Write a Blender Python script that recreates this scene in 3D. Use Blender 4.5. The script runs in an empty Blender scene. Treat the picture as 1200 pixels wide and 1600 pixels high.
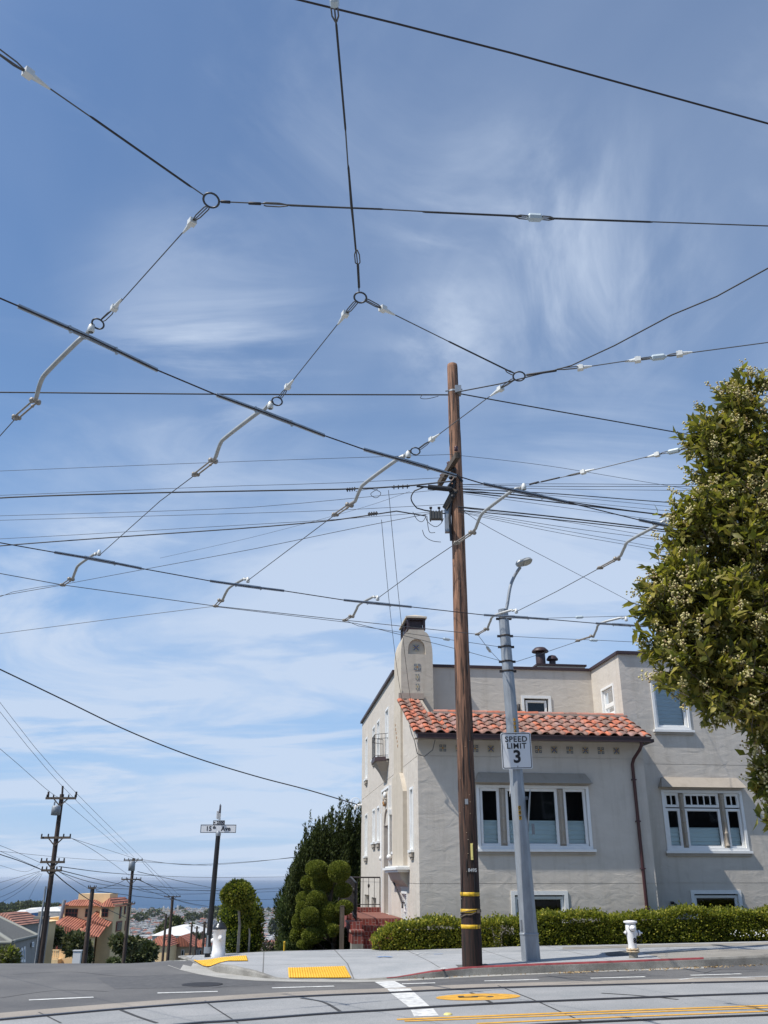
import bpy, math, random
import numpy as np
from mathutils import Vector, Matrix
from mathutils.geometry import tessellate_polygon
random.seed(7); RNG = np.random.default_rng(7)
R = math.radians
S = bpy.context.scene
COL = S.collection

# ---------------------------------------------------------------- camera
F = 1400.0; PITCH = math.atan(572 / F); cp, sp = math.cos(PITCH), math.sin(PITCH)
EYE = 1.6
cd = bpy.data.cameras.new("camera"); cam = bpy.data.objects.new("camera", cd); COL.objects.link(cam)
cam.location = (0, 0, EYE); cam.rotation_euler = (R(90) + PITCH, 0, 0)
cd.sensor_fit = 'VERTICAL'; cd.sensor_height = 24; cd.lens = F / 1600 * 24
cd.clip_start = 0.05; cd.clip_end = 120000
S.camera = cam

# ---------------------------------------------------------------- sun, sky, exposure
SUN_EL = R(56); SUN_AZ = R(26)            # light travels towards +x and a little +y
dirv = Vector((math.cos(SUN_AZ) * math.cos(SUN_EL), math.sin(SUN_AZ) * math.cos(SUN_EL), -math.sin(SUN_EL)))
sl = bpy.data.lights.new("sun", 'SUN'); sl.energy = 4.0; sl.angle = R(0.5); sl.color = (1, .95, .87)
so = bpy.data.objects.new("sun", sl); COL.objects.link(so); so.rotation_euler = dirv.to_track_quat('-Z', 'Y').to_euler()
S.view_settings.view_transform = 'Standard'; S.view_settings.look = 'None'
S.view_settings.exposure = 0.35; S.view_settings.gamma = 1
w = bpy.data.worlds.new("World"); S.world = w; w.use_nodes = True
nt = w.node_tree; nt.nodes.clear()
def N(t, k, **kw):
    n = t.nodes.new(k)
    for a, b in kw.items():
        if a in n.inputs: n.inputs[a].default_value = b
        else: setattr(n, a, b)
    return n
sky = N(nt, 'ShaderNodeTexSky'); sky.sky_type = 'NISHITA'; sky.sun_disc = False
sky.sun_elevation = SUN_EL
sky.sun_rotation = math.atan2(-dirv.x, -dirv.y)      # azimuth of the sun measured from +Y
sky.altitude = 120; sky.air_density = 1.0; sky.dust_density = .3; sky.ozone_density = 2.2
tc = N(nt, 'ShaderNodeTexCoord')
sep = N(nt, 'ShaderNodeSeparateXYZ'); nt.links.new(tc.outputs['Generated'], sep.inputs[0])
addz = N(nt, 'ShaderNodeMath', operation='ADD'); addz.inputs[1].default_value = .12; nt.links.new(sep.outputs['Z'], addz.inputs[0])
mz = N(nt, 'ShaderNodeMath', operation='MAXIMUM'); mz.inputs[1].default_value = .03; nt.links.new(addz.outputs[0], mz.inputs[0])
dx = N(nt, 'ShaderNodeMath', operation='DIVIDE'); nt.links.new(sep.outputs['X'], dx.inputs[0]); nt.links.new(mz.outputs[0], dx.inputs[1])
dy = N(nt, 'ShaderNodeMath', operation='DIVIDE'); nt.links.new(sep.outputs['Y'], dy.inputs[0]); nt.links.new(mz.outputs[0], dy.inputs[1])
cmb = N(nt, 'ShaderNodeCombineXYZ'); nt.links.new(dx.outputs[0], cmb.inputs[0]); nt.links.new(dy.outputs[0], cmb.inputs[1])
def cloud(scale, detail, rough, dist, off, lo, hi, amp, rot=0, sc=(1, 1, 1)):
    mp = N(nt, 'ShaderNodeMapping'); mp.inputs['Location'].default_value = off; mp.inputs['Rotation'].default_value = (0, 0, rot); mp.inputs['Scale'].default_value = sc
    nt.links.new(cmb.outputs[0], mp.inputs[0])
    n = N(nt, 'ShaderNodeTexNoise', Scale=scale, Detail=detail, Roughness=rough, Distortion=dist); nt.links.new(mp.outputs[0], n.inputs['Vector'])
    r = N(nt, 'ShaderNodeMapRange'); r.interpolation_type = 'SMOOTHSTEP'
    r.inputs['From Min'].default_value = lo; r.inputs['From Max'].default_value = hi; r.inputs['To Max'].default_value = amp
    nt.links.new(n.outputs['Fac'], r.inputs['Value']); return r.outputs[0]
c1 = cloud(.62, 6, .52, .5, (3.1, 1.7, 0), .36, .74, .34, .5, (1, .8, 1))
c2 = cloud(1.9, 9, .60, 1.3, (7.3, 4.2, 2), .50, .84, .20, -.3, (1, .8, 1))
def MX(a, b):
    m = N(nt, 'ShaderNodeMath', operation='ADD'); nt.links.new(a, m.inputs[0]); nt.links.new(b, m.inputs[1]); return m.outputs[0]
c3 = cloud(.42, 8, .56, .9, (11.3, 6.1, 5), .50, .74, .30, .2, (.55, 1.5, 1))
cs = MX(MX(c1, c2), c3)
def bank(px, py, rx, amp, scale, rot, sc, off, lo=.34, hi=.68):
    a_, b_ = (px - 600) / F, (800 - py) / F; d_ = Vector((a_, cp - b_ * sp, sp + b_ * cp)).normalized()
    dn = N(nt, 'ShaderNodeVectorMath', operation='DISTANCE'); nt.links.new(tc.outputs['Generated'], dn.inputs[0]); dn.inputs[1].default_value = d_
    mr = N(nt, 'ShaderNodeMapRange'); mr.interpolation_type = 'SMOOTHSTEP'; mr.inputs['From Min'].default_value = rx; mr.inputs['From Max'].default_value = 0.0; nt.links.new(dn.outputs['Value'], mr.inputs['Value'])
    n_ = cloud(scale, 9, .58, 1.1, off, lo, hi, amp, rot, sc); m_ = N(nt, 'ShaderNodeMath', operation='MULTIPLY'); nt.links.new(n_, m_.inputs[0]); nt.links.new(mr.outputs[0], m_.inputs[1]); return m_.outputs[0]
for q in ((885, 410, .20, .98, 2.4, .9, (1.5, .6, 1), (1, 2, 3), .36, .74), (700, 380, .13, .40, 3.2, .2, (.7, 1.4, 1), (6, 2, 3), .42, .72), (320, 540, .20, .80, 2.4, -.5, (.5, 1.3, 1), (4, 1, 7), .40, .72), (700, 530, .11, .6, 2.4, .4, (1, .7, 1), (9, 3, 2)),
          (170, 770, .14, .30, 2.0, .1, (.8, 1.2, 1), (2, 3, 5)), (120, 1120, .42, .95, .9, .1, (.7, 1.3, 1), (2, 8, 5), .41, .62), (560, 1060, .38, .95, 1.0, -.1, (.8, 1.2, 1), (5, 5, 1), .41, .62), (950, 880, .26, .85, 1.3, .2, (.8, 1.2, 1), (7, 2, 9), .40, .66), (420, 1250, .25, .5, .6, 0, (.7, 1.2, 1), (8, 8, 3), .36, .62)):
    cs = MX(cs, bank(*q))
hz = N(nt, 'ShaderNodeMapRange'); hz.inputs['From Min'].default_value = 0.0; hz.inputs['From Max'].default_value = .55
hz.inputs['To Min'].default_value = .80; hz.inputs['To Max'].default_value = 0; hz.clamp = True; hz.interpolation_type = 'SMOOTHSTEP'
nt.links.new(sep.outputs['Z'], hz.inputs['Value'])
hsv = N(nt, 'ShaderNodeHueSaturation', Saturation=1.08, Value=1.20); nt.links.new(sky.outputs[0], hsv.inputs['Color'])
mixh = N(nt, 'ShaderNodeMixRGB'); mixh.inputs[2].default_value = (2.5, 4.0, 6.6, 1); nt.links.new(hz.outputs[0], mixh.inputs[0]); nt.links.new(hsv.outputs[0], mixh.inputs[1])
cl = N(nt, 'ShaderNodeClamp'); nt.links.new(cs, cl.inputs[0]); cl.inputs['Max'].default_value = .8
mixc = N(nt, 'ShaderNodeMixRGB'); mixc.inputs[2].default_value = (4.9, 5.7, 7.0, 1)
nt.links.new(cl.outputs[0], mixc.inputs[0]); nt.links.new(mixh.outputs[0], mixc.inputs[1])
bg = N(nt, 'ShaderNodeBackground', Strength=.10); nt.links.new(mixc.outputs[0], bg.inputs[0])
wo = N(nt, 'ShaderNodeOutputWorld'); nt.links.new(bg.outputs[0], wo.inputs[0])

# ---------------------------------------------------------------- placing: a pixel of the photograph gives a sight line; height or depth gives the point
def ray(px, py):
    a = (px - 600) / F; b = (800 - py) / F
    return Vector((a, cp - b * sp, sp + b * cp))
def Wz(px, py, z):
    d = ray(px, py); return Vector((0, 0, EYE)) + d * ((z - EYE) / d.z)
def Wy(px, py, Y):
    d = ray(px, py); return Vector((0, 0, EYE)) + d * (Y / d.y)
def ss(a, b, x):
    t = min(1, max(0, (x - a) / (b - a))); return t * t * (3 - 2 * t)
def gz(x, y):
    base = .022 * max(0.0, x) if x < 30 else .66
    k = ss(-5.5, -2.5, x); y0 = 18.8 * (1 - k) + 22.6 * k
    if x > .5: y0 += 25 * ss(.5, 4, x)
    if y <= y0: return base
    t = y - y0; T = 4.5
    if t < T: return base - .014 * t * t
    z = base - .014 * T * T - .126 * (t - T)
    # flatter further down
    Y = [60, 120, 300, 500, 1000, 2000, 4100, 9e9]; Z = [-5.2, -11.5, -32, -50, -76, -101, -121, -121]
    if y >= 40:
        if y < 60:
            z60 = -5.2; z40 = base - .014 * T * T - .126 * (max(40 - y0, T) - T)
            q = (y - 40) / 20; return z40 * (1 - q) + z60 * q
        for i in range(7):
            if y < Y[i + 1]:
                q = (y - Y[i]) / (Y[i + 1] - Y[i]); return Z[i] * (1 - q) + Z[i + 1] * q
    return z
def G(px, py, h=0.0):
    p = Wz(px, py, h)
    for _ in range(12): p = Wz(px, py, gz(p.x, min(p.y, 18)) + h)
    return p

# ---------------------------------------------------------------- objects
def tag(o, label=None, cat=None, group=None, kind=None):
    if label: o['label'] = label
    if cat: o['category'] = cat
    if group: o['group'] = group
    if kind: o['kind'] = kind
    return o
def empty(name, loc=(0, 0, 0), rz=0, label=None, cat=None, group=None, kind=None):
    o = bpy.data.objects.new(name, None); COL.objects.link(o); o.location = loc; o.rotation_euler = (0, 0, rz)
    o.empty_display_size = .1
    return tag(o, label, cat, group, kind)
def copy_tree(o, parent=None):
    c = o.copy(); COL.objects.link(c); c.parent = parent
    for ch in list(o.children): copy_tree(ch, c)
    return c
class MB:
    def __init__(s): s.v = []; s.f = []; s.m = []; s.sm = []
    def add(s, vs, fs, mi=0, smooth=False):
        n = len(s.v); s.v += [tuple(p) for p in vs]; s.f += [tuple(i + n for i in f) for f in fs]
        s.m += [mi] * len(fs); s.sm += [smooth] * len(fs); return s
    def box(s, lo, hi, mi=0, M=None, bev=0):
        x0, y0, z0 = lo; x1, y1, z1 = hi
        vs = [Vector(p) for p in ((x0,y0,z0),(x1,y0,z0),(x1,y1,z0),(x0,y1,z0),(x0,y0,z1),(x1,y0,z1),(x1,y1,z1),(x0,y1,z1))]
        if M: vs = [M @ p for p in vs]
        return s.add(vs, ((0,3,2,1),(4,5,6,7),(0,1,5,4),(1,2,6,5),(2,3,7,6),(3,0,4,7)), mi)
    def bar(s, a, b, wx, wz, mi=0, up=(0,0,1)):
        a = Vector(a); b = Vector(b); d = (b - a).normalized(); u = Vector(up)
        if abs(d.dot(u)) > .98: u = Vector((1, 0, 0))
        r = d.cross(u).normalized(); u = r.cross(d)
        vs = [p + r * (sx * wx / 2) + u * (sz * wz / 2) for p in (a, b) for sx, sz in ((-1,-1),(1,-1),(1,1),(-1,1))]
        return s.add(vs, ((0,1,2,3),(7,6,5,4),(0,4,5,1),(1,5,6,2),(2,6,7,3),(3,7,4,0)), mi)
    def tube(s, pts, r, n=8, mi=0, smooth=True, cap=True):
        pts = [Vector(p) for p in pts]; k = len(pts)
        rs = r if isinstance(r, (list, tuple)) else [r] * k
        d0 = (pts[1] - pts[0]).normalized(); ref = Vector((0, 0, 1)) if abs(d0.z) < .9 else Vector((1, 0, 0))
        x = d0.cross(ref).normalized(); vs = []
        for i, p in enumerate(pts):
            if i == 0: d = pts[1] - pts[0]
            elif i == k - 1: d = pts[-1] - pts[-2]
            else: d = (pts[i+1] - pts[i]).normalized() + (pts[i] - pts[i-1]).normalized()
            if d.length < 1e-9: d = d0
            d.normalize(); x = (x - d * x.dot(d)).normalized(); y = d.cross(x)
            for j in range(n):
                a = 2 * math.pi * j / n; vs.append(p + (x * math.cos(a) + y * math.sin(a)) * rs[i])
        fs = [(i*n+j, i*n+(j+1)%n, (i+1)*n+(j+1)%n, (i+1)*n+j) for i in range(k-1) for j in range(n)]
        s.add(vs, fs, mi, smooth)
        if cap: s.add([vs[j] for j in range(n)], [tuple(reversed(range(n)))], mi); s.add([vs[(k-1)*n+j] for j in range(n)], [tuple(range(n))], mi)
        return s
    def lathe(s, prof, c=(0,0,0), n=24, mi=0, smooth=True, M=None):
        c = Vector(c); vs = []
        for (r, z) in prof:
            for j in range(n):
                a = 2 * math.pi * j / n; p = Vector((r * math.cos(a), r * math.sin(a), z))
                vs.append((M @ p if M else p) + c)
        k = len(prof)
        fs = [(i*n+j, i*n+(j+1)%n, (i+1)*n+(j+1)%n, (i+1)*n+j) for i in range(k-1) for j in range(n)]
        return s.add(vs, fs, mi, smooth)
    def torus(s, c, nrm, Rr, r, mi=0, n=20, m=6):
        c = Vector(c); z = Vector(nrm).normalized(); x = z.orthogonal().normalized(); y = z.cross(x)
        pts = [c + (x * math.cos(2*math.pi*i/n) + y * math.sin(2*math.pi*i/n)) * Rr for i in range(n)]
        vs = []
        for i, p in enumerate(pts):
            o = (p - c).normalized()
            for j in range(m):
                a = 2*math.pi*j/m; vs.append(p + (o * math.cos(a) + z * math.sin(a)) * r)
        return s.add(vs, [(i*m+j, i*m+(j+1)%m, ((i+1)%n)*m+(j+1)%m, ((i+1)%n)*m+j) for i in range(n) for j in range(m)], mi, True)
    def ball(s, c, r, n=8, m=5, mi=0, sc=(1,1,1)):
        prof = [(math.sin(math.pi*i/m), -math.cos(math.pi*i/m)) for i in range(m+1)]
        vs = []; c = Vector(c)
        for (rr, z) in prof:
            for j in range(n):
                a = 2*math.pi*j/n; vs.append(c + Vector((rr*math.cos(a)*r*sc[0], rr*math.sin(a)*r*sc[1], z*r*sc[2])))
        return s.add(vs, [(i*n+j, i*n+(j+1)%n, (i+1)*n+(j+1)%n, (i+1)*n+j) for i in range(m) for j in range(n)], mi, True)
    def poly(s, pts, mi=0): return s.add(pts, [tuple(range(len(pts)))], mi)
    def prism(s, loop, d, mi=0):      # closed loop of points pushed along d
        a = [Vector(p) for p in loop]; d = Vector(d); n = len(a); b = [p + d for p in a]
        tri = tessellate_polygon([a])
        s.add(a + b, [t for t in tri] + [tuple(i + n for i in reversed(t)) for t in tri] + [(i, (i+1)%n, (i+1)%n+n, i+n) for i in range(n)], mi)
        return s
    def build(s, name, mats, parent=None, loc=None):
        me = bpy.data.meshes.new(name); me.from_pydata(s.v, [], s.f)
        for m in (mats if isinstance(mats, (list, tuple)) else [mats]): me.materials.append(m)
        me.polygons.foreach_set('material_index', s.m); me.polygons.foreach_set('use_smooth', s.sm)
        me.validate(); me.update()
        o = bpy.data.objects.new(name, me); COL.objects.link(o)
        if parent: o.parent = parent
        if loc: o.location = loc
        return o
def solidnormals(o):
    import bmesh
    b = bmesh.new(); b.from_mesh(o.data); bmesh.ops.recalc_face_normals(b, faces=b.faces); b.to_mesh(o.data); b.free()

# ---------------------------------------------------------------- materials
MAT = {}
def mat(name, col, rough=.7, metal=0, spec=.5, var=0, vscale=3, bump=0, bscale=20, bdist=.01, stretch=(1,1,1), col2=None, coord='Object', detail=6, trans=0):
    m = bpy.data.materials.new(name); m.use_nodes = True; t = m.node_tree; b = t.nodes['Principled BSDF']
    b.inputs['Base Color'].default_value = (*col, 1); b.inputs['Roughness'].default_value = rough; b.inputs['Metallic'].default_value = metal
    b.inputs['Specular IOR Level'].default_value = spec
    if var or col2 or bump:
        c = N(t, 'ShaderNodeTexCoord'); mp = N(t, 'ShaderNodeMapping'); mp.inputs['Scale'].default_value = stretch
        t.links.new(c.outputs[coord], mp.inputs[0])
    if var or col2:
        n = N(t, 'ShaderNodeTexNoise', Scale=vscale, Detail=detail, Roughness=.6); t.links.new(mp.outputs[0], n.inputs['Vector'])
        r = N(t, 'ShaderNodeValToRGB'); t.links.new(n.outputs['Fac'], r.inputs[0])
        c2 = col2 or tuple(x * (1 - var) for x in col)
        r.color_ramp.elements[0].color = (*c2, 1); r.color_ramp.elements[1].color = (*[min(1, x * (1 + var * .4)) for x in col], 1)
        r.color_ramp.elements[0].position = .32; r.color_ramp.elements[1].position = .68
        t.links.new(r.outputs[0], b.inputs['Base Color'])
    if bump:
        n2 = N(t, 'ShaderNodeTexNoise', Scale=bscale, Detail=5, Roughness=.6); t.links.new(mp.outputs[0], n2.inputs['Vector'])
        bp = N(t, 'ShaderNodeBump', Strength=bump, Distance=bdist); t.links.new(n2.outputs['Fac'], bp.inputs['Height']); t.links.new(bp.outputs[0], b.inputs['Normal'])
    if trans:
        # thin leaf: some light comes through
        tr = N(t, 'ShaderNodeBsdfTranslucent'); tr.inputs[0].default_value = (col[0]*1.3, col[1]*1.5, col[2]*.7, 1)
        ms = N(t, 'ShaderNodeMixShader'); ms.inputs[0].default_value = trans; out = t.nodes['Material Output']
        t.links.new(b.outputs[0], ms.inputs[1]); t.links.new(tr.outputs[0], ms.inputs[2]); t.links.new(ms.outputs[0], out.inputs[0])
    MAT[name] = m; return m
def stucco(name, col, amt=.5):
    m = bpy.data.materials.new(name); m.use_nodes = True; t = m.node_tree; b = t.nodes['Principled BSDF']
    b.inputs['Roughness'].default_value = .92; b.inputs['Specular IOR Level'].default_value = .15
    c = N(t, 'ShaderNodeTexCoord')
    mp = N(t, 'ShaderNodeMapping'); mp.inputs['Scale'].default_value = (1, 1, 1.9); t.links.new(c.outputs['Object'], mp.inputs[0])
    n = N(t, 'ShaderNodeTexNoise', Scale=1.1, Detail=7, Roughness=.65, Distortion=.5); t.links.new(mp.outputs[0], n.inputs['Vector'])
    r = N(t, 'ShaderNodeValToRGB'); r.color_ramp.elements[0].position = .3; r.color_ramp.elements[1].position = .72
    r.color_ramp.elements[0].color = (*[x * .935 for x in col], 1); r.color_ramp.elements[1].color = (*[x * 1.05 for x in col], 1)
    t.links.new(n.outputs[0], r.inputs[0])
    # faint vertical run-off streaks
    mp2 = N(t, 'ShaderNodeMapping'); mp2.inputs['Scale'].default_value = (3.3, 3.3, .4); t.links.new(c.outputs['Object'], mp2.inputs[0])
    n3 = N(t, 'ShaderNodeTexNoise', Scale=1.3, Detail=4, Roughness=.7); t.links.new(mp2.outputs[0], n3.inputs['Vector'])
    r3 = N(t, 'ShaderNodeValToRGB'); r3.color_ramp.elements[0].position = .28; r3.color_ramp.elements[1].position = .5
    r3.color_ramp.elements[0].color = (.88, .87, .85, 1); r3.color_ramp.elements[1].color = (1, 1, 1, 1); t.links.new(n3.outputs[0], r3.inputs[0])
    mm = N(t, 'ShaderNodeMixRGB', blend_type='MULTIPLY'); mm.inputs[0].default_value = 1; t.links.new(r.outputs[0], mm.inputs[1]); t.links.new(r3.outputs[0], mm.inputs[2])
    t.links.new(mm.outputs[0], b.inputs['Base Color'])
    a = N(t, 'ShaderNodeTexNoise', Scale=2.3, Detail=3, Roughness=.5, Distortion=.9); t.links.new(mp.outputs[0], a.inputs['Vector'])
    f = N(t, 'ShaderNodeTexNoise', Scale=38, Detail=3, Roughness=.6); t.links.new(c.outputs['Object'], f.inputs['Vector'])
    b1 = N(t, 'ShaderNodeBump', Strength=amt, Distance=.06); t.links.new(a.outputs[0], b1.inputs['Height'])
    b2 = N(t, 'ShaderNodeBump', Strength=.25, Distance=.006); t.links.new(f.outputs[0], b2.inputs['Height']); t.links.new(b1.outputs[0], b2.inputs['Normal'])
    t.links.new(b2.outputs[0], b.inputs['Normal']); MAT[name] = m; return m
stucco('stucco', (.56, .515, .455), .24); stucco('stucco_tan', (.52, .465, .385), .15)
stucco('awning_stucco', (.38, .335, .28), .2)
mat('white_paint', (.78, .78, .76), .45, var=.06, vscale=5)
mat('fascia', (.045, .024, .024), .5); mat('downspout', (.06, .022, .026), .4)
mat('galv', (.33, .355, .38), .52, .45, var=.25, vscale=6, stretch=(1, 1, .35), bump=.15, bscale=60, bdist=.002)
mat('steel_arm', (.42, .43, .42), .5, .3, var=.15, vscale=15)
mat('hanger_bar', (.42, .47, .52), .5, .35, var=.2, vscale=8)
mat('dark_iron', (.045, .04, .04), .6, .3, var=.3, vscale=20); mat('fitting', (.34, .31, .27), .55, .3, var=.3, vscale=25)
mat('ring_iron', (.07, .075, .085), .5, .6)
mat('cable', (.032, .032, .035), .6); mat('copper_cable', (.035, .028, .028), .5, .2); mat('grey_cable', (.12, .12, .12), .5, .5)
mat('porcelain', (.72, .73, .70), .25, var=.08, vscale=20); mat('porcelain_blue', (.50, .58, .62), .3)
mat('red_tape', (.5, .03, .02), .5); mat('black', (.012, .012, .014), .5); mat('yellow', (.72, .45, .02), .55, var=.45, vscale=9)
mat('cream_tag', (.72, .62, .22), .5); mat('sign_white', (.72, .74, .76), .4); mat('sign_black', (.015, .015, .02), .4); mat('sign_back', (.42, .44, .45), .5, .4)
mat('sign_green', (.03, .25, .17), .5); mat('orange_tag', (.62, .33, .02), .5)
mat('hydrant_white', (.80, .80, .80), .4, var=.10, vscale=9, bump=.2, bscale=40, bdist=.003); mat('rust', (.50, .34, .17), .8, col2=(.62, .55, .42), vscale=22)
mat('bonnet', (.05, .055, .06), .3, .6)
mat('concrete_old', (.27, .25, .21), .9, var=.3, vscale=6, bump=.3, bscale=30)
for i, c in enumerate([(.54, .17, .09), (.47, .155, .09), (.43, .20, .145), (.30, .165, .125), (.36, .22, .19), (.24, .15, .12)]):
    mat('terracotta_%d' % i, c, .8, var=.3, vscale=7, bump=.3, bscale=30, bdist=.004)
mat('mortar', (.40, .33, .27), .95)
mat('paver', (.22, .085, .06), .85, var=.3, vscale=8)
def brick(name):
    m = bpy.data.materials.new(name); m.use_nodes = True; t = m.node_tree; b = t.nodes['Principled BSDF']; b.inputs['Roughness'].default_value = .85
    c = N(t, 'ShaderNodeTexCoord'); s_ = N(t, 'ShaderNodeSeparateXYZ'); t.links.new(c.outputs['Object'], s_.inputs[0])
    ad = N(t, 'ShaderNodeMath', operation='ADD'); t.links.new(s_.outputs[1], ad.inputs[0]); t.links.new(s_.outputs[2], ad.inputs[1])
    cb = N(t, 'ShaderNodeCombineXYZ'); t.links.new(ad.outputs[0], cb.inputs[0]); t.links.new(s_.outputs[0], cb.inputs[1])
    bt = N(t, 'ShaderNodeTexBrick'); bt.inputs['Color1'].default_value = (.26, .055, .04, 1); bt.inputs['Color2'].default_value = (.17, .045, .035, 1)
    bt.inputs['Mortar'].default_value = (.30, .22, .19, 1); bt.inputs['Scale'].default_value = 1; bt.inputs['Mortar Size'].default_value = .006
    bt.inputs['Brick Width'].default_value = .21; bt.inputs['Row Height'].default_value = .085
    t.links.new(cb.outputs[0], bt.inputs['Vector']); t.links.new(bt.outputs[0], b.inputs['Base Color']); MAT[name] = m
brick('brick')
def wood(name, c_lo, c_hi, zdark=True):
    m = bpy.data.materials.new(name); m.use_nodes = True; t = m.node_tree; b = t.nodes['Principled BSDF']; b.inputs['Roughness'].default_value = .8
    c = N(t, 'ShaderNodeTexCoord'); mp = N(t, 'ShaderNodeMapping'); mp.inputs['Scale'].default_value = (17, 17, .9); t.links.new(c.outputs['Object'], mp.inputs[0])
    n = N(t, 'ShaderNodeTexNoise', Scale=1.6, Detail=8, Roughness=.65, Distortion=.3); t.links.new(mp.outputs[0], n.inputs['Vector'])
    r = N(t, 'ShaderNodeValToRGB'); t.links.new(n.outputs[0], r.inputs[0])
    e = r.color_ramp.elements; e[0].position = .36; e[0].color = (*[x * .13 for x in c_hi], 1); e[1].position = .60; e[1].color = (*c_hi, 1)
    r2 = N(t, 'ShaderNodeValToRGB'); t.links.new(n.outputs[0], r2.inputs[0])
    e = r2.color_ramp.elements; e[0].position = .42; e[0].color = (.008, .006, .005, 1); e[1].position = .72; e[1].color = (*c_lo, 1)
    s_ = N(t, 'ShaderNodeSeparateXYZ'); t.links.new(c.outputs['Object'], s_.inputs[0])
    mr = N(t, 'ShaderNodeMapRange'); mr.inputs['From Min'].default_value = 3.4; mr.inputs['From Max'].default_value = 9.0
    n4 = N(t, 'ShaderNodeTexNoise', Scale=2.0, Detail=3); t.links.new(mp.outputs[0], n4.inputs['Vector'])
    a1 = N(t, 'ShaderNodeMath', operation='MULTIPLY_ADD'); a1.inputs[1].default_value = 4; t.links.new(n4.outputs[0], a1.inputs[0]); t.links.new(s_.outputs[2], a1.inputs[2])
    t.links.new(a1.outputs[0], mr.inputs[0])
    mx = N(t, 'ShaderNodeMixRGB'); t.links.new(mr.outputs[0], mx.inputs[0]); t.links.new(r2.outputs[0], mx.inputs[1]); t.links.new(r.outputs[0], mx.inputs[2])
    t.links.new(mx.outputs[0], b.inputs['Base Color'])
    bp = N(t, 'ShaderNodeBump', Strength=.6, Distance=.01); t.links.new(n.outputs[0], bp.inputs['Height']); t.links.new(bp.outputs[0], b.inputs['Normal'])
    MAT[name] = m
wood('creosote_wood', (.065, .027, .018), (.38, .195, .115))
mat('old_wood', (.13, .10, .075), .85, col2=(.05, .04, .03), vscale=3, stretch=(8, 8, .6))
mat('far_pole_wood', (.085, .058, .045), .85, col2=(.03, .022, .02), vscale=3, stretch=(6, 6, .5))
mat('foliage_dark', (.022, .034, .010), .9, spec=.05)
# glass: dark mirror-like pane that still lets the blind show
g = bpy.data.materials.new('glass'); g.use_nodes = True; t = g.node_tree; t.nodes.clear()
tp = N(t, 'ShaderNodeBsdfTransparent'); tp.inputs[0].default_value = (.90, .95, .95, 1); gl = N(t, 'ShaderNodeBsdfGlossy', Roughness=.03); gl.inputs[0].default_value = (.9, .95, 1, 1)
fr = N(t, 'ShaderNodeFresnel', IOR=1.5); mx = N(t, 'ShaderNodeMixShader'); o_ = N(t, 'ShaderNodeOutputMaterial')
bpn = N(t, 'ShaderNodeBump', Strength=.08, Distance=.02); nn = N(t, 'ShaderNodeTexNoise', Scale=1.5, Detail=2); t.links.new(nn.outputs[0], bpn.inputs['Height']); t.links.new(bpn.outputs[0], gl.inputs['Normal'])
t.links.new(fr.outputs[0], mx.inputs[0]); t.links.new(tp.outputs[0], mx.inputs[1]); t.links.new(gl.outputs[0], mx.inputs[2]); t.links.new(mx.outputs[0], o_.inputs[0]); MAT['glass'] = g
mat('room_dark', (.012, .011, .010), .9); mat('blind', (.74, .84, .86), .8); mat('shade_cloth', (.62, .68, .72), .8)
mat('tile_blue', (.09, .115, .19), .4); mat('tile_cream', (.42, .38, .27), .4); mat('tile_ochre', (.38, .19, .06), .4)

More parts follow.
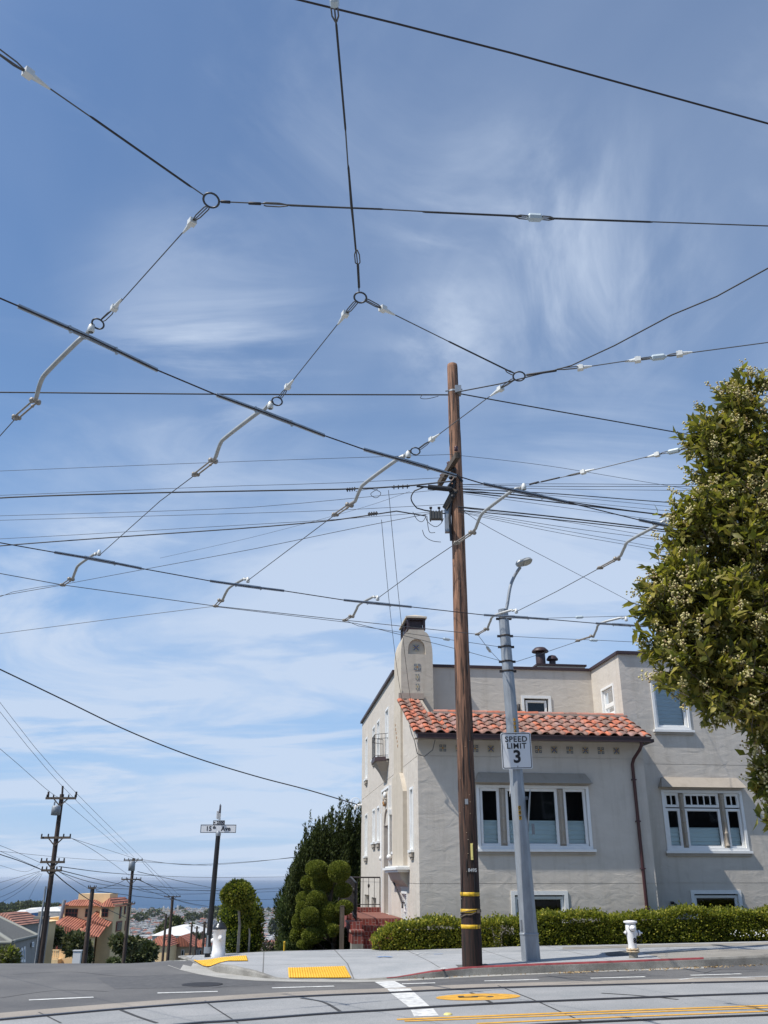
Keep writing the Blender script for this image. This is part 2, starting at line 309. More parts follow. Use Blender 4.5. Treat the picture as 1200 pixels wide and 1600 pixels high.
def concrete(name, c1, c2, joint=0, sc=1.2, seedz=0):
    m = bpy.data.materials.new(name); m.use_nodes = True; t = m.node_tree; b = t.nodes['Principled BSDF']; b.inputs['Roughness'].default_value = .88; b.inputs['Specular IOR Level'].default_value = .25
    c = N(t, 'ShaderNodeTexCoord'); mp = N(t, 'ShaderNodeMapping'); mp.inputs['Rotation'].default_value = (0, 0, -.12); mp.inputs['Location'].default_value = (seedz, 0, 0); t.links.new(c.outputs['Object'], mp.inputs[0])
    n = N(t, 'ShaderNodeTexNoise', Scale=sc, Detail=9, Roughness=.62); t.links.new(mp.outputs[0], n.inputs['Vector'])
    r = N(t, 'ShaderNodeValToRGB'); r.color_ramp.elements[0].position = .34; r.color_ramp.elements[1].position = .66; t.links.new(n.outputs[0], r.inputs[0])
    r.color_ramp.elements[0].color = (*c1, 1); r.color_ramp.elements[1].color = (*c2, 1)
    n2 = N(t, 'ShaderNodeTexNoise', Scale=70, Detail=2); t.links.new(mp.outputs[0], n2.inputs['Vector'])
    r2 = N(t, 'ShaderNodeValToRGB'); r2.color_ramp.elements[0].position = .30; r2.color_ramp.elements[1].position = .6; r2.color_ramp.elements[0].color = (.72, .72, .72, 1); t.links.new(n2.outputs[0], r2.inputs[0])
    m1 = N(t, 'ShaderNodeMixRGB', blend_type='MULTIPLY'); m1.inputs[0].default_value = 1; t.links.new(r.outputs[0], m1.inputs[1]); t.links.new(r2.outputs[0], m1.inputs[2])
    # dark drips and patches
    n3 = N(t, 'ShaderNodeTexNoise', Scale=3.1, Detail=6, Roughness=.7); t.links.new(mp.outputs[0], n3.inputs['Vector'])
    r3 = N(t, 'ShaderNodeValToRGB'); r3.color_ramp.elements[0].position = .22; r3.color_ramp.elements[1].position = .36; r3.color_ramp.elements[0].color = (.62, .61, .6, 1); t.links.new(n3.outputs[0], r3.inputs[0])
    m2 = N(t, 'ShaderNodeMixRGB', blend_type='MULTIPLY'); m2.inputs[0].default_value = 1; t.links.new(m1.outputs[0], m2.inputs[1]); t.links.new(r3.outputs[0], m2.inputs[2])
    last = m2.outputs[0]
    if joint:
        bt = N(t, 'ShaderNodeTexBrick'); bt.offset = 0; bt.inputs['Color1'].default_value = bt.inputs['Color2'].default_value = (1, 1, 1, 1); bt.inputs['Mortar'].default_value = (.45, .44, .42, 1)
        bt.inputs['Mortar Size'].default_value = .012; bt.inputs['Brick Width'].default_value = joint; bt.inputs['Row Height'].default_value = joint; bt.inputs['Scale'].default_value = 1
        t.links.new(mp.outputs[0], bt.inputs['Vector'])
        m3 = N(t, 'ShaderNodeMixRGB', blend_type='MULTIPLY'); m3.inputs[0].default_value = 1; t.links.new(last, m3.inputs[1]); t.links.new(bt.outputs[0], m3.inputs[2]); last = m3.outputs[0]
    t.links.new(last, b.inputs['Base Color'])
    bp = N(t, 'ShaderNodeBump', Strength=.25, Distance=.004); t.links.new(n2.outputs[0], bp.inputs['Height']); t.links.new(bp.outputs[0], b.inputs['Normal'])
    MAT[name] = m; return m
concrete('sidewalk_concrete', (.33, .345, .355), (.42, .425, .43), 1.55)
concrete('kerb_concrete', (.20, .19, .17), (.36, .35, .32), 0, 2.5)
concrete('track_concrete', (.27, .28, .285), (.36, .36, .36), 0, .7)
concrete('apron_concrete', (.36, .35, .32), (.44, .43, .40), 0, 1.5)
concrete('asphalt', (.115, .115, .118), (.17, .167, .163), 0, .5)
concrete('tan_concrete', (.29, .26, .225), (.37, .33, .285), 0, 1.1)
mat('paint_white', (.70, .70, .67), .7, var=.22, vscale=9, col2=(.42, .42, .41)); mat('paint_yellow', (.68, .36, .045), .7, var=.25, vscale=9)
mat('paint_red', (.30, .055, .06), .7, var=.35, vscale=6); mat('paint_blue', (.05, .22, .55), .7, var=.3, vscale=25)
mat('tactile', (.80, .45, .035), .6, var=.12, vscale=5)
mat('rail_steel', (.10, .10, .11), .4, .7); mat('rubber', (.02, .02, .024), .8)
mat('soil', (.07, .06, .035), .95, col2=(.045, .06, .02), vscale=2); mat('sealer', (.045, .045, .045), .8)

# ---------------------------------------------------------------- ground, road, sea
def sheet(name, xs, ys, m, zo=0, kindof='structure'):
    b = MB(); vs = [(x, y, gz(x, y) + zo) for y in ys for x in xs]; nx = len(xs)
    b.add(vs, [(j*nx+i, j*nx+i+1, (j+1)*nx+i+1, (j+1)*nx+i) for j in range(len(ys)-1) for i in range(nx-1)], 0, True)
    return tag(b.build(name, m), kind=kindof)
xs = [-6000, -2500, -1200, -600, -300, -150, -80, -40, -20] + [-12 + .5 * i for i in range(65)] + [22, 26, 30, 45, 80, 150, 400, 1200, 3000, 6000]
ys = [-60, -20, 0, 8] + [14 + .5 * i for i in range(56)] + [44, 48, 54, 60, 80, 100, 120, 160, 200, 300, 400, 500, 750, 1000, 1500, 2000, 3000, 4100]
mat('hill_ground', (.10, .10, .085), .95, col2=(.05, .06, .035), vscale=.02)
sheet('ground', xs, ys, MAT['hill_ground'])
# asphalt: the street in front and the street that drops away on the left
b = MB()
def grid(b, x0, x1, y0, y1, dx, zo, mi=0):
    nx = max(1, int((x1-x0)/dx)); ny = max(1, int((y1-y0)/dx))
    vs = [(x0+(x1-x0)*i/nx, y0+(y1-y0)*j/ny, gz(x0+(x1-x0)*i/nx, y0+(y1-y0)*j/ny) + zo) for j in range(ny+1) for i in range(nx+1)]
    b.add(vs, [(j*(nx+1)+i, j*(nx+1)+i+1, (j+1)*(nx+1)+i+1, (j+1)*(nx+1)+i) for j in range(ny) for i in range(nx)], mi, True)
grid(b, -14, 40, -6, 21.0, .5, .004)
tag(b.build('road', MAT['asphalt']), kind='structure')
b = MB(); grid(b, -14, -4.5, 21.0, 90, .5, .004); tag(b.build('road', MAT['asphalt']), kind='structure')
# sea
b = MB(); b.poly([(-60000, 4050, -119), (60000, 4050, -119), (60000, 60000, -119), (-60000, 60000, -119)])
mat('sea', (.035, .095, .19), .55, spec=.12, col2=(.03, .082, .165), vscale=.002, stretch=(.3, 2.5, 1), bump=.4, bscale=.02, bdist=1)
tag(b.build('sea', MAT['sea']), kind='structure')

def plan(pts, h=0.0): return [G(x, y, h) for x, y in pts]
def resample(pts, n):
    L = [0]
    for a, c in zip(pts, pts[1:]): L.append(L[-1] + (c - a).length)
    out = []
    for i in range(n):
        s_ = L[-1] * i / (n - 1); k = 0
        while k < len(L) - 2 and L[k+1] < s_: k += 1
        q = (s_ - L[k]) / max(1e-9, L[k+1] - L[k]); out.append(pts[k].lerp(pts[k+1], q))
    return out
def smooth_line(pts, n):          # Catmull-Rom
    P = [pts[0]] + list(pts) + [pts[-1]]; out = []
    for i in range(1, len(P) - 2):
        for k in range(8):
            t = k / 8; p0, p1, p2, p3 = P[i-1], P[i], P[i+1], P[i+2]
            out.append(.5 * ((2*p1) + (p2-p0)*t + (2*p0-5*p1+4*p2-p3)*t*t + (3*p1-p0-3*p2+p3)*t**3))
    out.append(pts[-1]); return resample(out, n)
def ground_strip(name, line, wd, m, h, kind='structure', off=0.0):
    b = MB(); n = len(line); vs = []
    for i, p in enumerate(line):
        d = (line[min(n-1, i+1)] - line[max(0, i-1)]); d.z = 0; d.normalize(); r = Vector((d.y, -d.x, 0))
        for q in (off - wd/2, off + wd/2):
            x, y = p.x + r.x*q, p.y + r.y*q; vs.append((x, y, gz(x, min(y, 18)) + h))
    b.add(vs, [(2*i, 2*i+1, 2*i+3, 2*i+2) for i in range(n-1)], 0)
    o = b.build(name, m); solidnormals(o); return tag(o, kind=kind)

# concrete track bed
edge_px = [(-260, 1602), (0, 1584), (240, 1565.5), (430, 1554), (620, 1546), (720, 1542), (960, 1533), (1200, 1525.5), (1500, 1517)]
edge = smooth_line(plan(edge_px), 60)
b = MB(); vs = []
for p in edge:
    for k in range(9):
        y = p.y * (1 - k/8) + (-5) * (k/8); vs.append((p.x, y, gz(p.x, min(y, 18)) + .008))
b.add(vs, [(i*9+k, i*9+k+1, (i+1)*9+k+1, (i+1)*9+k) for i in range(59) for k in range(8)]); o = b.build('track_bed', MAT['track_concrete']); solidnormals(o); tag(o, kind='structure')
# rails
far_rail = smooth_line(plan([(-160, 1611), (0, 1595), (240, 1574), (480, 1558), (720, 1547), (960, 1540), (1200, 1534.5), (1500, 1528)]), 80)
def offset_line(line, q):
    n = len(line); out = []
    for i, p in enumerate(line):
        d = (line[min(n-1, i+1)] - line[max(0, i-1)]); d.z = 0; d.normalize(); out.append(Vector((p.x + d.y*q, p.y - d.x*q, p.z)))
    return out
near_rail = smooth_line([Vector((-9, 7.4, 0)), Vector((-4.6, 10.35, 0))] + plan([(300, 1601), (360, 1597), (540, 1583.5), (720, 1572.5), (960, 1562), (1200, 1553.5), (1500, 1545)]), 80)
ground_strip('track_strip', far_rail, .55, MAT['tan_concrete'], .011, off=-.34)
for ln in (far_rail, near_rail):
    ground_strip('rail_groove', ln, .125, MAT['rubber'], .013)
    b = MB(); n = len(ln); vs = []
    for i, p in enumerate(ln):
        d = (ln[min(n-1, i+1)] - ln[max(0, i-1)]); d.z = 0; d.normalize(); r = Vector((d.y, -d.x, 0))
        z = gz(p.x, min(p.y, 18))
        for q, h in ((-.035, .013), (-.03, .024), (.03, .024), (.035, .013)): vs.append((p.x + r.x*q, p.y + r.y*q, z + h))
    b.add(vs, [(4*i+k, 4*i+k+1, 4*i+5+k, 4*i+4+k) for i in range(n-1) for k in range(3)]); o = b.build('rail', MAT['rail_steel']); solidnormals(o); tag(o, kind='structure')
near2 = offset_line(near_rail, 1.9)
for q in (1.9, 3.4):
    ln = offset_line(near_rail, q); ground_strip('rail_groove', ln, .15, MAT['rubber'], .013); ground_strip('rail', ln, .06, MAT['rail_steel'], .018)
# sawn joints and sealed cracks
for pts in ([(778, 1541), (840, 1566), (915, 1600)], [(320, 1565), (330, 1573), (372, 1600)], [(60, 1583), (75, 1590), (95, 1600)]):
    ground_strip('pavement_joint', resample(plan(pts), 8), .022, MAT['sealer'], .012)
for pts in ([(470, 1561), (505, 1567), (532, 1582)], [(735, 1552), (745, 1556), (770, 1569)], [(185, 1578), (215, 1590), (245, 1600)], [(940, 1553), (1000, 1557), (1060, 1563)]):
    ground_strip('tar_seam', smooth_line(plan(pts), 12), .05, MAT['sealer'], .012)
# paint
def paint(name, pts, m, h, n=6, wd=None):
    P = plan(pts)
    b = MB(); b.poly([(p.x, p.y, gz(p.x, min(p.y, 18)) + h) for p in P]); o = b.build(name, m); solidnormals(o); return tag(o, kind='structure')
for (x0, y0, x1, y1) in ((45, 1563.5, 146, 1559), (246, 1552.5, 340, 1550), (425, 1544.5, 522, 1541.7), (628, 1538.2, 680, 1536.6), (757, 1533.6, 842, 1531.4), (923, 1529.3, 1008, 1527), (1079, 1524.7, 1158, 1522.5), (1240, 1520.4, 1300, 1518.8)):
    ln = resample(plan([(x0, y0), (x1, y1)]), 6); ground_strip('lane_marking', ln, .11, MAT['paint_white'], .009)
for pts, hh in ((((582, 1533), (617, 1534), (641, 1546), (605, 1546.5)), .009), (((605, 1546.6), (641.5, 1546.1), (644, 1549.3), (609, 1551.0)), .015), (((611, 1553.4), (647, 1551.6), (672, 1574.2), (640, 1576)), .012), (((642, 1579.5), (677, 1577.3), (686, 1589), (647, 1590)), .012)):
    paint('crosswalk_marking', pts, MAT['paint_white'], hh)
for pts, wd in (([(620, 1594.5), (720, 1590.5), (960, 1581), (1200, 1572.5), (1500, 1562)], .11), ([(632, 1597), (720, 1594), (960, 1584.5), (1200, 1576), (1500, 1566)], .10), ([(745, 1601), (960, 1591), (1200, 1581.5), (1500, 1571)], .09)):
    ground_strip('lane_line', resample(plan(pts), 40), wd, MAT['paint_yellow'], .0125)
# yellow disc with its dark figure
c = G(747, 1559); e1 = G(790, 1557) - G(705, 1560); 
disc = [c + Vector((math.cos(a) * .60, math.sin(a) * .38, 0)) for a in [2*math.pi*i/24 for i in range(24)]]
b = MB(); b.poly([(p.x, p.y, gz(p.x, p.y) + .0125) for p in disc]); o = b.build('pavement_disc', MAT['paint_yellow']); solidnormals(o); tag(o, kind='structure')

def text_mesh(name, txt, size, m, parent=None, M=None, depth=.002, bold=0.0, align='CENTER', tagk=None, sx=1.0, spacing=1.0):
    cu = bpy.data.curves.new(name, 'FONT'); cu.body = txt; cu.size = size; cu.align_x = align; cu.align_y = 'CENTER'; cu.extrude = depth; cu.offset = bold; cu.space_character = spacing
    cu.resolution_u = 4
    to = bpy.data.objects.new('tmp_text', cu); COL.objects.link(to); bpy.context.view_layer.update()
    me = bpy.data.meshes.new_from_object(to.evaluated_get(bpy.context.evaluated_depsgraph_get())); me.name = name
    bpy.data.objects.remove(to)
    me.transform(Matrix.Diagonal((sx, 1, 1, 1)))
    me.materials.clear(); me.materials.append(m)
    o = bpy.data.objects.new(name, me); COL.objects.link(o)
    if M: o.matrix_world = M
    if parent: o.parent = parent
    return o
o = text_mesh('pavement_figure', '5', .62, MAT['sealer'], None, Matrix.Translation((c.x, c.y, gz(c.x, c.y) + .0165)) @ Matrix.Rotation(R(90), 4, 'Z') @ Matrix.Diagonal((.62, 1.15, 1, 1)), depth=.0008, bold=.01); tag(o, kind='structure')

# sidewalk, kerb, gutter
FR = [(1500, 1496, .14), (1350, 1501, .14), (1200, 1507, .14), (1000, 1515, .14), (840, 1521, .14), (738, 1525, .135), (675, 1528.5, .10), (620, 1531, .03), (556, 1532, .0), (450, 1531, .0), (428, 1530.5, .02), (398, 1527.5, .09), (362, 1523, .13), (338, 1520, .13), (322, 1514, .0), (303, 1504, .0), (291, 1498, .0), (279, 1494, .0)]
HB = [.13] * 12 + [.12, .10, .07, .04, .02, .01]
BK = [(1500, 1463), (1350, 1467), (1200, 1470.5), (1000, 1475), (840, 1478), (738, 1480), (675, 1482), (620, 1482.5), (560, 1483), (505, 1484.5), (480, 1485), (450, 1486), (420, 1487), (395, 1488), (370, 1489), (345, 1490), (322, 1491), (296, 1492)]
Fp = [G(x, y, 0) for x, y, h in FR]; Bp = [G(x, y, h) for (x, y), h in zip(BK, HB)]; hs = [f[2] for f in FR]
b = MB(); ts = [0, .02, .1, .28, .45, .7, 1.0]
vs = []; n = len(Fp)
def sub(k):      # denser stations
    i = min(int(k), n - 2); q = k - i; return Fp[i].lerp(Fp[i+1], q), Bp[i].lerp(Bp[i+1], q), hs[i]*(1-q) + hs[i+1]*q, HB[i]*(1-q) + HB[i+1]*q
stations = [k * .25 for k in range((n - 1) * 4 + 1)]
KB = []
for k in stations:
    f, bb, h, hb = sub(k); d = (bb - f); d.z = 0; L = d.length; d.normalize(); KB.append((f, d, h))
    for t_ in ts:
        s_ = .16 + (L - .16) * t_; p = f + d * s_; hh = h + (hb - h) * ss(0, 1.5, s_ - .1)
        vs.append((p.x, p.y, gz(p.x, min(p.y, 18)) + hh))
m_ = len(ts); b.add(vs, [(i*m_+j, i*m_+j+1, (i+1)*m_+j+1, (i+1)*m_+j) for i in range(len(stations)-1) for j in range(m_-1)], 0, True)
o = b.build('sidewalk', MAT['sidewalk_concrete']); solidnormals(o); tag(o, kind='structure')
b = MB(); vs = []; red = []
for i, (f, d, h) in enumerate(KB):
    z = gz(f.x, min(f.y, 18))
    for q, hh in ((-.012, -.02), (0, h * .8 + .004), (.018, h + .006), (.16, h + .008), (.17, h - .03)):
        p = f + d * q; vs.append((p.x, p.y, z + hh))
b.add(vs, [(i*5+k, i*5+k+1, (i+1)*5+k+1, (i+1)*5+k) for i in range(len(KB)-1) for k in range(4)]); o = b.build('kerb', MAT['kerb_concrete']); solidnormals(o); tag(o, kind='structure')
from mathutils.bvhtree import BVHTree
_sw = bpy.data.objects['sidewalk'].data
SWT = BVHTree.FromPolygons([v.co for v in _sw.vertices], [tuple(p.vertices) for p in _sw.polygons])
# red painted kerb top
b = MB(); vs = []; KR = [kk for kk in KB if kk[0].x > G(600, 1530).x and kk[0].x < G(1125, 1510).x]
for f, d, h in KR:
    z = gz(f.x, min(f.y, 18))
    for q, hh in ((.0035, h * .80 + .0135), (.0165, h + .0108), (.10, h + .0112)): p = f + d * q; vs.append((p.x, p.y, z + hh))
b.add(vs, [(i*3+k, i*3+k+1, (i+1)*3+k+1, (i+1)*3+k) for i in range(len(KR)-1) for k in range(2)]); o = b.build('kerb_paint', MAT['paint_red']); solidnormals(o); tag(o, kind='structure')
# gutter apron: pale strip in front of the ramps, wide at the corner
AP = [(1100, 1514, 1511.2), (900, 1520.5, 1519), (738, 1527.8, 1525), (620, 1534, 1531), (556, 1535.5, 1532), (450, 1534.5, 1531), (400, 1533, 1527), (362, 1530.5, 1523), (338, 1527.5, 1520), (310, 1523, 1510), (283, 1516.5, 1500), (262, 1509, 1497), (247, 1500.5, 1496)]
b = MB(); vs = []
for x, yo, yi in AP:
    po = G(x, yo); pi_ = G(x + (0 if x > 330 else 6), yi)
    for p in (po, pi_): vs.append((p.x, p.y, gz(p.x, p.y) + .008))
b.add(vs, [(2*i, 2*i+1, 2*i+3, 2*i+2) for i in range(len(AP)-1)]); o = b.build('gutter', MAT['apron_concrete']); solidnormals(o); tag(o, kind='structure')
# tactile plates
def tactile(pts, ribs):
    P = [SWT.ray_cast(Vector((0, 0, EYE)), ray(x, y))[0] or G(x, y, .01) for x, y in pts]
    def zz(p):
        h = SWT.ray_cast(Vector((p.x, p.y, 5)), Vector((0, 0, -1)))[0]
        return h.z if h else gz(p.x, min(p.y, 18)) + .01
    b = MB(); A, B_, C_, D = P        # A-B back edge, D-C front edge
    n = 12; vs = []
    for j in range(5):
        for i in range(n + 1):
            p = A.lerp(B_, i/n).lerp(D.lerp(C_, i/n), j/4); vs.append((p.x, p.y, zz(p) + .016))
    b.add(vs, [(j*(n+1)+i, j*(n+1)+i+1, (j+1)*(n+1)+i+1, (j+1)*(n+1)+i) for j in range(4) for i in range(n)])
    for i in range(ribs):
        q = (i + .5) / ribs
        for j in range(12):
            p = A.lerp(B_, q).lerp(D.lerp(C_, q), (j + .5) / 12); z = zz(p) + .016
            b.lathe([(.021, 0), (.015, .010), (0, .012)], (p.x, p.y, z), 6)
    o = b.build('tactile_paving', MAT['tactile']); solidnormals(o); return o
tactile([(450, 1513.5), (539, 1511), (549, 1528.8), (451, 1528.8)], 24)
tactile([(302, 1501.2), (385, 1494.6), (387, 1502.2), (317, 1510)], 24)
for o in [o for o in COL.objects if o.name.startswith('tactile')]: tag(o, kind='structure')
# utility locating paint
def dab(pts, m, wd, h=.015): 
    P = [G(x, y, .13) for x, y in pts]; b = MB(); n = len(P); vs = []
    for i, p in enumerate(P):
        d = (P[min(n-1, i+1)] - P[max(0, i-1)]); d.z = 0; d.normalize(); r = Vector((d.y, -d.x, 0)) * wd / 2
        for s_ in (-1, 1): vs.append((p.x + r.x*s_, p.y + r.y*s_, gz(p.x, min(p.y, 18)) + .13 + h))
    b.add(vs, [(2*i, 2*i+1, 2*i+3, 2*i+2) for i in range(n-1)]); o = b.build('paint_mark', m); solidnormals(o); return tag(o, kind='structure')
dab([(590, 1496.5), (600, 1495.6), (612, 1496.4)], MAT['paint_blue'], .09); dab([(678, 1492), (692, 1491.6)], MAT['paint_blue'], .05)
for pts in ([(648, 1492.5), (655, 1490.5)], [(660, 1491), (668, 1490)], [(656, 1492.8), (668, 1492.5)], [(684, 1513.5), (700, 1515.5)], [(686, 1516), (696, 1513)], [(1014, 1496.5), (1035, 1494.6), (1056, 1495.5)]):
    dab(pts, MAT['paint_white'], .03)
for pts in ([(1062, 1532), (1090, 1529), (1140, 1528.5), (1180, 1530)], [(1080, 1538), (1110, 1536), (1160, 1536)]):
    ground_strip('paint_mark', smooth_line(plan(pts), 12), .05, MAT['paint_white'], .0125)
def surf_patch(name, pts, m, h=.004):
    P = []
    for (x0, y0), (x1, y1) in zip(pts, pts[1:] + pts[:1]):
        for k in range(4): P.append((x0 + (x1 - x0) * k / 4 + random.uniform(-1.5, 1.5), y0 + (y1 - y0) * k / 4 + random.uniform(-.12, .12)))
    c_ = (sum(p[0] for p in P) / len(P), sum(p[1] for p in P) / len(P)); V = []
    for q in (0, .5, 1):
        for x, y in P:
            hit = SWT.ray_cast(Vector((0, 0, EYE)), ray(c_[0] + (x - c_[0]) * max(q, .02), c_[1] + (y - c_[1]) * max(q, .02)))[0]
            if hit is None: hit = SWT.find_nearest(G(x, y, .13))[0]
            V.append((hit.x, hit.y, hit.z + h))
    n = len(P); b = MB(); b.add(V, [(k*n + i, k*n + (i+1) % n, (k+1)*n + (i+1) % n, (k+1)*n + i) for k in range(2) for i in range(n)] + [tuple(range(n))]); o = b.build(name, m); solidnormals(o); return tag(o, kind='structure')
concrete('brown_concrete', (.25, .235, .21), (.33, .31, .275), 0, 1.8); concrete('patch_dark_grey', (.10, .10, .10), (.15, .15, .145), 0, 2)
surf_patch('pavement_patch', [(1005, 1489), (1060, 1486), (1130, 1483), (1215, 1484), (1400, 1479), (1400, 1487), (1200, 1494.5), (1040, 1500)], MAT['brown_concrete'])
surf_patch('pavement_patch', [(880, 1480), (1010, 1476.5), (1200, 1472.5), (1400, 1469), (1400, 1474), (1200, 1477), (1010, 1480.5), (880, 1483.5)], MAT['brown_concrete'], .004)
surf_patch('dark_patch', [(945, 1489), (985, 1485.5), (1000, 1488), (988, 1493), (950, 1494)], MAT['patch_dark_grey'], .008)  # small flat patch, darker than the sidewalk around it
surf_patch('dark_patch', [(712, 1508), (760, 1506), (768, 1511), (716, 1513)], MAT['patch_dark_grey'], .005)
def road_patch(name, pts, m, h): paint(name, pts, m, h)
road_patch('dark_patch', [(150, 1528), (300, 1522), (430, 1538), (380, 1542), (180, 1546)], mat('patch_dark', (.10, .10, .102), .9, var=.25, vscale=8), .006)
road_patch('dark_patch', [(880, 1527.5), (1010, 1523), (1040, 1525.5), (905, 1530.5)], MAT['patch_dark'], .006)
e = G(316, 1539); b = MB(); b.lathe([(.33, 0), (.33, .006), (.29, .007), (0, .007)], (e.x, e.y, gz(e.x, e.y) + .004), 28); tag(b.build('manhole_cover', MAT['rubber']), 'round dark manhole cover in the road left of the yellow pad', 'manhole cover')
for pts in ([(20, 1523), (110, 1519), (190, 1526), (260, 1524)], [(330, 1545), (420, 1536), (560, 1538)], [(840, 1528), (900, 1524), (940, 1527), (1010, 1521)], [(1100, 1521), (1130, 1515), (1190, 1516)], [(0, 1560), (90, 1548), (170, 1550)]):
    ground_strip('road_crack', smooth_line(plan(pts), 24), .018, MAT['sealer'], .0065)
# fallen leaves along the kerb
C_ = []
for k in range(520):
    px = random.choice([random.uniform(880, 1250), random.gauss(1060, 60), random.uniform(640, 1200), random.gauss(900, 20)]); q = np.interp(px, [600, 738, 840, 1000, 1200, 1400], [1531, 1525, 1521, 1515, 1507, 1499]); e = G(px, q + abs(random.gauss(0, 1.2)) + .6); C_.append((e.x, e.y, gz(e.x, e.y) + .012))
C_ = np.array(C_); LITTER = (C_,)
b = MB(); p = G(700, 1587); b.lathe([(.055, 0), (.052, .012), (.034, .022), (0, .023)], (p.x, p.y, gz(p.x, p.y) + .009), 12)
o = b.build('road_stud', MAT['cream_tag']); tag(o, 'small raised yellow road stud beside the yellow lines', 'road stud')


# ================================================================ THE CORNER HOUSE  (local axes: x along the front, y into the plot, z up)
HZ = R(7.08)
house = empty('corner_house', (.843, 23.05, 0), HZ, 'grey stucco corner house with tiled bay roof and tall chimney behind the hedge', 'house')
AX = {'front': (Vector((1,0,0)), Vector((0,-1,0))), 'left': (Vector((0,1,0)), Vector((-1,0,0)))}
def wall_panel(mb, face, plane, a0, a1, z0, z1, holes):
    """flat wall with recessed openings; holes = (a0,a1,z0,z1,depth,close)"""
    A, Nn = AX[face]; base = -Nn * 0
    def P(a, z, d=0):
        if face == 'front': return Vector((a, plane + d, z))
        return Vector((plane + d, a, z))
    xs_ = sorted({a0, a1, *[h[0] for h in holes], *[h[1] for h in holes]}); zs = sorted({z0, z1, *[h[2] for h in holes], *[h[3] for h in holes]})
    for i in range(len(xs_)-1):
        for j in range(len(zs)-1):
            cx, cz = (xs_[i]+xs_[i+1])/2, (zs[j]+zs[j+1])/2
            if cx < a0 or cx > a1 or cz < z0 or cz > z1: continue
            hit = [h for h in holes if h[0] < cx < h[1] and h[2] < cz < h[3]]
            if hit: continue
            q = [P(xs_[i], zs[j]), P(xs_[i+1], zs[j]), P(xs_[i+1], zs[j+1]), P(xs_[i], zs[j+1])]
            if face == 'left': q.reverse()
            mb.add(q, [(0,1,2,3)])
    for h in holes:
        x0, x1, y0, y1, d = h[:5]
        for (p, q) in (((x0,y0),(x1,y0)), ((x1,y0),(x1,y1)), ((x1,y1),(x0,y1)), ((x0,y1),(x0,y0))):
            mb.add([P(*p), P(*q), P(*q, d), P(*p, d)], [(0,1,2,3)])
        if len(h) > 5: mb.add([P(x0,y0,d), P(x1,y0,d), P(x1,y1,d), P(x0,y1,d)], [(0,1,2,3)])
DP = .13
GR = lambda a0, a1, z: (a0, a1, z, z + .014, .012, 1)
fw = MB()
W1 = (1.47, 4.33, 2.27, 3.74)        # three-light window of the bay
WB = (2.22, 3.60, .30, 1.30)         # basement windows
W2 = (6.70, 8.93, 2.27, 3.76); WB2 = (7.19, 8.53, .3, 1.30); WU = (6.74, 7.75, 5.36, 6.74)
W3 = (11.4, 13.2, 2.27, 3.76); WU3 = (11.2, 12.6, 5.36, 6.74)
wall_panel(fw, 'front', 0, 0, 5.88, -1, 4.86, [(*W1, DP), (*WB, DP), GR(0, 5.88, 1.47), GR(0, 5.88, 4.43)])
wall_panel(fw, 'front', 1.0, 5.88, 15.0, -1, 7.42, [(*W2, DP), (*WB2, DP), (*WU, DP), (*W3, DP), (*WU3, DP), GR(5.88, 15.0, 1.475), GR(5.88, 15.0, 4.43)])
WR = (3.68, 4.56, 5.62, 6.62)
wall_panel(fw, 'front', 3.28, 0, 5.88, 4.6, 7.42, [(*WR, DP)])
# side facade
LW = [(11.75, 12.45, 5.06, 6.58), (9.27, 10.0, 5.50, 6.62), (7.93, 8.65, 5.45, 6.62), (5.55, 6.33, 5.10, 6.62),
      (11.6, 12.45, 2.36, 3.80), (9.15, 9.90, 2.74, 3.80), (7.88, 8.56, 2.72, 3.80), (3.98, 4.52, 2.31, 3.78), (.74, 1.27, 2.27, 3.76), (1.93, 2.93, .40, 1.27)]
DOOR = (5.32, 6.50, .62, 3.1)
wall_panel(fw, 'left', 0, 0, 14.0, -5, 4.86, [(*q, .10) for q in LW[4:]] + [(DOOR[0], DOOR[1], .62, 3.1, .5), GR(0, 14.0, 4.43), GR(0, 5.32, 1.47), GR(6.5, 14.0, 1.47), (8.9, 10.3, -.2, 1.0, .5, 1), (11.0, 12.6, -.2, 1.05, .5, 1)])
wall_panel(fw, 'left', 0, 2.6, 14.0, 4.86, 7.42, [(*q, .10) for q in LW[:4]])
fw.add([(0,0,4.86),(0,2.6,4.86),(0,2.6,6.1),(0,0,4.95)], [(3,2,1,0)])
SW = (1.55, 2.50, 5.85, 6.70)
fw2 = MB(); wall_panel(fw, 'left', 5.88, 1.0, 3.28, 4.3, 7.42, [(*SW, .10)])
for q in ([(5.88,0,-1),(5.88,1.0,-1),(5.88,1.0,4.86),(5.88,0,4.86)], [(15,1,-1),(15,14,-1),(15,14,7.42),(15,1,7.42)], [(0,14,-5),(15,14,-5),(15,14,7.42),(0,14,7.42)]): fw.add(q, [(0,1,2,3)])
# parapet tops
fw.box((-0, 3.28, 7.42), (5.88, 3.53, 7.425)); 
wall = fw.build('wall', MAT['stucco'], house)
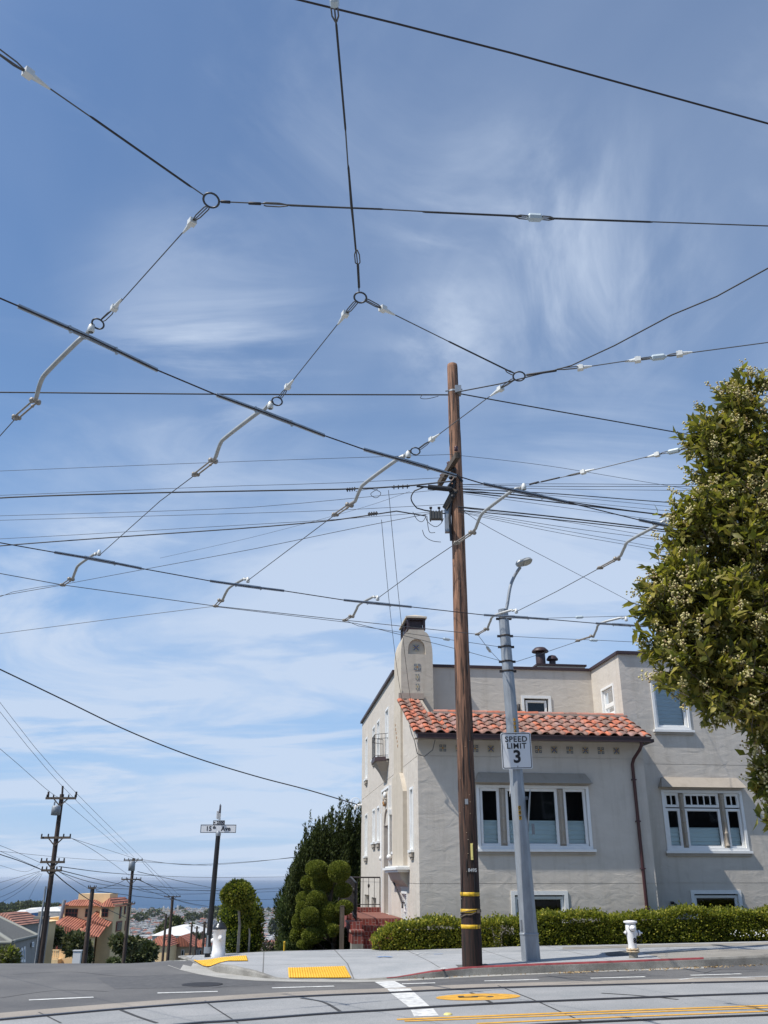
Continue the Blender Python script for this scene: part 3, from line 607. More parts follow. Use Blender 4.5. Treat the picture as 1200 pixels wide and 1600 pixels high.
# dark metal coping
b = MB()
b.bar((.85, 3.30, 7.45), (5.90, 3.30, 7.45), .16, .08); b.bar((5.90, 3.42, 7.452), (5.90, .96, 7.452), .16, .08); b.bar((5.84, 1.0, 7.455), (15, 1.0, 7.455), .16, .08)
b.bar((-.02, 4.15, 7.45), (-.02, 14.04, 7.45), .12, .08); b.bar((0, 14.0, 7.447), (15, 14.0, 7.447), .12, .08); b.build('coping', MAT['fascia'], house)
b = MB(); b.poly([(0, 3.3, 7.2), (5.88, 3.3, 7.2), (5.88, 14, 7.2), (0, 14, 7.2)]); b.poly([(5.88, 1, 7.2), (15, 1, 7.2), (15, 14, 7.2), (5.88, 14, 7.2)]); b.poly([(0, 1.2, 5.45), (5.88, 1.2, 5.45), (5.88, 3.28, 5.45), (0, 3.28, 5.45)]); b.build('flat_roof', MAT['old_wood'], house)
# flue box with two vents
b = MB(); b.box((4.95, 5.6, 7.2), (6.55, 6.6, 8.08)); fb = b.build('flue_box', MAT['stucco'], house)
b = MB(); b.box((4.90, 5.55, 8.083), (6.60, 6.65, 8.14)); b.build('coping', MAT['fascia'], fb)
for (ux, r_, h_) in ((5.15, .16, .50), (5.55, .11, .24)):
    b = MB(); b.lathe([(r_, 8.14), (r_, 8.14 + h_ * .8), (r_ * .8, 8.14 + h_)], (ux, 5.9, 0), 16)
    b.lathe([(r_ * 1.75, 8.10 + h_), (r_ * 1.75, 8.14 + h_), (r_ * 1.1, 8.24 + h_), (0, 8.28 + h_)], (ux, 5.9, 0), 16); b.lathe([(r_*1.75, 8.10 + h_), (0, 8.10 + h_)], (ux, 5.9, 0), 16)
    b.build('roof_vent', MAT['fascia'], house)

# ---- windows
def pt(face, plane, a, z, d):       # d > 0 towards the street
    return Vector((a, plane - d, z)) if face == 'front' else Vector((plane - d, a, z))
def fbox(mb, face, plane, a0, a1, z0, z1, d0, d1, mi=0):
    p, q = pt(face, plane, a0, z0, d1), pt(face, plane, a1, z1, d0)
    mb.box((min(p.x,q.x), min(p.y,q.y), min(p.z,q.z)), (max(p.x,q.x), max(p.y,q.y), max(p.z,q.z)), mi)
def ring(mb, face, plane, a0, a1, z0, z1, wd, d0, d1, mi=0):
    fbox(mb, face, plane, a0, a1, z1 - wd, z1, d0, d1, mi); fbox(mb, face, plane, a0, a1, z0, z0 + wd, d0, d1, mi)
    fbox(mb, face, plane, a0, a0 + wd, z0 + wd, z1 - wd, d0, d1, mi); fbox(mb, face, plane, a1 - wd, a1, z0 + wd, z1 - wd, d0, d1, mi)
def window(face, plane, rect, lights, label=None, trim=.07, blind=None, sill=True, corbel=False, cloth='blind'):
    """lights: list of (a0,a1,z0,z1) sashes inside rect; blind: height fraction that carries a folded shade"""
    a0, a1, z0, z1 = rect
    f = MB(); ring(f, face, plane, a0 - .012, a1 + .012, z0 - .012, z1 + .012, trim, -DP, .028)
    fo = f.build('window', MAT['white_paint'], house)
    if label: fo['label'] = label
    for L in lights:
        s_ = MB(); ring(s_, face, plane, *L, .052, -.085, -.03); ring(s_, face, plane, L[0]+.05, L[1]-.05, L[2]+.05, L[3]-.05, .016, -.08, -.045)
        s_.build('sash', MAT['white_paint'], fo)
        p = MB(); q = [pt(face, plane, L[0]+.05, L[2]+.05, -.07), pt(face, plane, L[1]-.05, L[2]+.05, -.07), pt(face, plane, L[1]-.05, L[3]-.05, -.07), pt(face, plane, L[0]+.05, L[3]-.05, -.07)]
        p.poly(q); p.build('pane', MAT['glass'], fo)
    if blind:
        for (lo, hi, aa, bb) in blind:
            c = MB(); k = 0; z = lo
            while z < hi - .01:
                zt = min(hi, z + .105)
                v = [pt(face, plane, aa, z, -.150), pt(face, plane, bb, z, -.150), pt(face, plane, bb, z + .03, -.128), pt(face, plane, aa, z + .03, -.128), pt(face, plane, aa, zt, -.150), pt(face, plane, bb, zt, -.150)]
                c.add(v, [(0,1,2,3), (3,2,5,4)]); z = zt
            c.build('shade', MAT[cloth], fo)
    r = MB(); q0, q1 = pt(face, plane, a0 + .01, z0 + .01, -.19), pt(face, plane, a1 - .01, z1 - .01, -.8)
    lo = Vector([min(q0[i], q1[i]) for i in range(3)]); hi = Vector([max(q0[i], q1[i]) for i in range(3)])
    x0, y0, zz0 = lo; x1, y1, zz1 = hi
    vs = [(x0,y0,zz0),(x1,y0,zz0),(x1,y1,zz0),(x0,y1,zz0),(x0,y0,zz1),(x1,y0,zz1),(x1,y1,zz1),(x0,y1,zz1)]
    fs = [(0,1,2,3),(4,5,6,7),(3,2,6,7)] + ([(1,2,6,5),(0,3,7,4)] if face == 'front' else [(1,2,6,5),(0,1,5,4)])
    if face == 'front': fs = [(0,1,2,3),(4,5,6,7),(3,2,6,7),(1,2,6,5),(0,3,7,4)]
    else: fs = [(0,1,2,3),(4,5,6,7),(1,2,6,5),(0,1,5,4),(3,2,6,7)]
    r.add(vs, fs); r.build('room', MAT['room_dark'], fo)
    if sill:
        s_ = MB(); e = .07 if not corbel else .02
        fbox(s_, face, plane, a0 - e, a1 + e, z0 - .075, z0 - .013, -.02, .09); so_ = s_.build('sill', MAT['white_paint'], fo)
        if corbel:
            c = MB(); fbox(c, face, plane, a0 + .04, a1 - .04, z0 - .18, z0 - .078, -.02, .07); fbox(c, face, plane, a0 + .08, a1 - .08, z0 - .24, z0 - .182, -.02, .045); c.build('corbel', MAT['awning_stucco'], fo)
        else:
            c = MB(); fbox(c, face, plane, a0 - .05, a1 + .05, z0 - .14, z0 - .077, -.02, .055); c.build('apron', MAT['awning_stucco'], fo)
    return fo
def mullion(fo, face, plane, a, z0, z1, wd=.15):
    m = MB(); fbox(m, face, plane, a - wd/2, a + wd/2, z0, z1, -.10, -.012)
    # twisted colonnette
    zc_ = z0 + .1; n = 0
    prof = [(.055, z0 + .10), (.055, z0 + .14), (.036, z0 + .16)]
    z = z0 + .16
    for k in range(4):
        dz = (z1 - z0 - .32) / 4; prof += [(.038, z + dz * .1), (.040, z + dz * .80), (.054, z + dz * .86), (.054, z + dz * .93), (.038, z + dz)]; z += dz
    prof += [(.06, z1 - .12), (.06, z1 - .06)]
    c = pt(face, plane, a, 0, .008); m.lathe(prof, (c.x, c.y, 0), 10); m.build('colonnette', MAT['awning_stucco'], fo)
z0, z1 = W1[2] + .05, W1[3] - .06
fo = window('front', 0, W1, [(1.55, 2.04, z0, z1), (2.20, 3.53, z0, z1), (3.69, 4.26, z0, z1)], 'wide white three-light window with half-height pale shades', blind=[(z0 + .05, z0 + .60, 1.6, 1.99), (z0 + .05, z0 + .60, 2.25, 3.48), (z0 + .05, z0 + .60, 3.74, 4.21)])
mullion(fo, 'front', 0, 2.12, z0 - .04, z1 + .03, .15); mullion(fo, 'front', 0, 3.61, z0 - .04, z1 + .03, .15)
zt = W2[3] - .06; zm = zt - .36
fo = window('front', 1.0, W2, [(6.78, 7.17, z0, zm - .03), (7.31, 8.29, z0, zm - .03), (8.45, 8.86, z0, zm - .03), (6.78, 7.17, zm, zt), (7.31, 8.29, zm, zt), (8.45, 8.86, zm, zt)], 'white window with a row of small square panes above', blind=[(z0 + .05, z0 + .52, 6.83, 7.12), (z0 + .05, z0 + .52, 7.36, 8.24), (z0 + .05, z0 + .52, 8.50, 8.81)])
mullion(fo, 'front', 1.0, 7.24, z0 - .04, zt + .03, .12); mullion(fo, 'front', 1.0, 8.37, z0 - .04, zt + .03, .12)
for aa, bb, k in ((6.78, 7.17, 2), (7.31, 8.29, 5), (8.45, 8.86, 2)):
    for i in range(1, k):
        m = MB(); x = aa + .05 + (bb - aa - .1) * i / k; fbox(m, 'front', 1.0, x - .012, x + .012, zm + .05, zt - .05, -.08, -.04); m.build('muntin', MAT['white_paint'], fo)
window('front', 1.0, W3, [(W3[0]+.08, W3[1]-.08, z0, zt)])
window('front', 1.0, WU3, [(WU3[0]+.07, WU3[1]-.07, WU3[2]+.06, WU3[3]-.06)])
window('front', 0, WB, [(WB[0]+.09, WB[1]-.09, WB[2]+.08, WB[3]-.11)], 'low basement window half behind the hedge', trim=.09, sill=False)
window('front', 1.0, WB2, [(WB2[0]+.09, WB2[1]-.09, WB2[2]+.08, WB2[3]-.11)], 'low basement window right of the downspout', trim=.09, sill=False)
fo = window('front', 1.0, WU, [(WU[0]+.07, WU[1]-.07, WU[2]+.06, WU[3]-.06)], 'upper window partly hidden by the tree', blind=[(WU[2]+.1, WU[3]-.1, WU[0]+.12, WU[1]-.12)], cloth='shade_cloth')
window('front', 3.28, WR, [(WR[0]+.12, WR[1]-.12, WR[2]+.08, WR[3]-.12)], 'small upper window above the tiles', trim=.08, sill=False)
window('left', 5.88, SW, [(SW[0]+.06, SW[1]-.06, SW[2]+.06, (SW[2]+SW[3])/2 - .1), (SW[0]+.06, SW[1]-.06, (SW[2]+SW[3])/2 - .1, SW[3]-.06)], trim=.06, sill=False)
for q in LW:
    zc_ = q[2] + (q[3] - q[2]) * (.45 if q[3] - q[2] > .9 else .5)
    window('left', 0, q, [(q[0]+.06, q[1]-.06, q[2]+.05, zc_), (q[0]+.06, q[1]-.06, zc_, q[3]-.05)], trim=.06, corbel=True, sill=(q[2] > 1), blind=[(q[2]+.1, q[3]-.1, q[0]+.1, q[1]-.1)], cloth='shade_cloth')
# stucco hoods over the windows
def hood(plane, a0, a1, z0, z1, d):
    b = MB(); i = .12
    lo = [(a0, plane, z0), (a0, plane - d, z0), (a1, plane - d, z0), (a1, plane, z0)]; hi = [(a0 + i, plane, z1), (a0 + i, plane - .03, z1), (a1 - i, plane - .03, z1), (a1 - i, plane, z1)]
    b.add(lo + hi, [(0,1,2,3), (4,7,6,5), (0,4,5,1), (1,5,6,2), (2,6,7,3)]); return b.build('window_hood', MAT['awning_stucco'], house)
hood(0, 1.40, 4.40, 3.79, 4.05, .26); hood(1.0, 6.62, 9.0, 3.83, 4.10, .26); hood(1.0, 6.66, 7.85, 6.76, 6.92, .2); hood(1.0, 11.3, 13.3, 3.83, 4.10, .26)

# ---- tiled bay roof (mission tiles): slopes from the eave up to a ridge
TS = .455                                     # rise per metre
def zroof(v): return 4.90 + TS * (v + .58)
tb = MB(); slope = math.atan(TS); cs_, sn_ = math.cos(slope), math.sin(slope)
def tile(mb, u, v0, ln, w0, w1, mi, up=True, jitter=True):
    """barrel tile running up the slope, wider at its lower end"""
    n = 7; vs = []; th = .016
    ju = random.uniform(-.008, .008) if jitter else 0; jz = random.uniform(-.004, .006)
    for (s_, w_, lift) in ((0, w0, .028 + jz), (ln, w1, .0)):
        for rr in (1.0, 1.0 - th / (w_/2)):
            for k in range(n):
                a = math.pi * k / (n - 1)
                x = math.cos(a) * w_/2 * rr; y = math.sin(a) * w_/2 * .72 * rr
                if not up: y = -y + w_ * .30
                v = v0 + s_ * cs_ - (y + lift) * sn_; z = zroof(v0) + s_ * sn_ + (y + lift) * cs_
                vs.append((u + x + ju, v, z))
    fs = []
    for k in range(n-1):
        fs.append((k, k+1, 2*n+k+1, 2*n+k)); fs.append((n+k+1, n+k, 3*n+k, 3*n+k+1)); fs.append((k+1, k, n+k, n+k+1)); fs.append((2*n+k, 2*n+k+1, 3*n+k+1, 3*n+k))
    fs += [(0, 2*n, 3*n, n), (n-1, 2*n-1, 4*n-1, 3*n-1)]
    mb.add(vs, fs, mi, True)
TM = [MAT['terracotta_%d' % i] for i in range(6)]
cols = 20; pitchu = 5.92 / cols; ex = .355
for c_ in range(cols + 1):
    u = -.10 + pitchu * c_
    nrow = 5 if c_ > 1 else 9
    for r_ in range(nrow):
        v0 = -.60 + r_ * ex * cs_ ; L = .43
        wts = [6, 7, 4, 3, 1.5, 2] if r_ > 0 else [3, 3, 4, 4, 2, 5]
        tile(tb, u, v0, L, .205, .165, random.choices(range(6), wts)[0])
        if c_ < cols: tile(tb, u + pitchu/2, v0 + .02, L, .165, .15, random.choices(range(6), [1, 2, 3, 5, 3, 6])[0], up=False)
roof = tb.build('tiled_roof', TM, house); roof['label'] = 'weathered orange and brown barrel tiles'
# roof deck under the tiles, ridge and fascia
b = MB(); vr = -.60 + 5 * ex * cs_ + .05; zr = zroof(vr)
b.add([(-.12, -.55, 4.885), (5.86, -.55, 4.885), (5.86, vr, zr - .01), (-.12, vr, zr - .01)], [(0,1,2,3)]); b.add([(-.12, -.55, 4.80), (5.86, -.55, 4.80), (5.86, 0, 4.83), (-.12, 0, 4.83)], [(3,2,1,0)])
b.add([(.6, vr, zr - .01), (5.86, vr, zr - .01), (5.86, 3.27, 5.5), (.6, 3.27, 5.5)], [(0,1,2,3)]); b.add([(-.12, vr, zr - .01), (.55, vr, zr - .01), (.55, 2.6, zroof(2.6) - .01), (-.12, 2.6, zroof(2.6) - .01)], [(0,1,2,3)])
b.add([(5.86, -.55, 4.80), (5.86, 1.0, 4.80), (5.86, 1.0, zroof(1.0) - .02), (5.86, -.55, 4.885)], [(0,1,2,3)])
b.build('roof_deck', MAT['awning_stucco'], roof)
b = MB(); x = .62
while x < 5.75:
    L = .42; b.tube([(x, vr + .02, zr + .055), (x + L * .9, vr + .02, zr + .045)], [.07, .095], 10, random.choice([0, 1, 2, 3, 4, 2])); x += .355
b.build('ridge_tile', TM, roof)
b = MB(); b.bar((.55, vr - .06, zr + .035), (5.86, vr - .06, zr + .035), .09, .05); b.bar((-.12, 2.52, zroof(2.6) + .04), (.6, 2.52, zroof(2.6) + .04), .12, .16); b.build('mortar_bed', MAT['mortar'], roof)
b = MB(); b.box((-.10, -.66, 4.775), (5.86, -.55, 4.895)); b.box((-.12, -.675, 4.875), (5.88, -.662, 4.905)); b.box((5.99, -.552, 4.79), (5.86, .98, 4.87)); b.build('gutter', MAT['fascia'], house)
b = MB(); b.tube([(5.62, -.60, 4.78), (5.62, -.60, 4.70), (5.60, -.50, 4.60), (5.56, -.16, 4.42), (5.55, -.06, 4.30), (5.55, -.06, -.1)], .042, 10)
for z in (3.9, 2.9, 1.8, .9): b.box((5.495, -.105, z), (5.605, 0, z + .03))
b.build('downspout', MAT['downspout'], house)
# glazed decorative tiles
def deco(parent, P, ex_, ey_, s_, kind):
    """P centre, ex_/ey_ half axes; kind picks the pattern"""
    n = ex_.cross(ey_).normalized(); 
    b = MB()
    def q(cx, cy, w_, h_, rot, mi, lift):
        pts = []
        for sx, sy in ((-1,-1),(1,-1),(1,1),(-1,1)):
            x, y = sx*w_, sy*h_; x, y = x*math.cos(rot) - y*math.sin(rot), x*math.sin(rot) + y*math.cos(rot)
            pts.append(P + ex_ * (cx + x) * s_ + ey_ * (cy + y) * s_ + n * lift)
        b.poly(pts, mi)
    q(0, 0, 1, 1, 0, 1, .008)
    if kind == 0:
        for a in range(4): c_, d_ = (-1 if a % 2 else 1)*.58, (-1 if a > 1 else 1)*.58; q(c_, d_, .36, .36, 0, 0, .010); q(c_, d_, .17, .17, R(45), 1, .012)
        q(0, 0, .26, .26, R(45), 2, .0115)
    elif kind == 1:
        for a in range(4): ang = R(45 + 90*a); q(math.cos(ang)*.58, math.sin(ang)*.58, .46, .17, ang, 0, .010)
        for a in range(4): ang = R(90*a); q(math.cos(ang)*.62, math.sin(ang)*.62, .22, .10, ang, 2, .011)
        q(0, 0, .24, .24, R(45), 0, .012); q(0, 0, .12, .12, 0, 2, .013)
    else:
        for a in range(4): c_, d_ = (-1 if a % 2 else 1)*.72, (-1 if a > 1 else 1)*.72; q(c_, d_, .2, .24, R(45), 0, .010)
        q(0, 0, .16, .22, R(45), 2, .011)
    b.box((0,0,0),(0,0,0)) if False else None
    o = b.build('glazed_tile', [MAT['tile_blue'], MAT['tile_cream'], MAT['tile_ochre']], parent); return o
X_, Z_ = Vector((1, 0, 0)), Vector((0, 0, 1))
for i, uu in enumerate([.64 + .4125 * k for k in range(12)]):
    deco(house, Vector((uu, -.002, 4.63)), X_, Z_, .088, i % 2)

# ---- chimney
ch = MB(); outl = [(-.03, 4.6), (.90, 4.6), (.90, 7.60)]
for k in range(1, 7): a = k/6; outl.append((.90 - .22 * (1 - math.cos(a * math.pi/2)), 7.60 + .70 * math.sin(a * math.pi/2)))
outl += [(.66, 8.36), (.21, 8.36)]
for k in range(6, 0, -1): a = k/6; outl.append((-.03 + .22 * (1 - math.cos(a * math.pi/2)), 7.60 + .70 * math.sin(a * math.pi/2)))
outl.append((-.03, 7.60))
nic = [(.18, 7.63), (.69, 7.63), (.69, 7.78)] + [(.435 + .255 * math.cos(a) * (1 if math.cos(a) > 0 else 1), 7.78 + .30 * math.sin(a)) for a in [R(20 + 20*k) for k in range(8)]] + [(.18, 7.78)]
v0, v1 = 2.6, 4.05
front = [Vector((u, v0, z)) for u, z in outl]; hole = [Vector((u, v0, z)) for u, z in nic]
tri = tessellate_polygon([front, hole]); allv = front + hole
ch.add(allv, [t for t in tri])
n = len(front); back = [Vector((u, v1, z)) for u, z in outl]; ch.add(front + back, [(i, (i+1) % n, (i+1) % n + n, i + n) for i in range(n)]); ch.add(back, [t for t in tessellate_polygon([back])])
hn = len(hole); hb = [p + Vector((0, .10, 0)) for p in hole]; ch.add(hole + hb, [(i, (i+1) % hn, (i+1) % hn + hn, i + hn) for i in range(hn)]); ch.add(hb, [t for t in tessellate_polygon([hb])])
chim = ch.build('chimney', MAT['stucco_tan'], house); solidnormals(chim)
# breast on the side facade, stepping out towards the ground
b = MB(); prof = [(4.02, 1.9), (1.9, 1.9), (1.9, 3.75), (2.15, 4.0), (2.56, 4.28), (4.02, 4.28)]
b.prism([Vector((.01, v, z)) for v, z in prof], (-.12, 0, 0)); b.box((-.062, 2.58, 4.28), (.012, 4.03, 5.95)); b.prism([Vector((.01, 2.58, 5.95)), Vector((-.062, 2.58, 5.95)), Vector((-.025, 2.58, 6.6))], (0, 1.45, 0)); o = b.build('chimney_breast', MAT['stucco_tan'], house); solidnormals(o)
b = MB(); b.box((-.30, 1.62, 1.74), (.01, 4.2, 1.895)); b.box((-.36, 1.5, 1.80), (-.002, 4.32, 1.86)); b.build('chimney_ledge', MAT['white_paint'], house)
b = MB(); b.prism([Vector((.01, 1.75, 1.74)), Vector((-.24, 1.75, 1.74)), Vector((-.16, 1.75, 1.55)), Vector((.01, 1.75, 1.38))], (0, 2.3, 0)); o = b.build('ledge_corbel', MAT['stucco_tan'], house); solidnormals(o)
b = MB()        # cap: posts, open sides, little pitched top
for u_, v_ in ((.20, 2.66), (.67, 2.66), (.20, 3.98), (.67, 3.98), (.20, 3.3), (.67, 3.3)): b.box((u_ - .035, v_ - .035, 8.36), (u_ + .035, v_ + .035, 8.70))
b.box((.165, 2.62, 8.365), (.705, 4.02, 8.42)); b.box((.165, 2.62, 8.66), (.705, 4.02, 8.71)); b.box((.24, 2.70, 8.42), (.63, 3.94, 8.66))
cap = b.build('chimney_cap', MAT['fascia'], chim)
b = MB(); b.add([(.12, 2.57, 8.712), (.75, 2.57, 8.712), (.75, 4.07, 8.712), (.12, 4.07, 8.712), (.12, 2.57, 8.76), (.75, 2.57, 8.76), (.75, 4.07, 8.76), (.12, 4.07, 8.76), (.435, 2.85, 8.88), (.435, 3.8, 8.88)], [(0,3,2,1), (0,1,5,4), (1,2,6,5), (2,3,7,6), (3,0,4,7), (4,5,8), (5,6,9,8), (6,7,9), (7,4,8,9)]); b.build('cap_lid', MAT['stucco_tan'], cap)
deco(chim, Vector((.43, 2.695, 7.84)), X_, Z_, .10, 1); deco(chim, Vector((.44, 2.598, 7.25)), X_, Z_, .095, 0)
deco(chim, Vector((.44, 2.598, 6.96)), X_*.6, Z_, .085, 2); deco(chim, Vector((.44, 2.598, 6.68)), X_*.6, Z_, .085, 2)
b = MB()
for k in range(6): b.box((-.074, 3.1 + .1*k, 5.05 + .13 * k + .02*(k%2)), (-.060, 3.18 + .1*k, 5.12 + .13 * k), 0)
b.build('mosaic_inset', MAT['tile_ochre'], house)

# ---- entrance: arched door in a raised surround
A0, A1 = DOOR[0], DOOR[1]; ac = (A0 + A1) / 2; ar = (A1 - A0) / 2
arch = [(ac - ar, 3.05), *[(ac - ar * math.cos(math.pi*k/12), 3.05 + .52 * math.sin(math.pi*k/12)) for k in range(1, 12)], (ac + ar, 3.05)]
b = MB(); outer = [Vector((-.05, v, z)) for v, z in ((5.1, .62), (5.1, 4.12), (6.85, 4.12), (6.85, .62))]
inner = [Vector((-.05, A1, .62))] + [Vector((-.05, v, z)) for v, z in reversed(arch)] + [Vector((-.05, A0, .62))]
loop = outer + inner; b.add(loop, [t for t in tessellate_polygon([loop])]); n = len(loop); lb = [p + Vector((.055, 0, 0)) for p in loop]; b.add(loop + lb, [(i, (i+1)%n, (i+1)%n+n, i+n) for i in range(n)])
dr = b.build('door_surround', MAT['stucco'], house); solidnormals(dr)
b = MB()
for q in (((5.03, 5.11), (.62, 4.19)), ((6.84, 6.92), (.62, 4.19))): b.box((-.085, q[0][0], q[1][0]), (.0, q[0][1], q[1][1]))
b.box((-.083, 5.112, 4.12), (.0, 6.838, 4.19)); b.ball((-.10, 5.86, 3.97), .10, 10, 6, 0, (.5, 1.6, 1)); b.build('moulding', MAT['white_paint'], dr)
b = MB()
for k in range(14): b.ball((-.08, 5.95 + random.uniform(-.2, .2), 3.80 + random.uniform(-.14, .10)), random.uniform(.03, .07), 7, 5, random.choice([0, 1]))
b.build('cartouche', [MAT['tile_ochre'], MAT['awning_stucco']], dr)
for vv in (5.02, 6.93):
    b = MB(); b.box((-.10, vv - .07, 3.34), (0, vv + .07, 3.49)); b.tube([(-.07, vv, 2.15), (-.07, vv, 3.36)], .04, 8); b.ball((-.07, vv, 2.17), .08, 8, 5); b.build('colonnette', MAT['white_paint'], dr)
b = MB(); b.box((.42, A0, .62), (.47, A1, 3.6)); b.build('door', MAT['old_wood'], house)
b = MB(); b.box((-.03, 3.95, 2.00), (.0, 4.15, 2.14)); b.build('doorbell_plate', MAT['black'], house)

# ---- little balcony
bal = MB(); bal.prism([Vector((.0, 5.55, 4.98)), Vector((-.42, 5.85, 4.98)), Vector((-.42, 6.75, 4.98)), Vector((0, 7.05, 4.98))], (0, 0, .12))
o = bal.build('balcony', MAT['fascia'], house); solidnormals(o)
b = MB(); top = [(.0, 5.6), (-.38, 5.88), (-.38, 6.72), (0, 7.0)]; low = [(.0, 6.12), (-.05, 6.22), (-.05, 6.38), (0, 6.48)]
b.add([(x, y, 4.975) for x, y in top] + [(x * .55, (y + 6.3) / 2, 4.70) for x, y in top] + [(x, y, 4.38) for x, y in low], [(0,1,5,4), (1,2,6,5), (2,3,7,6), (4,5,9,8), (5,6,10,9), (6,7,11,10), (0,3,2,1)]); b.build('balcony_corbel', MAT['awning_stucco'], o)
b = MB(); rl = [(-.01, 5.58), (-.40, 5.87), (-.40, 6.73), (-.01, 7.02)]
for z in (5.80, 5.66, 5.14): b.tube([(x, y, z) for x, y in rl], .009, 6)
for (p, q, k) in ((rl[0], rl[1], 4), (rl[1], rl[2], 7), (rl[2], rl[3], 4)):
    for i in range(k + 1): t_ = i / k; x, y = p[0]*(1-t_) + q[0]*t_, p[1]*(1-t_) + q[1]*t_; b.tube([(x, y, 5.10), (x, y, 5.80)], .006, 5); 
b.build('balcony_railing', MAT['dark_iron'], o)
b = MB(); b.box((-.10, 3.28+1.9, 7.0), (-.09, 5.0, 7.01)) if False else None
# wall lamp beside the small upper window, white service bracket at the far corner, tap by the basement window
b = MB(); b.box((3.50, 3.16, 6.30), (3.58, 3.28, 6.34)); b.lathe([(.0, 6.36), (.05, 6.34), (.05, 6.16), (.03, 6.12), (0, 6.12)], (3.54, 3.14, 0), 8); b.build('wall_lamp', MAT['dark_iron'], house)
b = MB(); b.box((6.62, .93, .98), (6.68, 1.0, 1.05)); b.tube([(6.65, .93, 1.02), (6.65, .86, 1.02), (6.65, .84, .97)], .02, 6); b.build('hose_tap', MAT['black'], house)
b = MB(); b.tube([(-.0, 13.9, 4.25), (-.22, 13.9, 4.25), (-.26, 13.9, 4.16), (-.26, 13.9, 4.08)], .04, 8); b.torus((-.26, 13.75, 4.33), (.1, 1, 0), .18, .012, 0, 18, 5); b.build('service_bracket', MAT['white_paint'], house)
# thin cable down the eave corner
b = MB(); b.tube([(-.12, .5, 5.25), (-.14, .0, 4.95), (-.12, -.30, 4.75), (-.05, -.25, 4.45), (.12, -.30, 4.38), (.30, -.45, 4.52), (.35, -.55, 4.76)], .012, 5); b.build('eave_cable', MAT['grey_cable'], house)

# ================================================================ brick steps, railings
def H(u, v, z): 
    c_, s_ = math.cos(HZ), math.sin(HZ); return Vector((.843 + u*c_ - v*s_, 23.05 + u*s_ + v*c_, z))
st = empty('brick_steps', H(0, 0, 0), HZ, 'red brick entrance steps rising beside the sunlit side wall', 'steps')
b = MB(); u0, u1 = -1.22, -.03
z = .03
for k in range(5):
    b.box((u0, 1.15 + .34*k, -1.2), (u1, 7.6, -.03 + .125 * (k + 1) + .004 * k), 0)
b.box((u0, 7.3, .6), (u1, 7.6, .76))
o = b.build('stair_flight', MAT['brick'], st)
b = MB(); b.box((u0, 2.62, .619), (u1, 7.28, .628)); b.build('landing_pavers', MAT['paver'], st)
b = MB(); b.box((u0 - .28, 1.05, -1.2), (u0 - .003, 1.6, .13)); b.build('newel_base', MAT['concrete_old'], st)
b = MB(); b.box((u0 - .28, 1.05, .132), (u0 - .003, 1.45, .38)); b.box((u0 - .28, 1.452, .132), (u0 - .003, 2.6, .55)); b.box((u0 - .28, 2.602, -1.2), (u0 - .003, 7.6, .74)); b.box((u0 - .31, 1.03, .552 - .17), (u0 + .02, 1.47, .43)); b.box((u0 - .31, 1.475, .552), (u0 + .02, 2.65, .60)); b.build('cheek_wall', MAT['brick'], st)
def railing(name, pts, hgt, mid, label, fl=True):
    r = empty(name, pts[0], 0, label, 'railing'); base = Vector(pts[0])
    b = MB(); L = [Vector(p) - base for p in pts]
    b.tube([p + Vector((0, 0, hgt)) for p in L], .022, 8); b.tube([p + Vector((0, 0, .08)) for p in L], .014, 6); b.build('handrail', MAT['dark_iron'], r)
    for a_, c_ in zip(L, L[1:]):
        n = max(1, int((c_ - a_).length / mid))
        for i in range(n + 1):
            p = a_.lerp(c_, i/n); wd = .018 if i in (0, n) else .009
            b = MB(); b.tube([p, p + Vector((0, 0, hgt))], wd, 6)
            if fl and i % 3 == 2: b.ball(p + Vector((0, 0, hgt * .72)), .035, 6, 5, 0, (1, 1, 1.9))
            b.build('baluster', MAT['dark_iron'], r)
    return r
railing('iron_railing', [H(-1.3, 7.45, .76), H(-.05, 7.45, .76)], .86, .16, 'black iron railing at the far end of the brick landing')
railing('iron_railing', [H(-1.34, 1.7, .60), H(-1.34, 3.2, .74), H(-1.34, 7.45, .74)], .88, .15, 'black iron railing along the open side of the brick steps, behind the topiary')
r = empty('wall_handrail', H(-.1, 2.2, 1.3), HZ, 'short sloping black handrail fixed to the side wall', 'handrail')
b = MB(); b.tube([(0, 2.2, .32), (0, .6, -.1), (0, .0, -.32), (0, .0, -.42)], .024, 8); b.tube([(.10, 1.8, .2), (0, 1.8, .2)], .012, 6); b.tube([(.10, .2, -.3), (0, .2, -.27)], .012, 6); b.build('rail_bar', MAT['dark_iron'], r)

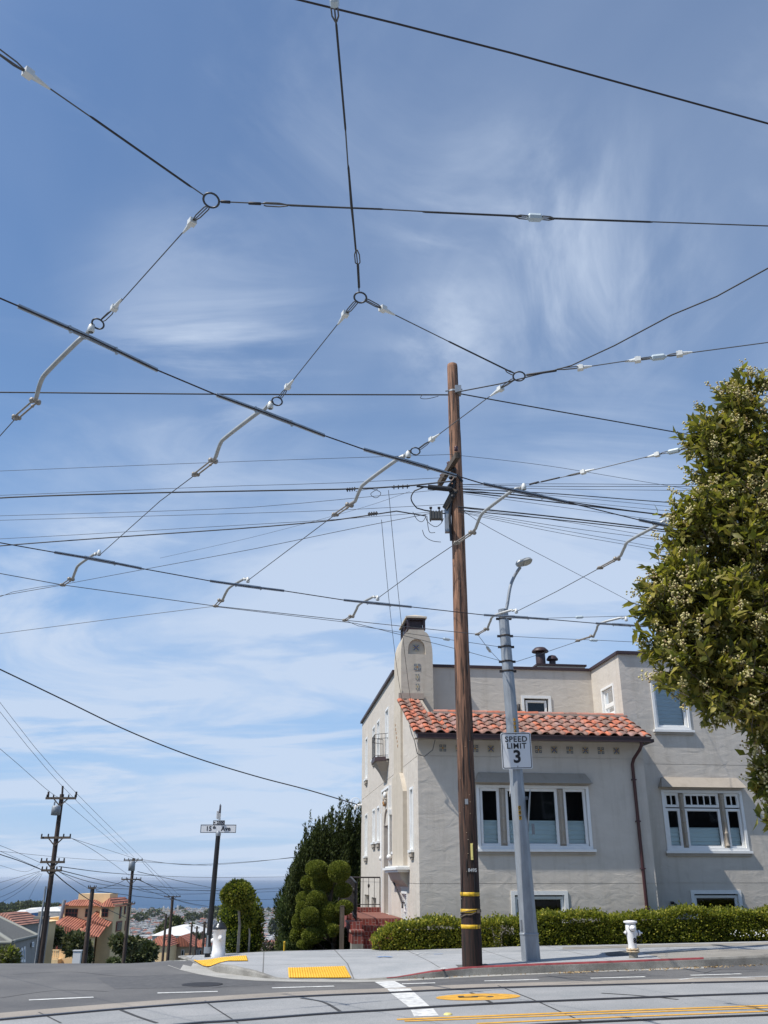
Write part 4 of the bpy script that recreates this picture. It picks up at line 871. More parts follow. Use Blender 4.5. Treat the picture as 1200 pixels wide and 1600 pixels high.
# ================================================================ UTILITY POLE
zb = gz(1.6, 17.8) + .13
up0 = Wz(738, 1510, zb); UPX, UPY = up0.x, up0.y
ptop = Wy(707, 569, UPY)
upole = empty('utility_pole', (UPX, UPY, zb), 0, 'tall brown wooden utility pole with three yellow bands near its foot', 'utility pole')
HT = ptop.z - zb
lean = (ptop.x - UPX) / HT
b = MB(); n = 18
def rad(z): return .178 - (.178 - .118) * z / HT
zsn = [-.05] + [HT * k / 40 for k in range(1, 40)] + [HT - .09, HT - .02, HT]
pts = [(lean * z + .006 * math.sin(z*.9), 0, z) for z in zsn]; rs = [rad(z) * (1 + .012 * math.sin(z*3.1)) for z in zsn]; rs[-1] *= .72; rs[-2] *= .95
b.tube(pts, rs, n); shaft_mb = b
b = shaft_mb
for k in range(46):
    z = random.uniform(.7, HT - .4); a = R(random.uniform(185, 355)); r_ = rad(z); L_ = random.uniform(.25, 1.1); w_ = random.uniform(.004, .009)
    pts = [(lean*(z+L_*q) + (r_ + .001) * math.cos(a + .02*math.sin(9*q)), (r_ + .001) * math.sin(a + .02*math.sin(9*q)), z + L_*q) for q in (0, .25, .5, .75, 1)]; b.tube(pts, [.001, w_, w_, w_*.8, .001], 4, 1)
b.build('pole_shaft', [MAT['creosote_wood'], MAT['black']], upole)
b = MB()
for k in range(26):
    z = random.choice([random.uniform(1.0, 2.6), random.uniform(.8, 4)]); a = R(random.uniform(190, 350)); r_ = rad(z) + .002; b.box((lean*z + r_*math.cos(a) - .007, r_*math.sin(a) - .004, z - .003), (lean*z + r_*math.cos(a) + .007, r_*math.sin(a) + .004, z + .004))
b.build('staple', MAT['rust'], upole)
b = MB(); z = 2.75; b.box((-.05, -rad(z) - .004, z - .05), (.01, -rad(z) + .01, z + .045)); b.build('tag', MAT['galv'], upole)
def on_pole(py):      # height on the pole seen at that pixel row
    return Wy(722, py, UPY).z - zb
for py in (1397, 1423, 1447.5):
    z = on_pole(py); r_ = rad(z) + .004
    b = MB(); b.lathe([(r_ - .003, z - .033), (r_, z - .032), (r_, z + .032), (r_ - .003, z + .033)], (lean*z, 0, 0), 24); b.build('yellow_band', MAT['yellow'], upole)
z = on_pole(1421); b = MB(); r_ = rad(z) + .008
b.tube([(lean*z + r_*math.cos(a), r_*math.sin(a), z - .07 + .045 * math.cos(a) + .01*math.sin(5*a)) for a in [2*math.pi*k/24 for k in range(25)]], .012, 6)
b.tube([(lean*z + r_*math.cos(a), r_*math.sin(a), z - .03 + .03 * math.cos(a + .5)) for a in [2*math.pi*k/24 for k in range(25)]], .009, 6)
b.box((.10, -r_ - .01, z - .055), (.16, -r_ + .05, z - .01)); b.build('rope_tie', MAT['old_wood'], upole)
z = on_pole(1331); b = MB(); b.box((.025, -rad(z) - .006, z - .14), (.068, -rad(z) + .02, z + .14)); b.box((.032, -rad(z) - .010, z - .10), (.061, -rad(z), z + .12)); b.build('number_tag', MAT['cream_tag'], upole)
z = on_pole(1360)
text_mesh('pole_number', '8495', .080, MAT['sign_back'], upole, Matrix.Translation((.045, -rad(z) - .006, z)) @ Matrix.Rotation(R(90), 4, 'X'), .003, .003)
# crossarms pointing across the street
def uw(px, py, z): return Wz(px, py, z) - Vector((UPX, UPY, zb))
b = MB(); zA = Wy(708, 733, UPY).z
b.bar(uw(715, 711, zA), uw(687, 756, zA), .10, .13); crossarm = b.build('crossarm', MAT['old_wood'], upole)
for px, py in ((713, 709), (690, 752), (701, 733)):
    b = MB(); p = uw(px, py, zA); b.lathe([(.02, .06), (.045, .08), (.03, .12), (.045, .15), (.02, .18)], p, 8); b.build('pin_insulator', MAT['downspout'], crossarm)
zB = Wy(708, 790, UPY).z
b = MB(); b.bar(Vector((lean*8-.04, -.16, Wy(708, 770, UPY).z - zb)), uw(696, 795, zB - .1), .10, .12); b.build('crossarm', MAT['old_wood'], upole)
b = MB(); a_ = uw(712, 770, Wy(712, 770, UPY).z); 
za = Wy(705, 769, UPY).z - zb
b.tube([(-.12, -.2, za - .02), (-.62, -.2, za + .03)], .055, 10); b.tube([(-.60, -.2, za + .03), (-.86, -.2, za + .05)], .022, 8); b.tube([(-.7, -.2, za + .03)] + [(-.86 - .12*math.sin(math.pi*k/8) , -.2, za + .0 - .45 * k/8) for k in range(1, 9)] + [(-.7, -.2, za - .50), (-.3, -.1, za - .53), (-.1, 0, za - .50)], .014, 6); b.build('cable_terminal', MAT['black'], upole)
b = MB(); zz = Wy(700, 812, UPY).z - zb; b.box((-.27, -.09, zz - .30), (-.17, .03, zz + .33)); b.build('riser_cover', MAT['galv'], upole)
b = MB(); b.tube([(-.15, -.08, zz - .5), (-.17, -.1, zz), (-.12, -.13, zz + .5), (-.05, -.17, zz + .8)], .03, 6); b.tube([(-.12, -.14, zz + .45), (-.18, -.18, zz + .7), (.0, -.2, zz + .95), (.12, -.17, zz + .8)], .028, 6)
for k in range(9): b.ball((-.1 + .05*math.sin(k*2), -.16 - .03*math.cos(k), zz + .45 + .09*k), .05, 6, 4)
b.build('cable_bundle', MAT['black'], upole)
z = on_pole(613); b = MB(); b.box((.03, -.17, z - .09), (.17, .03, z + .09)); b.lathe([(rad(z) + .006, z - .02), (rad(z) + .006, z + .02)], (lean*z, 0, 0), 16); b.tube([(.2, -.06, z + .04), (-.18, -.06, z)], .018, 6); b.build('pole_clamp', MAT['galv'], upole)
# loops of slack wire and a grey splice box on the cables left of the pole
sb = empty('splice_box', Wy(681, 806, UPY - .25), 0, 'ribbed grey splice box hung on cables just left of the wooden pole', 'splice box')
b = MB(); b.box((-.16, -.07, -.10), (.17, .07, .10))
for k in range(5): b.box((-.15 + .07*k, -.082, -.095), (-.12 + .07*k, .082, .112))
for x in (-.15, .14): b.box((x, -.08, -.13), (x + .03, .08, .13))
sb.scale = (.82, .82, .82); b.build('housing', mat('splice_grey', (.075, .075, .07), .6), sb)
b = MB()
for x in (-.11, .10): b.tube([(x, 0, .10), (x - .02, 0, .22)], .018, 6); b.box((x - .05, -.03, .20), (x + .02, .03, .24))
b.build('hanger', MAT['dark_iron'], sb)
def loopwire(pts, label, r=.007, m='cable'):
    o = empty('wire_loop', pts[0], 0, label, 'cable'); b = MB(); L = [p - pts[0] for p in pts]; b.tube(smooth_line(L, 30), r, 5); b.build('wire', MAT[m], o)
Yp = UPY - .22
for pts, lb in (([(664, 803), (668, 815), (680, 823), (689, 818), (693, 810)], 'thin slack wire loop hanging under the grey splice box'),
                ([(660, 828), (664, 838), (675, 845), (689, 847)], 'loose curved wire end below and left of the splice box'),
                ([(645, 800), (652, 812), (660, 815), (666, 806)], 'small wire loop just left of the grey splice box'),
                ([(667, 806), (669, 824), (672, 832), (680, 832)], 'dangling wire tail under the left end of the splice box'),
                ([(556, 768), (580, 764), (595, 770), (588, 778), (579, 772), (590, 764)], 'coiled slack wire beside the dark cable left of the pole'),
                ([(660, 617), (657, 622), (668, 623), (685, 619)], 'small slack wire loop on the top cable left of the pole')):
    loopwire([Wy(px, py, Yp) for px, py in pts], lb)

# ================================================================ STEEL LAMP POLE
zl = gz(2.85, 19) + .13; lp0 = Wz(830, 1501, zl); LPY = lp0.y; ltop = Wy(786, 953, LPY)
lamp = empty('street_lamp', (lp0.x, LPY, zl), 0, 'galvanised steel street lamp post right of the wooden pole', 'street lamp')
LH = ltop.z - zl; ll = (ltop.x - lp0.x) / LH
b = MB(); K = 14
prof = [(.175, -.02), (.172, .45), (.163, .46), (.105, LH - .01), (.109, LH), (.0, LH + .01)]
vs = []
pts_ = [(ll * z, 0, z) for r_, z in prof[:-1]]
b.tube(pts_, [r_ for r_, z in prof[:-1]], 12, 0, False); b.build('post', MAT['galv'], lamp)
def lz(py): return Wy(805, py, LPY).z - zl
def lpt(py): z = lz(py); return Vector((ll * z, 0, z))
def lr(z): return .172 - (.172 - .105) * z / LH
for py in (967, 994, 1011, 1034, 1049):
    b = MB(); z = lz(py); r_ = lr(z) + .008; b.lathe([(r_-.004, z-.018), (r_, z-.018), (r_, z+.018), (r_-.004, z+.018)], (ll*z, 0, 0), 18); 
    for s_ in (-1, 1): b.box((ll*z + s_*(r_+.02) - .028, -.02, z - .022), (ll*z + s_*(r_+.02) + .028, .02, z + .022))
    b.build('steel_band', MAT['dark_iron'], lamp)
b = MB(); z = lz(1445); b.box((-.175, -.10, z - .09), (-.15, .02, z + .09)); b.lathe([(.176, .43), (.180, .44), (.180, .46), (.165, .47)], (ll*.45, 0, 0), 16); b.build('hand_hole', MAT['galv'], lamp)
b = MB(); A = lpt(962); B_ = [Wy(792, 948, LPY), Wy(797, 918, LPY), Wy(804, 900, LPY), Wy(813, 886, LPY - .1)]
b.tube(smooth_line([A] + [p - Vector((lp0.x, LPY, zl)) for p in B_], 24), .035, 10); b.build('lamp_arm', MAT['galv'], lamp)
hd = Wy(819, 879, LPY - .25) - Vector((lp0.x, LPY, zl)); b = MB()
M = Matrix.Translation(hd) @ Matrix.Rotation(R(22), 4, 'Z') @ Matrix.Rotation(R(-20), 4, 'Y') @ Matrix.Rotation(R(-30), 4, 'X')
out = [(-.20, -.04), (-.12, -.085), (.10, -.10), (.19, -.06), (.20, 0), (.19, .06), (.10, .10), (-.12, .085), (-.20, .04)]
vs = [M @ Vector((x, y, -.02)) for x, y in out] + [M @ Vector((x * .96, y * .9, .045)) for x, y in out]; n = len(out)
b.add(vs, [tuple(reversed(range(n))), tuple(range(n, 2*n))] + [(i, (i+1)%n, (i+1)%n+n, i+n) for i in range(n)]); lh = b.build('lamp_head', MAT['steel_arm'], lamp)
b = MB(); b.box((-.02, -.07, -.028), (.16, .07, -.021), 0, M); b.build('lens', mat('led_lens', (.45, .43, .36), .3), lh)
for py, txt in ((1263, '0'), (1270.5, '4'), (1278.5, '7')):
    z = lz(py); c_ = Vector((ll*z - .01, -lr(z) - .006, z)); b = MB(); b.box((c_.x - .025, c_.y - .002, z - .036), (c_.x + .025, c_.y + .02, z + .036)); tg = b.build('number_plate', MAT['orange_tag'], lamp)
    text_mesh('digit', txt, .075, MAT['sign_black'], tg, Matrix.Translation((c_.x, c_.y - .003, z)) @ Matrix.Rotation(R(90), 4, 'X'), .001, .002)
for k, py in enumerate((1126, 1132, 1138, 1144)):
    z = lz(py); c_ = Vector((ll*z + .035, -lr(z) - .004, z)); b = MB(); b.box((c_.x - .018, c_.y - .002, z - .026), (c_.x + .018, c_.y + .02, z + .026)); tg = b.build('number_plate', MAT['orange_tag'], lamp)
    text_mesh('digit', '1234'[k], .055, MAT['sign_black'], tg, Matrix.Translation((c_.x, c_.y - .003, z)) @ Matrix.Rotation(R(90), 4, 'X'), .001, .001)
# SPEED LIMIT sign
c_ = (Wy(785.5, 1147, LPY - .22) + Wy(829, 1199, LPY - .22)) / 2
sg = empty('speed_limit_sign', c_, 0, 'white SPEED LIMIT 3 sign on the steel lamp post', 'traffic sign')
rot = Matrix.Rotation(R(-1.0), 4, 'Y') @ Matrix.Rotation(R(4), 4, 'X')
def rrect(w_, h_, r_, y, n=5):
    pts = []
    for cx, cz, a0 in ((w_/2-r_, h_/2-r_, 0), (-w_/2+r_, h_/2-r_, 90), (-w_/2+r_, -h_/2+r_, 180), (w_/2-r_, -h_/2+r_, 270)):
        for k in range(n): a = R(a0 + 90*k/(n-1)); pts.append(rot @ Vector((cx + r_*math.cos(a), y, cz + r_*math.sin(a))))
    return pts
SWd, SHt = .60, .70
b = MB(); b.prism(rrect(SWd, SHt, .04, 0), rot @ Vector((0, .006, 0))); o = b.build('plate', MAT['sign_white'], sg); solidnormals(o)
b = MB(); ou = rrect(SWd - .03, SHt - .03, .034, -.002); inn = rrect(SWd - .055, SHt - .055, .024, -.002); n = len(ou); b.add(ou + inn, [(i, (i+1)%n, (i+1)%n+n, i+n) for i in range(n)]); b.build('border', MAT['sign_black'], sg)
for txt, zz, s_, bo in (('SPEED', .215, .150, .003), ('LIMIT', .085, .150, .003), ('3', -.125, .33, .010)):
    text_mesh('lettering', txt, s_, MAT['sign_black'], sg, rot @ Matrix.Translation((0.005, -.003, zz)) @ Matrix.Rotation(R(90), 4, 'X'), .001, bo, spacing=1.12 if s_ < .2 else 1)
b = MB()
for zz in (.315, -.30): b.ball(rot @ Vector((0.005, -.006, zz)), .012, 8, 5)
b.box((-.12, .008, .20), (.12, .05, .24), 0, rot); b.box((-.12, .008, -.24), (.12, .05, -.20), 0, rot); b.build('fixing_bolt', MAT['galv'], sg)
# sign seen edge on to the right, and a thin blade to the left
c_ = Wy(827, 1266, LPY + .28); es = empty('edge_on_sign', c_, 0, 'pale traffic sign seen edge on, strapped right of the lamp post', 'traffic sign')
b = MB(); M = Matrix.Rotation(R(7), 4, 'Y') @ Matrix.Rotation(R(80), 4, 'Z'); oc = [Vector((.42*math.cos(R(22.5+45*k)), 0, .42*math.sin(R(22.5+45*k)))) for k in range(8)]
b.prism([M @ p for p in oc], M @ Vector((0, .01, 0))); o = b.build('plate', MAT['sign_back'], es); solidnormals(o)
b = MB(); b.box((-.12, -.03, -.40), (-.03, .03, -.26)); b.box((-.14, -.02, .2), (-.02, .02, .26)); b.box((.03, -.02, -.45), (.08, .02, -.25)); b.build('bracket', MAT['galv'], es)
c_ = Wy(797.5, 1218, LPY + .30); es = empty('blade_sign', c_, 0, 'narrow green and white sign seen edge on, left of the lamp post', 'sign')
b = MB(); M = Matrix.Rotation(R(5), 4, 'Y') @ Matrix.Rotation(R(83), 4, 'Z'); b.box((-.28, -.006, -.30), (.28, .006, .24), 0, M); b.build('plate', MAT['sign_white'], es); b = MB(); b.box((-.28, -.007, .245), (.28, .007, .36), 0, M); b.build('upper_plate', MAT['sign_green'], es)
b = MB(); b.box((.02, -.02, -.1), (.10, .02, -.05)); b.build('bracket', MAT['galv'], es)

# ================================================================ STREET NAME SIGN at the corner
zc0 = .10; sp0 = Wz(324, 1489, zc0); SPY = sp0.y; tp_ = Wy(341, 1304, SPY)
ns = empty('street_name_sign', sp0, 0, 'dark post with the 15th Ave street name sign above the sea', 'street sign')
h_ = tp_.z - zc0; l_ = (tp_.x - sp0.x)
b = MB(); b.tube([(0, 0, -.2), (l_, 0, h_)], [.062, .052], 14); b.build('post', MAT['black'], ns)
b = MB(); b.lathe([(.056, h_ - .03), (.062, h_ + .01), (.058, h_ + .05), (.03, h_ + .09), (.02, h_ + .13)], (l_, 0, 0), 14); b.build('post_cap', MAT['galv'], ns)
b = MB(); b.tube([(0, -.065, 0), (0, -.065, .35)], .02, 8); b.tube([(.0, -.03, .0), (0.0, -.03, .12)], .075, 12); b.build('conduit', MAT['galv'], ns)
def plate(cx, cz, w_, hh, txts, name='name_plate', back='sign_white', tilt=0):
    M = Matrix.Translation((cx, -.03, cz)) @ Matrix.Rotation(tilt, 4, 'Z')
    b = MB(); b.box((-w_/2, -.004, -hh/2), (w_/2, .004, hh/2), 0, M); o = b.build(name, MAT[back], ns)
    f = MB()
    for q in (((-w_/2, -hh/2), (w_/2, -hh/2+.012)), ((-w_/2, hh/2-.012), (w_/2, hh/2)), ((-w_/2, -hh/2+.012), (-w_/2+.012, hh/2-.012)), ((w_/2-.012, -hh/2+.012), (w_/2, hh/2-.012))):
        f.box((q[0][0], -.006, q[0][1]), (q[1][0], -.004, q[1][1]), 0, M)
    f.build('border', MAT['sign_black'], o)
    for txt, s_, dx_, dz_, bo in txts: text_mesh('lettering', txt, s_, MAT['sign_black'], o, M @ Matrix.Translation((dx_, -.007, dz_)) @ Matrix.Rotation(R(90), 4, 'X'), .001, bo)
    return o
pc = Wy(341.5, 1295, SPY) - sp0
plate(pc.x, pc.z, .80, .175, [('15', .135, -.215, 0, .003), ('th', .085, -.09, .028, .003), ('Ave', .135, .17, 0, .003)], tilt=R(3))
p2 = Wy(342.5, 1285.5, SPY) - sp0
plate(p2.x, p2.z, .265, .095, [('2500', .085, .035, 0, .002)], back='sign_white'); b = MB(); b.box((p2.x - .115, -.038, p2.z - .006), (p2.x - .075, -.036, p2.z + .006)); b.poly([(p2.x - .125, -.038, p2.z), (p2.x - .095, -.038, p2.z - .02), (p2.x - .095, -.038, p2.z + .02)]); b.build('arrow', MAT['sign_black'], ns)
p3 = Wy(342.5, 1279, SPY) - sp0; p4 = Wy(344.5, 1256, SPY) - sp0
b = MB(); b.box((p3.x - .024, -.26, p3.z - .02), (p3.x - .012, .26, p3.z + .15)); b.build('cross_name_plate', MAT['sign_white'], ns)
b = MB(); b.tube([(p3.x, 0, p3.z + .12), (p4.x, 0, p4.z)], [.03, .006], 8); b.box((p3.x - .01, -.012, p3.z + .12), (p3.x + .028, .012, p3.z + .29)); b.build('finial', mat('finial_grey', (.10, .10, .12), .6), ns)

# ================================================================ HYDRANTS
def hydrant():
    zh = gz(4.6, 18.2) + .135; p = Wz(990, 1497, zh)
    h = empty('fire_hydrant', p, R(4), 'short white fire hydrant numbered 8 in front of the hedge', 'fire hydrant')
    b = MB(); b.lathe([(.085, 0), (.088, .13)], (0,0,0), 20); b.build('base_pipe', MAT['concrete_old'], h)
    b = MB(); b.lathe([(.088, .125), (.125, .13), (.125, .155), (.09, .16), (.09, .172), (.125, .177), (.125, .20), (.09, .205)], (0,0,0), 20)
    for k in range(8): a = 2*math.pi*k/8; b.tube([(.11*math.cos(a), .11*math.sin(a), .12), (.11*math.cos(a), .11*math.sin(a), .215)], .012, 6)
    b.build('flange', MAT['rust'], h)
    b = MB(); b.lathe([(.082, .20), (.078, .30), (.085, .40), (.098, .52), (.102, .62), (.10, .70), (.082, .735)], (0,0,0), 24); body = b.build('barrel', MAT['hydrant_white'], h)
    b = MB(); b.lathe([(.08, .73), (.125, .745), (.132, .76), (.128, .785), (.06, .80), (0, .803)], (0,0,0), 24); b.build('cap', MAT['hydrant_white'], h)
    Mx = Matrix.Rotation(R(90), 4, 'X')
    def outlet(c, ax, r_, L, name='outlet_cap'):
        q = ax.to_track_quat('Z', 'Y').to_matrix().to_4x4(); M = q
        b = MB(); b.lathe([(r_*1.12, 0), (r_*1.12, L*.35)], c, 16, 0, True, M); o = b.build('outlet', MAT['hydrant_white'], h)
        b = MB(); b.lathe([(r_*1.2, L*.35), (r_*1.22, L*.42), (r_*1.1, L*.5)], c, 16, 0, True, M); b.build('gasket_ring', MAT['black'], o)
        b = MB(); b.lathe([(r_*1.05, L*.5), (r_*1.05, L*.8), (r_*.6, L*.92), (r_*.34, L*.94), (r_*.30, L*1.25), (0, L*1.26)], c, 16, 0, True, M); b.build(name, MAT['hydrant_white'], o)
    outlet(Vector((0, -.06, .64)), Vector((0, -1, 0)), .062, .10); outlet(Vector((.07, 0, .53)), Vector((1, 0, 0)), .058, .12); outlet(Vector((-.075, 0, .54)), Vector((-1, 0, 0)), .038, .06)
    b = MB(); pts = [(.17, -.03, .50), (.19, -.03, .42), (.17, -.03, .36), (.13, -.04, .36), (.10, -.05, .42)]
    b.tube(smooth_line([Vector(q) for q in pts], 16), .006, 5); b.build('chain', MAT['dark_iron'], h)
    text_mesh('number', '8', .15, MAT['sign_black'], h, Matrix.Translation((.030, -.0835, .37)) @ Matrix.Rotation(R(14), 4, 'Z') @ Matrix.Rotation(R(90), 4, 'X') @ Matrix.Diagonal((.85, 1, 1, 1)), .006, .003)
hydrant(); bpy.data.objects['fire_hydrant'].scale = (.95, .95, .79)
p = Wz(341, 1492, .08)
h = empty('high_pressure_hydrant', p, 0, 'fat white hydrant with a dark domed bonnet behind the sign post', 'fire hydrant')
b = MB(); b.lathe([(.24, -.2), (.24, .10), (.225, .12), (.225, .70), (.24, .71), (.24, .755)], (0,0,0), 28); b.build('barrel', MAT['hydrant_white'], h)
b = MB(); b.lathe([(.255, .755), (.265, .78), (.25, .81), (.21, .87), (.17, .90), (.16, .93), (.08, .96), (.05, .97), (.05, 1.02), (0, 1.025)], (0,0,0), 28)
for k in range(10): a = 2*math.pi*k/10; b.tube([(.235*math.cos(a), .235*math.sin(a), .75), (.235*math.cos(a), .235*math.sin(a), .83)], .016, 6)
b.build('bonnet', MAT['bonnet'], h)
q = Vector((.35, -1, 0)).normalized().to_track_quat('Z', 'Y').to_matrix().to_4x4()
b = MB(); b.lathe([(.085, .20), (.085, .27), (.07, .28), (.07, .32), (.03, .33), (.03, .36), (0, .36)], (0, 0, .50), 14, 0, True, q); b.build('outlet_cap', MAT['hydrant_white'], h)
q = Vector((-1, -.2, 0)).normalized().to_track_quat('Z', 'Y').to_matrix().to_4x4()
b = MB(); b.lathe([(.07, .20), (.07, .26), (.05, .27), (.05, .29), (0, .29)], (0, 0, .42), 14, 0, True, q); b.build('outlet_cap', MAT['hydrant_white'], h)
h.scale = (.60, .60, .66)

# ================================================================ OVERHEAD CONTACT WIRES (5.8 m above the rails)
ZC = 5.8; ZS = 5.95
def wl(pts, z): return [Wz(x, y, z) for x, y in pts]
upper_px = [(-190, 400), (0, 466), (28, 478), (140, 527), (245, 578), (338, 617), (420, 647), (505, 680), (568, 702), (640, 722), (712, 743), (755, 756), (830, 772), (887, 785), (997, 812), (1035, 820), (1200, 851), (1400, 880)]
lower_px = [(-200, 815), (0, 848), (85, 863), (150, 874), (220, 888), (330, 908), (386, 916), (443, 923), (540, 938), (590, 943), (640, 948), (757, 961), (806, 964), (855, 967.5), (932, 974), (1008, 978.5), (1200, 988), (1400, 994)]
def carry_on(px, P, L=22):
    """wires that leave the frame run on to supports out of sight"""
    out = lambda q: q[0] < 0 or q[0] > 1205 or q[1] < 0
    P = list(P)
    if out(px[-1]): P.append(P[-1] + (P[-1] - P[-2]).normalized() * L)
    if out(px[0]): P.insert(0, P[0] + (P[0] - P[1]).normalized() * L)
    return P
def thing_tube(name, pts, r, m, label, cat, group=None, n=7):
    o = empty(name, pts[0], 0, label, cat, group); b = MB(); b.tube([p - pts[0] for p in pts], r, n); b.build('wire', m, o); return o
U3 = carry_on(upper_px, wl(upper_px, ZC)); L3 = carry_on(lower_px, wl(lower_px, ZC))
thing_tube('contact_wire', U3, .0070, MAT['copper_cable'], 'nearer tram contact wire, curving from upper left down behind the tree', 'contact wire')
thing_tube('contact_wire', L3, .0075, MAT['copper_cable'], 'farther tram contact wire, lower curve passing the lamp post top', 'contact wire')
def near_on(line, p):
    best = min(((a.lerp(c, t/20) - p).length, i, t) for i, (a, c) in enumerate(zip(line, line[1:])) for t in range(21)); return best
def sub_line(px_line, x0, x1, z):
    out = [x0]; P = []
    for x, y in px_line:
        if x0 < x < x1: P.append((x, y))
    def yat(x):
        for (a, b_), (c, d) in zip(px_line, px_line[1:]):
            if a <= x <= c: return b_ + (d - b_) * (x - a) / (c - a)
    return wl([(x0, yat(x0))] + P + [(x1, yat(x1))], z)
def wedge(b, a, c, mi=0, L=.15, s_=1.0):
    """white clamp: narrow end towards a, broad end at c"""
    d = (c - a).normalized(); e = c - d * L
    b.tube([e, c - d * .03 * s_], [.007 * s_, .020 * s_], 8, mi); b.bar(c - d * .035 * s_, c + d * .018 * s_, .052 * s_, .042 * s_, mi); b.ball(c - d*.01 + Vector((0,0,.022*s_)), .016 * s_, 6, 4, mi)
    return e
def pull_off(px_line, x0, x1, stub, arm, link, label, ringpos=None, zc=ZC):
    """splice bar on the contact wire, insulated stub, bent steel arm and its shackle"""
    ln = sub_line(px_line, x0, x1, zc + .012); s3 = Wz(*stub, zc + .02)
    o = empty('pull_off_arm', s3, 0, label, 'pull-off arm', 'pull-off arms on the tram wires'); L = [p - s3 for p in ln]
    b = MB()
    for a, c in zip(L, L[1:]): b.bar(a, c, .010, .030)
    # three overlapping segments
    k = len(L); full = resample(L, 13)
    b.bar(full[0], full[4], .016, .036); b.bar(full[8], full[12], .016, .036); b.bar(full[4], full[8], .014, .048)
    for i in (4, 8): b.bar(full[i] - Vector((0,0,.01)), full[i] + (full[i+1]-full[i])*.18, .03, .06)
    b.build('splice_bar', MAT['hanger_bar'], o)
    b = MB(); b.lathe([(.022, .03), (.030, .035), (.030, .07), (.022, .10), (.012, .115)], (0, 0, 0), 10); b.build('stub_insulator', MAT['porcelain'], o)
    A = [Wz(x, y, zc + .12 - .04 * i) - s3 for i, (x, y) in enumerate(arm)]
    if len(A) >= 3: A = [A[0] + Vector((0,0,-.02))] + smooth_line(A, 26)
    b = MB(); b.tube(A, .021, 8); b.tube([A[0], Vector((0, 0, .10))], .018, 8); b.build('bent_arm', MAT['steel_arm'], o)
    a, c = [Wz(x, y, zc + .0) - s3 for x, y in link]; d = (c - a).normalized(); sd = d.cross(Vector((0, 0, 1))).normalized()
    b = MB()
    for s_ in (-1, 1):
        b.tube([a + sd * .022 * s_, c + sd * .022 * s_], .010, 6); b.ball(a + sd * .03 * s_, .030, 7, 5); b.ball(c + sd * .028 * s_, .022, 7, 5)
    b.ball(c, .028, 7, 5); b.ball(a.lerp(c, .25) + sd * .02, .018, 6, 4); b.torus(c + d*.04, Vector((0,0,1)), .028, .007, 0, 10, 5); b.tube([A[-1], a], .02, 6); b.build('shackle', MAT['fitting'], o)
    if ringpos:
        r3 = Wz(*ringpos, zc + .12) - s3; b = MB(); b.torus(r3, (0.1, .45, 1), .050, .008); b.build('ring', MAT['ring_iron'], o)
        b = MB(); b.bar(Vector((0, 0, .10)), r3 + (Vector((0,0,.1)) - r3).normalized() * .045, .035, .022); b.build('strap', MAT['dark_iron'], o)
    return o
pull_off(upper_px, 28, 246, (141, 524), [(133, 525), (120, 535), (74, 581), (64, 596), (57, 620)], [(55, 627), (26, 652)], 'pull-off arm at the far left of the nearer tram wire', (153, 506))
pull_off(upper_px, 338, 507, (422, 643), [(410, 641), (400, 647), (352, 684), (344, 694), (337, 714)], [(333, 720), (306, 741)], 'pull-off arm left of centre, crossing the plain black cable', (433, 627))
pull_off(upper_px, 568, 713, (638, 719), [(630, 712), (612, 724), (569, 756), (562, 766), (555, 783)], [(546, 789), (524, 804)], 'pull-off arm just left of the wooden pole', (649, 705))
pull_off(upper_px, 755, 888, (819, 769), [(812, 762), (797, 769), (757, 799), (750, 808), (743, 826)], [(738, 832), (714, 848)], 'pull-off arm just right of the wooden pole', None)
pull_off(upper_px, 998, 1062, (1046, 818), [(1038, 813), (1028, 820), (983, 845), (976, 855), (970, 868)], [(964, 873), (938, 887)], 'pull-off arm running into the tree on the right', None)
pull_off(lower_px, 85, 221, (154, 871), [(149, 865), (124, 882), (118, 892), (114, 903)], [(111, 905), (98, 914)], 'leftmost pull-off arm on the farther tram wire', None)
pull_off(lower_px, 328, 444, (387, 913), [(382, 904), (360, 917), (353, 926), (348, 937)], [(345, 938), (337, 947)], 'second pull-off arm from the left on the farther tram wire', None)
pull_off(lower_px, 537, 643, (590, 941), [(584, 932), (562, 944), (557, 952), (552, 962)], [(549, 963), (539, 969)], 'pull-off arm on the farther tram wire above the chimney', None)
pull_off(lower_px, 756, 857, (807, 961), [(800, 953), (772, 962), (766, 971), (762, 981)], [(760, 983), (746, 991)], 'pull-off arm in front of the lamp post top', None)
pull_off(lower_px, 931, 1009, (979, 973), [(971, 965), (938, 974), (932, 984), (928, 993)], [(925, 994), (903, 1001)], 'pull-off arm over the house roof at the tree edge', None)

